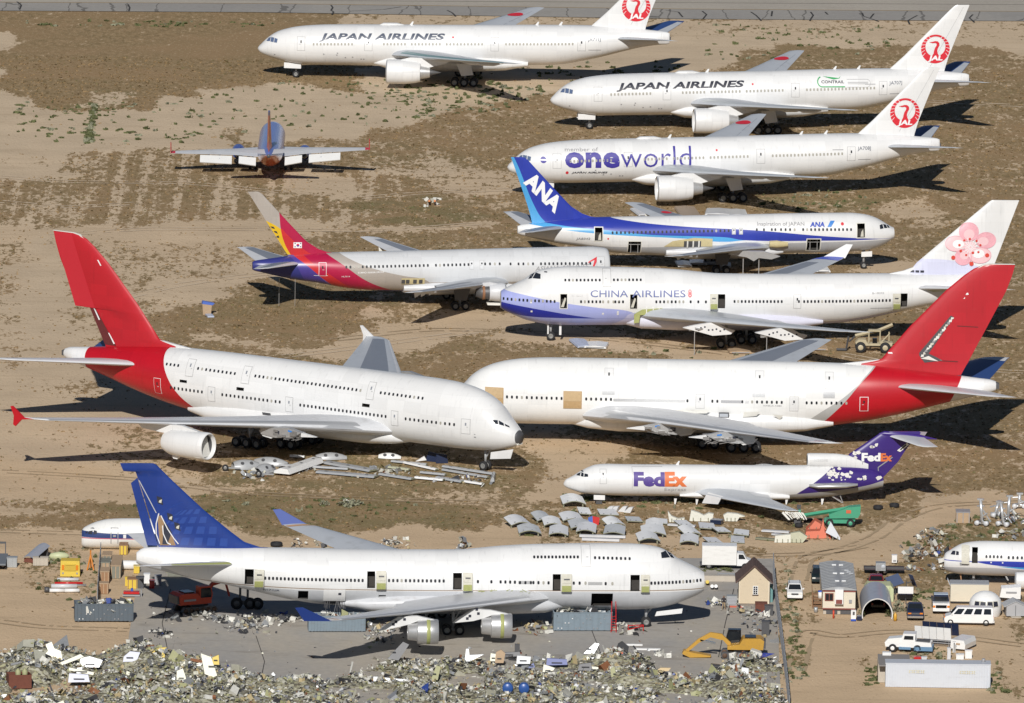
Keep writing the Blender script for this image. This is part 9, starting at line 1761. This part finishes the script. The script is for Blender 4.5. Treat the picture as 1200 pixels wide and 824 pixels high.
for a in ((62, 780, .6, [(-.8, 0), (1.2, .2), (.9, 1.6), (.1, 1.9), (-.2, 2.6), (-.9, 2.3), (-.6, 1.6), (-1.1, 1.1)], S_[7], 'jagged white tail sheet standing up at the left of the heap', .3, .4), (82, 780, .8, [(-1.9, 0), (-1.2, -.1), (1.6, 1.0), (1.2, 1.3)], S_[7], 'white blade leaning right of the jagged white sheet'), (104, 782, .6, [(-.9, 0), (1.2, 0), (1.6, .8), (.1, 1.2), (-1.0, 1.0)], M_COWL, 'pale grey curved sheet right of the white blade'), (92, 800, .5, [(-1.2, 0), (1.3, .1), (1.1, .9), (-1.1, 1.0)], mat('lilac_sheet', (.50, .52, .62), .4), 'lilac-grey sheet low on the left of the heap'), (95, 791, .9, [(-1.4, .5), (1.4, 0), (1.5, .3), (-1.4, .8)], S_[7], 'long white beam lying left on the heap'), (154, 776, .8, [(-1.0, 0), (.6, .1), (1.0, 1.1), (-.2, 1.2), (-.9, .6)], mat('lilac_sheet', (.50, .52, .62), .4), 'blue-grey torn sheet at the left peak of the heap'), (186, 768, 1.2, [(-.9, .3), (.7, 0), (.9, .9), (-.3, .8)], M_YC, 'ochre crumpled sheet on the left peak of the heap'), (190, 780, .5, [(-.3, 0), (.2, 0), (.3, 1.2), (0, 1.5)], M_YC, 'small upright ochre blade below the crumpled ochre sheet'), (244, 790, .8, [(-.4, 0), (1.2, -.6), (.3, 1.9), (-.9, 2.3)], S_[7], 'pale plank sheet tilted on the middle peak of the heap'), (252, 779, .9, [(-.4, 0), (.5, 0), (.4, 1.1), (-.3, .8)], M_YC, 'yellow-tan flap beside the tilted pale plank'), (212, 797, .6, [(-.5, 0), (.6, .1), (.5, .5), (.2, 1.3), (-.5, 1.0)], S_[7], 'curled white duct near the lower edge of the heap'), (466, 772, .9, [(-1.2, 0), (.1, -.2), (1.3, 1.6), (.6, 1.9)], M_DKMETAL, 'dark curved trough leaning under the left engine'), (547, 776, .6, [(-2.2, 0), (.4, .1), (2.0, .9), (.3, .8), (.2, 1.5), (-.1, 1.5), (-.2, .5)], S_[1], 'grey winged part with an upright fin in the middle of the heap'), (593, 770, .3, [(-1.8, 0), (1.7, .1), (1.6, .6), (-1.7, .4)], M_DKMETAL, 'long dark sheet on the heap below the right engine'), (613, 778, .6, [(-.8, 0), (.8, 0), (.9, .8), (-.7, .9)], M_LGPAINT, 'pale square panel right of the long dark sheet'), (585, 777, .5, [(-.5, 0), (.5, 0), (.7, 1.1), (.2, 1.5), (-.4, 1.2)], M_PALEW, 'tan crumpled card sheet in the middle of the heap'), (578, 775, .4, [(-.4, 0), (.4, 0), (.4, .8), (-.3, .9)], S_[7], 'white square flap left of the tan crumpled sheet'), (652, 780, .5, [(-1.2, 0), (1.3, .1), (1.2, .7), (-1.1, .8)], S_[5], 'navy blue panel on the right half of the heap'), (623, 783, .4, [(-.4, 0), (.4, .1), (.2, .6)], S_[5], 'small navy wedge left of the navy panel'), (641, 788, .3, [(-.5, 0), (.7, .2), (.9, .5), (-.4, .9)], S_[7], 'white bent sheet below the navy panel'), (512, 797, .5, [(-.7, 0), (.1, 0), (.4, 1.5), (-.1, 1.6)], S_[3], 'yellow-green strip standing in the middle of the heap'), (480, 801, .2, [(-4.2, .2), (4.0, -.3), (4.1, .1), (-4.2, .7)], S_[1], 'long grey wing skin flat at the lower edge of the heap'), (720, 797, .3, [(-.3, 0), (.3, 0), (.0, 1.5), (-.5, 1.2)], S_[3], 'yellow-green blade on the right of the heap'), (776, 789, .4, [(-1.1, 0), (.3, -.3), (1.0, .6), (-.2, .6)], mat('tan_sheet', (.58, .44, .24), .6), 'tan flat sheet on the right slope of the heap'), (694, 766, .6, [(-1.0, 0), (.2, 0), (.8, 1.1), (.3, 1.2)], M_SLAT, 'shiny bent sheet at the right peak of the heap'), (728, 764, .6, [(-.7, 0), (.8, 0), (.9, .6), (.1, 1.2), (-.4, .9)], M_CARK, 'black crumpled part on the right peak of the heap'), (727, 771, .3, [(-.3, 0), (.3, 0), (.3, .6), (-.3, .7)], M_ORF, 'small orange part below the black crumpled part'), (686, 786, .4, [(-.9, 0), (.9, 0), (.6, .9), (-.7, .7)], M_DKMETAL, 'dark torn box below the shiny bent sheet'), (873, 799, .4, [(-.4, 0), (.4, 0), (.4, 1.5), (-.4, 1.6)], M_LGPAINT, 'grey cylinder-like sheet at the right end of the heap'), (838, 783, .5, [(-.5, 0), (.6, 0), (.6, .4), (-.5, .5)], M_CARK, 'black block on the heap below the excavator'), (693, 787, .3, [(-.3, 0), (.8, .3), (.8, .5), (-.3, .6)], S_[7], 'white flap right of the dark torn box')):
    bit(*a)
for px, lb in ((595, 'left blue barrel at the lower edge of the heap'), (614, 'right blue barrel at the lower edge of the heap')):
    setp(sub('barrel', None, mat('barrel_blue', (.03, .09, .30), .35), lambda bm: add_lathe(bm, [(-.6, .02), (-.58, .55), (-.5, .62), (.5, .62), (.58, .55), (.6, .02)], 'Y', 16, G(px, 806, 1.0)), True), lb, 'barrel', 'blue barrels')
for px, py, lb in ((863, 769, 'blue sheet corner sticking up beside the excavator track'), ): setp(sub('blue_scrap', None, mat('barrel_blue', (.03, .09, .30), .35), lambda bm: add_prism(bm, [(-.2, .3), (.3, .3), (.2, 1.2), (-.2, 1.0)], 0, .2, lambda u, v, h: G(px, py)+Vector((u, h, v)))), lb, 'scrap')

# ------------------------------------------------------------------ the person beside the cooling unit
def person(px, py, label, shirt, legs, skin):
    t = top('person', px, py, 0, label, 'person')
    jo = {'pel': (0, 0, .92), 'che': (0, -.04, 1.32), 'nec': (0, -.05, 1.5), 'hea': (0, -.08, 1.66), 'top': (0, -.08, 1.76), 'lh': (-.1, 0, .88), 'lk': (-.14, -.06, .48), 'la': (-.16, .02, .08), 'lt': (-.17, -.16, .04), 'rh': (.1, 0, .88), 'rk': (.14, -.1, .48), 'ra': (.18, .0, .08), 'rt': (.2, -.18, .04), 'ls': (-.2, -.03, 1.43), 'le': (-.28, -.1, 1.14), 'lw': (-.22, -.32, 1.0), 'rs': (.2, -.03, 1.43), 're': (.28, -.08, 1.14), 'rw': (.24, -.3, 1.02)}
    rad = {'pel': .15, 'che': .17, 'nec': .065, 'hea': .105, 'top': .08, 'lh': .1, 'lk': .07, 'la': .05, 'lt': .045, 'rh': .1, 'rk': .07, 'ra': .05, 'rt': .045, 'ls': .08, 'le': .055, 'lw': .04, 'rs': .08, 're': .055, 'rw': .04}
    ed = [('pel', 'che'), ('che', 'nec'), ('nec', 'hea'), ('hea', 'top'), ('pel', 'lh'), ('lh', 'lk'), ('lk', 'la'), ('la', 'lt'), ('pel', 'rh'), ('rh', 'rk'), ('rk', 'ra'), ('ra', 'rt'), ('che', 'ls'), ('ls', 'le'), ('le', 'lw'), ('che', 'rs'), ('rs', 're'), ('re', 'rw')]
    for sd, k in ((-1, 'l'), (1, 'r')):
        w_ = Vector(jo[k+'w'])
        for q in range(5):
            nm = k+'f%d' % q; a = (q-2)*.018; jo[nm] = tuple(w_+Vector((a+(sd*-.04 if q == 0 else 0), -.13+(.06 if q == 0 else .008*abs(q-2)), -.05))); rad[nm] = .012; jo[k+'p'] = tuple(w_+Vector((0, -.06, -.02))); rad[k+'p'] = .032
        ed.append((k+'w', k+'p')); ed += [(k+'p', k+'f%d' % q) for q in range(5)]
    nm = list(jo); me = bpy.data.meshes.new('body'); me.from_pydata([jo[k] for k in nm], [(nm.index(a), nm.index(b)) for a, b in ed], []); o = link('body', me, t)
    sk = o.modifiers.new('skin', 'SKIN'); sk.use_smooth_shade = True; o.modifiers.new('sub', 'SUBSURF').levels = 1
    for i, k in enumerate(nm): me.skin_vertices[0].data[i].radius = (rad[k], rad[k])
    me.skin_vertices[0].data[nm.index('pel')].use_root = True
    m = bpy.data.materials.new('clothed_figure'); nt, b = nodes(m); sp = N(nt, 'ShaderNodeSeparateXYZ'); nt.links.new(N(nt, 'ShaderNodeTexCoord').outputs['Object'], sp.inputs[0]); z = sp.outputs[2]
    c = mixc(nt, mth(nt, 'GREATER_THAN', z, .95), legs, shirt); c = mixc(nt, mth(nt, 'GREATER_THAN', z, 1.5), c, skin); c = mixc(nt, mth(nt, 'GREATER_THAN', z, 1.72), c, (.03, .02, .015, 1)); nt.links.new(c, b.inputs['Base Color']); b.inputs['Roughness'].default_value = .8; me.materials.append(m)
    sub('nose', t, mat('skin_tone', skin), lambda bm: add_bar(bm, (0, -.17, 1.68), (0, -.21, 1.64), .015, 5)); sub('eye', t, M_CARK, lambda bm: [add_box(bm, (x, -.178, 1.69), (.025, .01, .012)) for x in (-.035, .035)]); sub('ear', t, mat('skin_tone', skin), lambda bm: [add_box(bm, (x, -.08, 1.66), (.02, .04, .06)) for x in (-.105, .105)]); sub('mouth', t, M_RUST, lambda bm: add_box(bm, (0, -.18, 1.605), (.05, .01, .01)))
person(848, 715, 'person in a dark shirt and tan trousers standing beside the grey cooling unit', (.03, .025, .03, 1), (.34, .25, .15, 1), (.35, .2, .13, 1))
t = top('tail_support', 290, 714, 0, 'dark wheeled support standing under the rear of the blue-tailed jumbo', 'support'); bars('post', t, M_DKMETAL, [((-.9, .3, .6), (-.9, .3, 3.6)), ((0, .3, .6), (0, .3, 3.4)), ((-.9, .3, 2.6), (0, .3, 2.6))], .14, 6); box('frame', t, M_DKMETAL, (0, .3, .8), (2.6, .8, .5))
for x in (-1.3, .3, 1.2): wheel(t, x, -.1, .72, .5, M_DKMETAL)
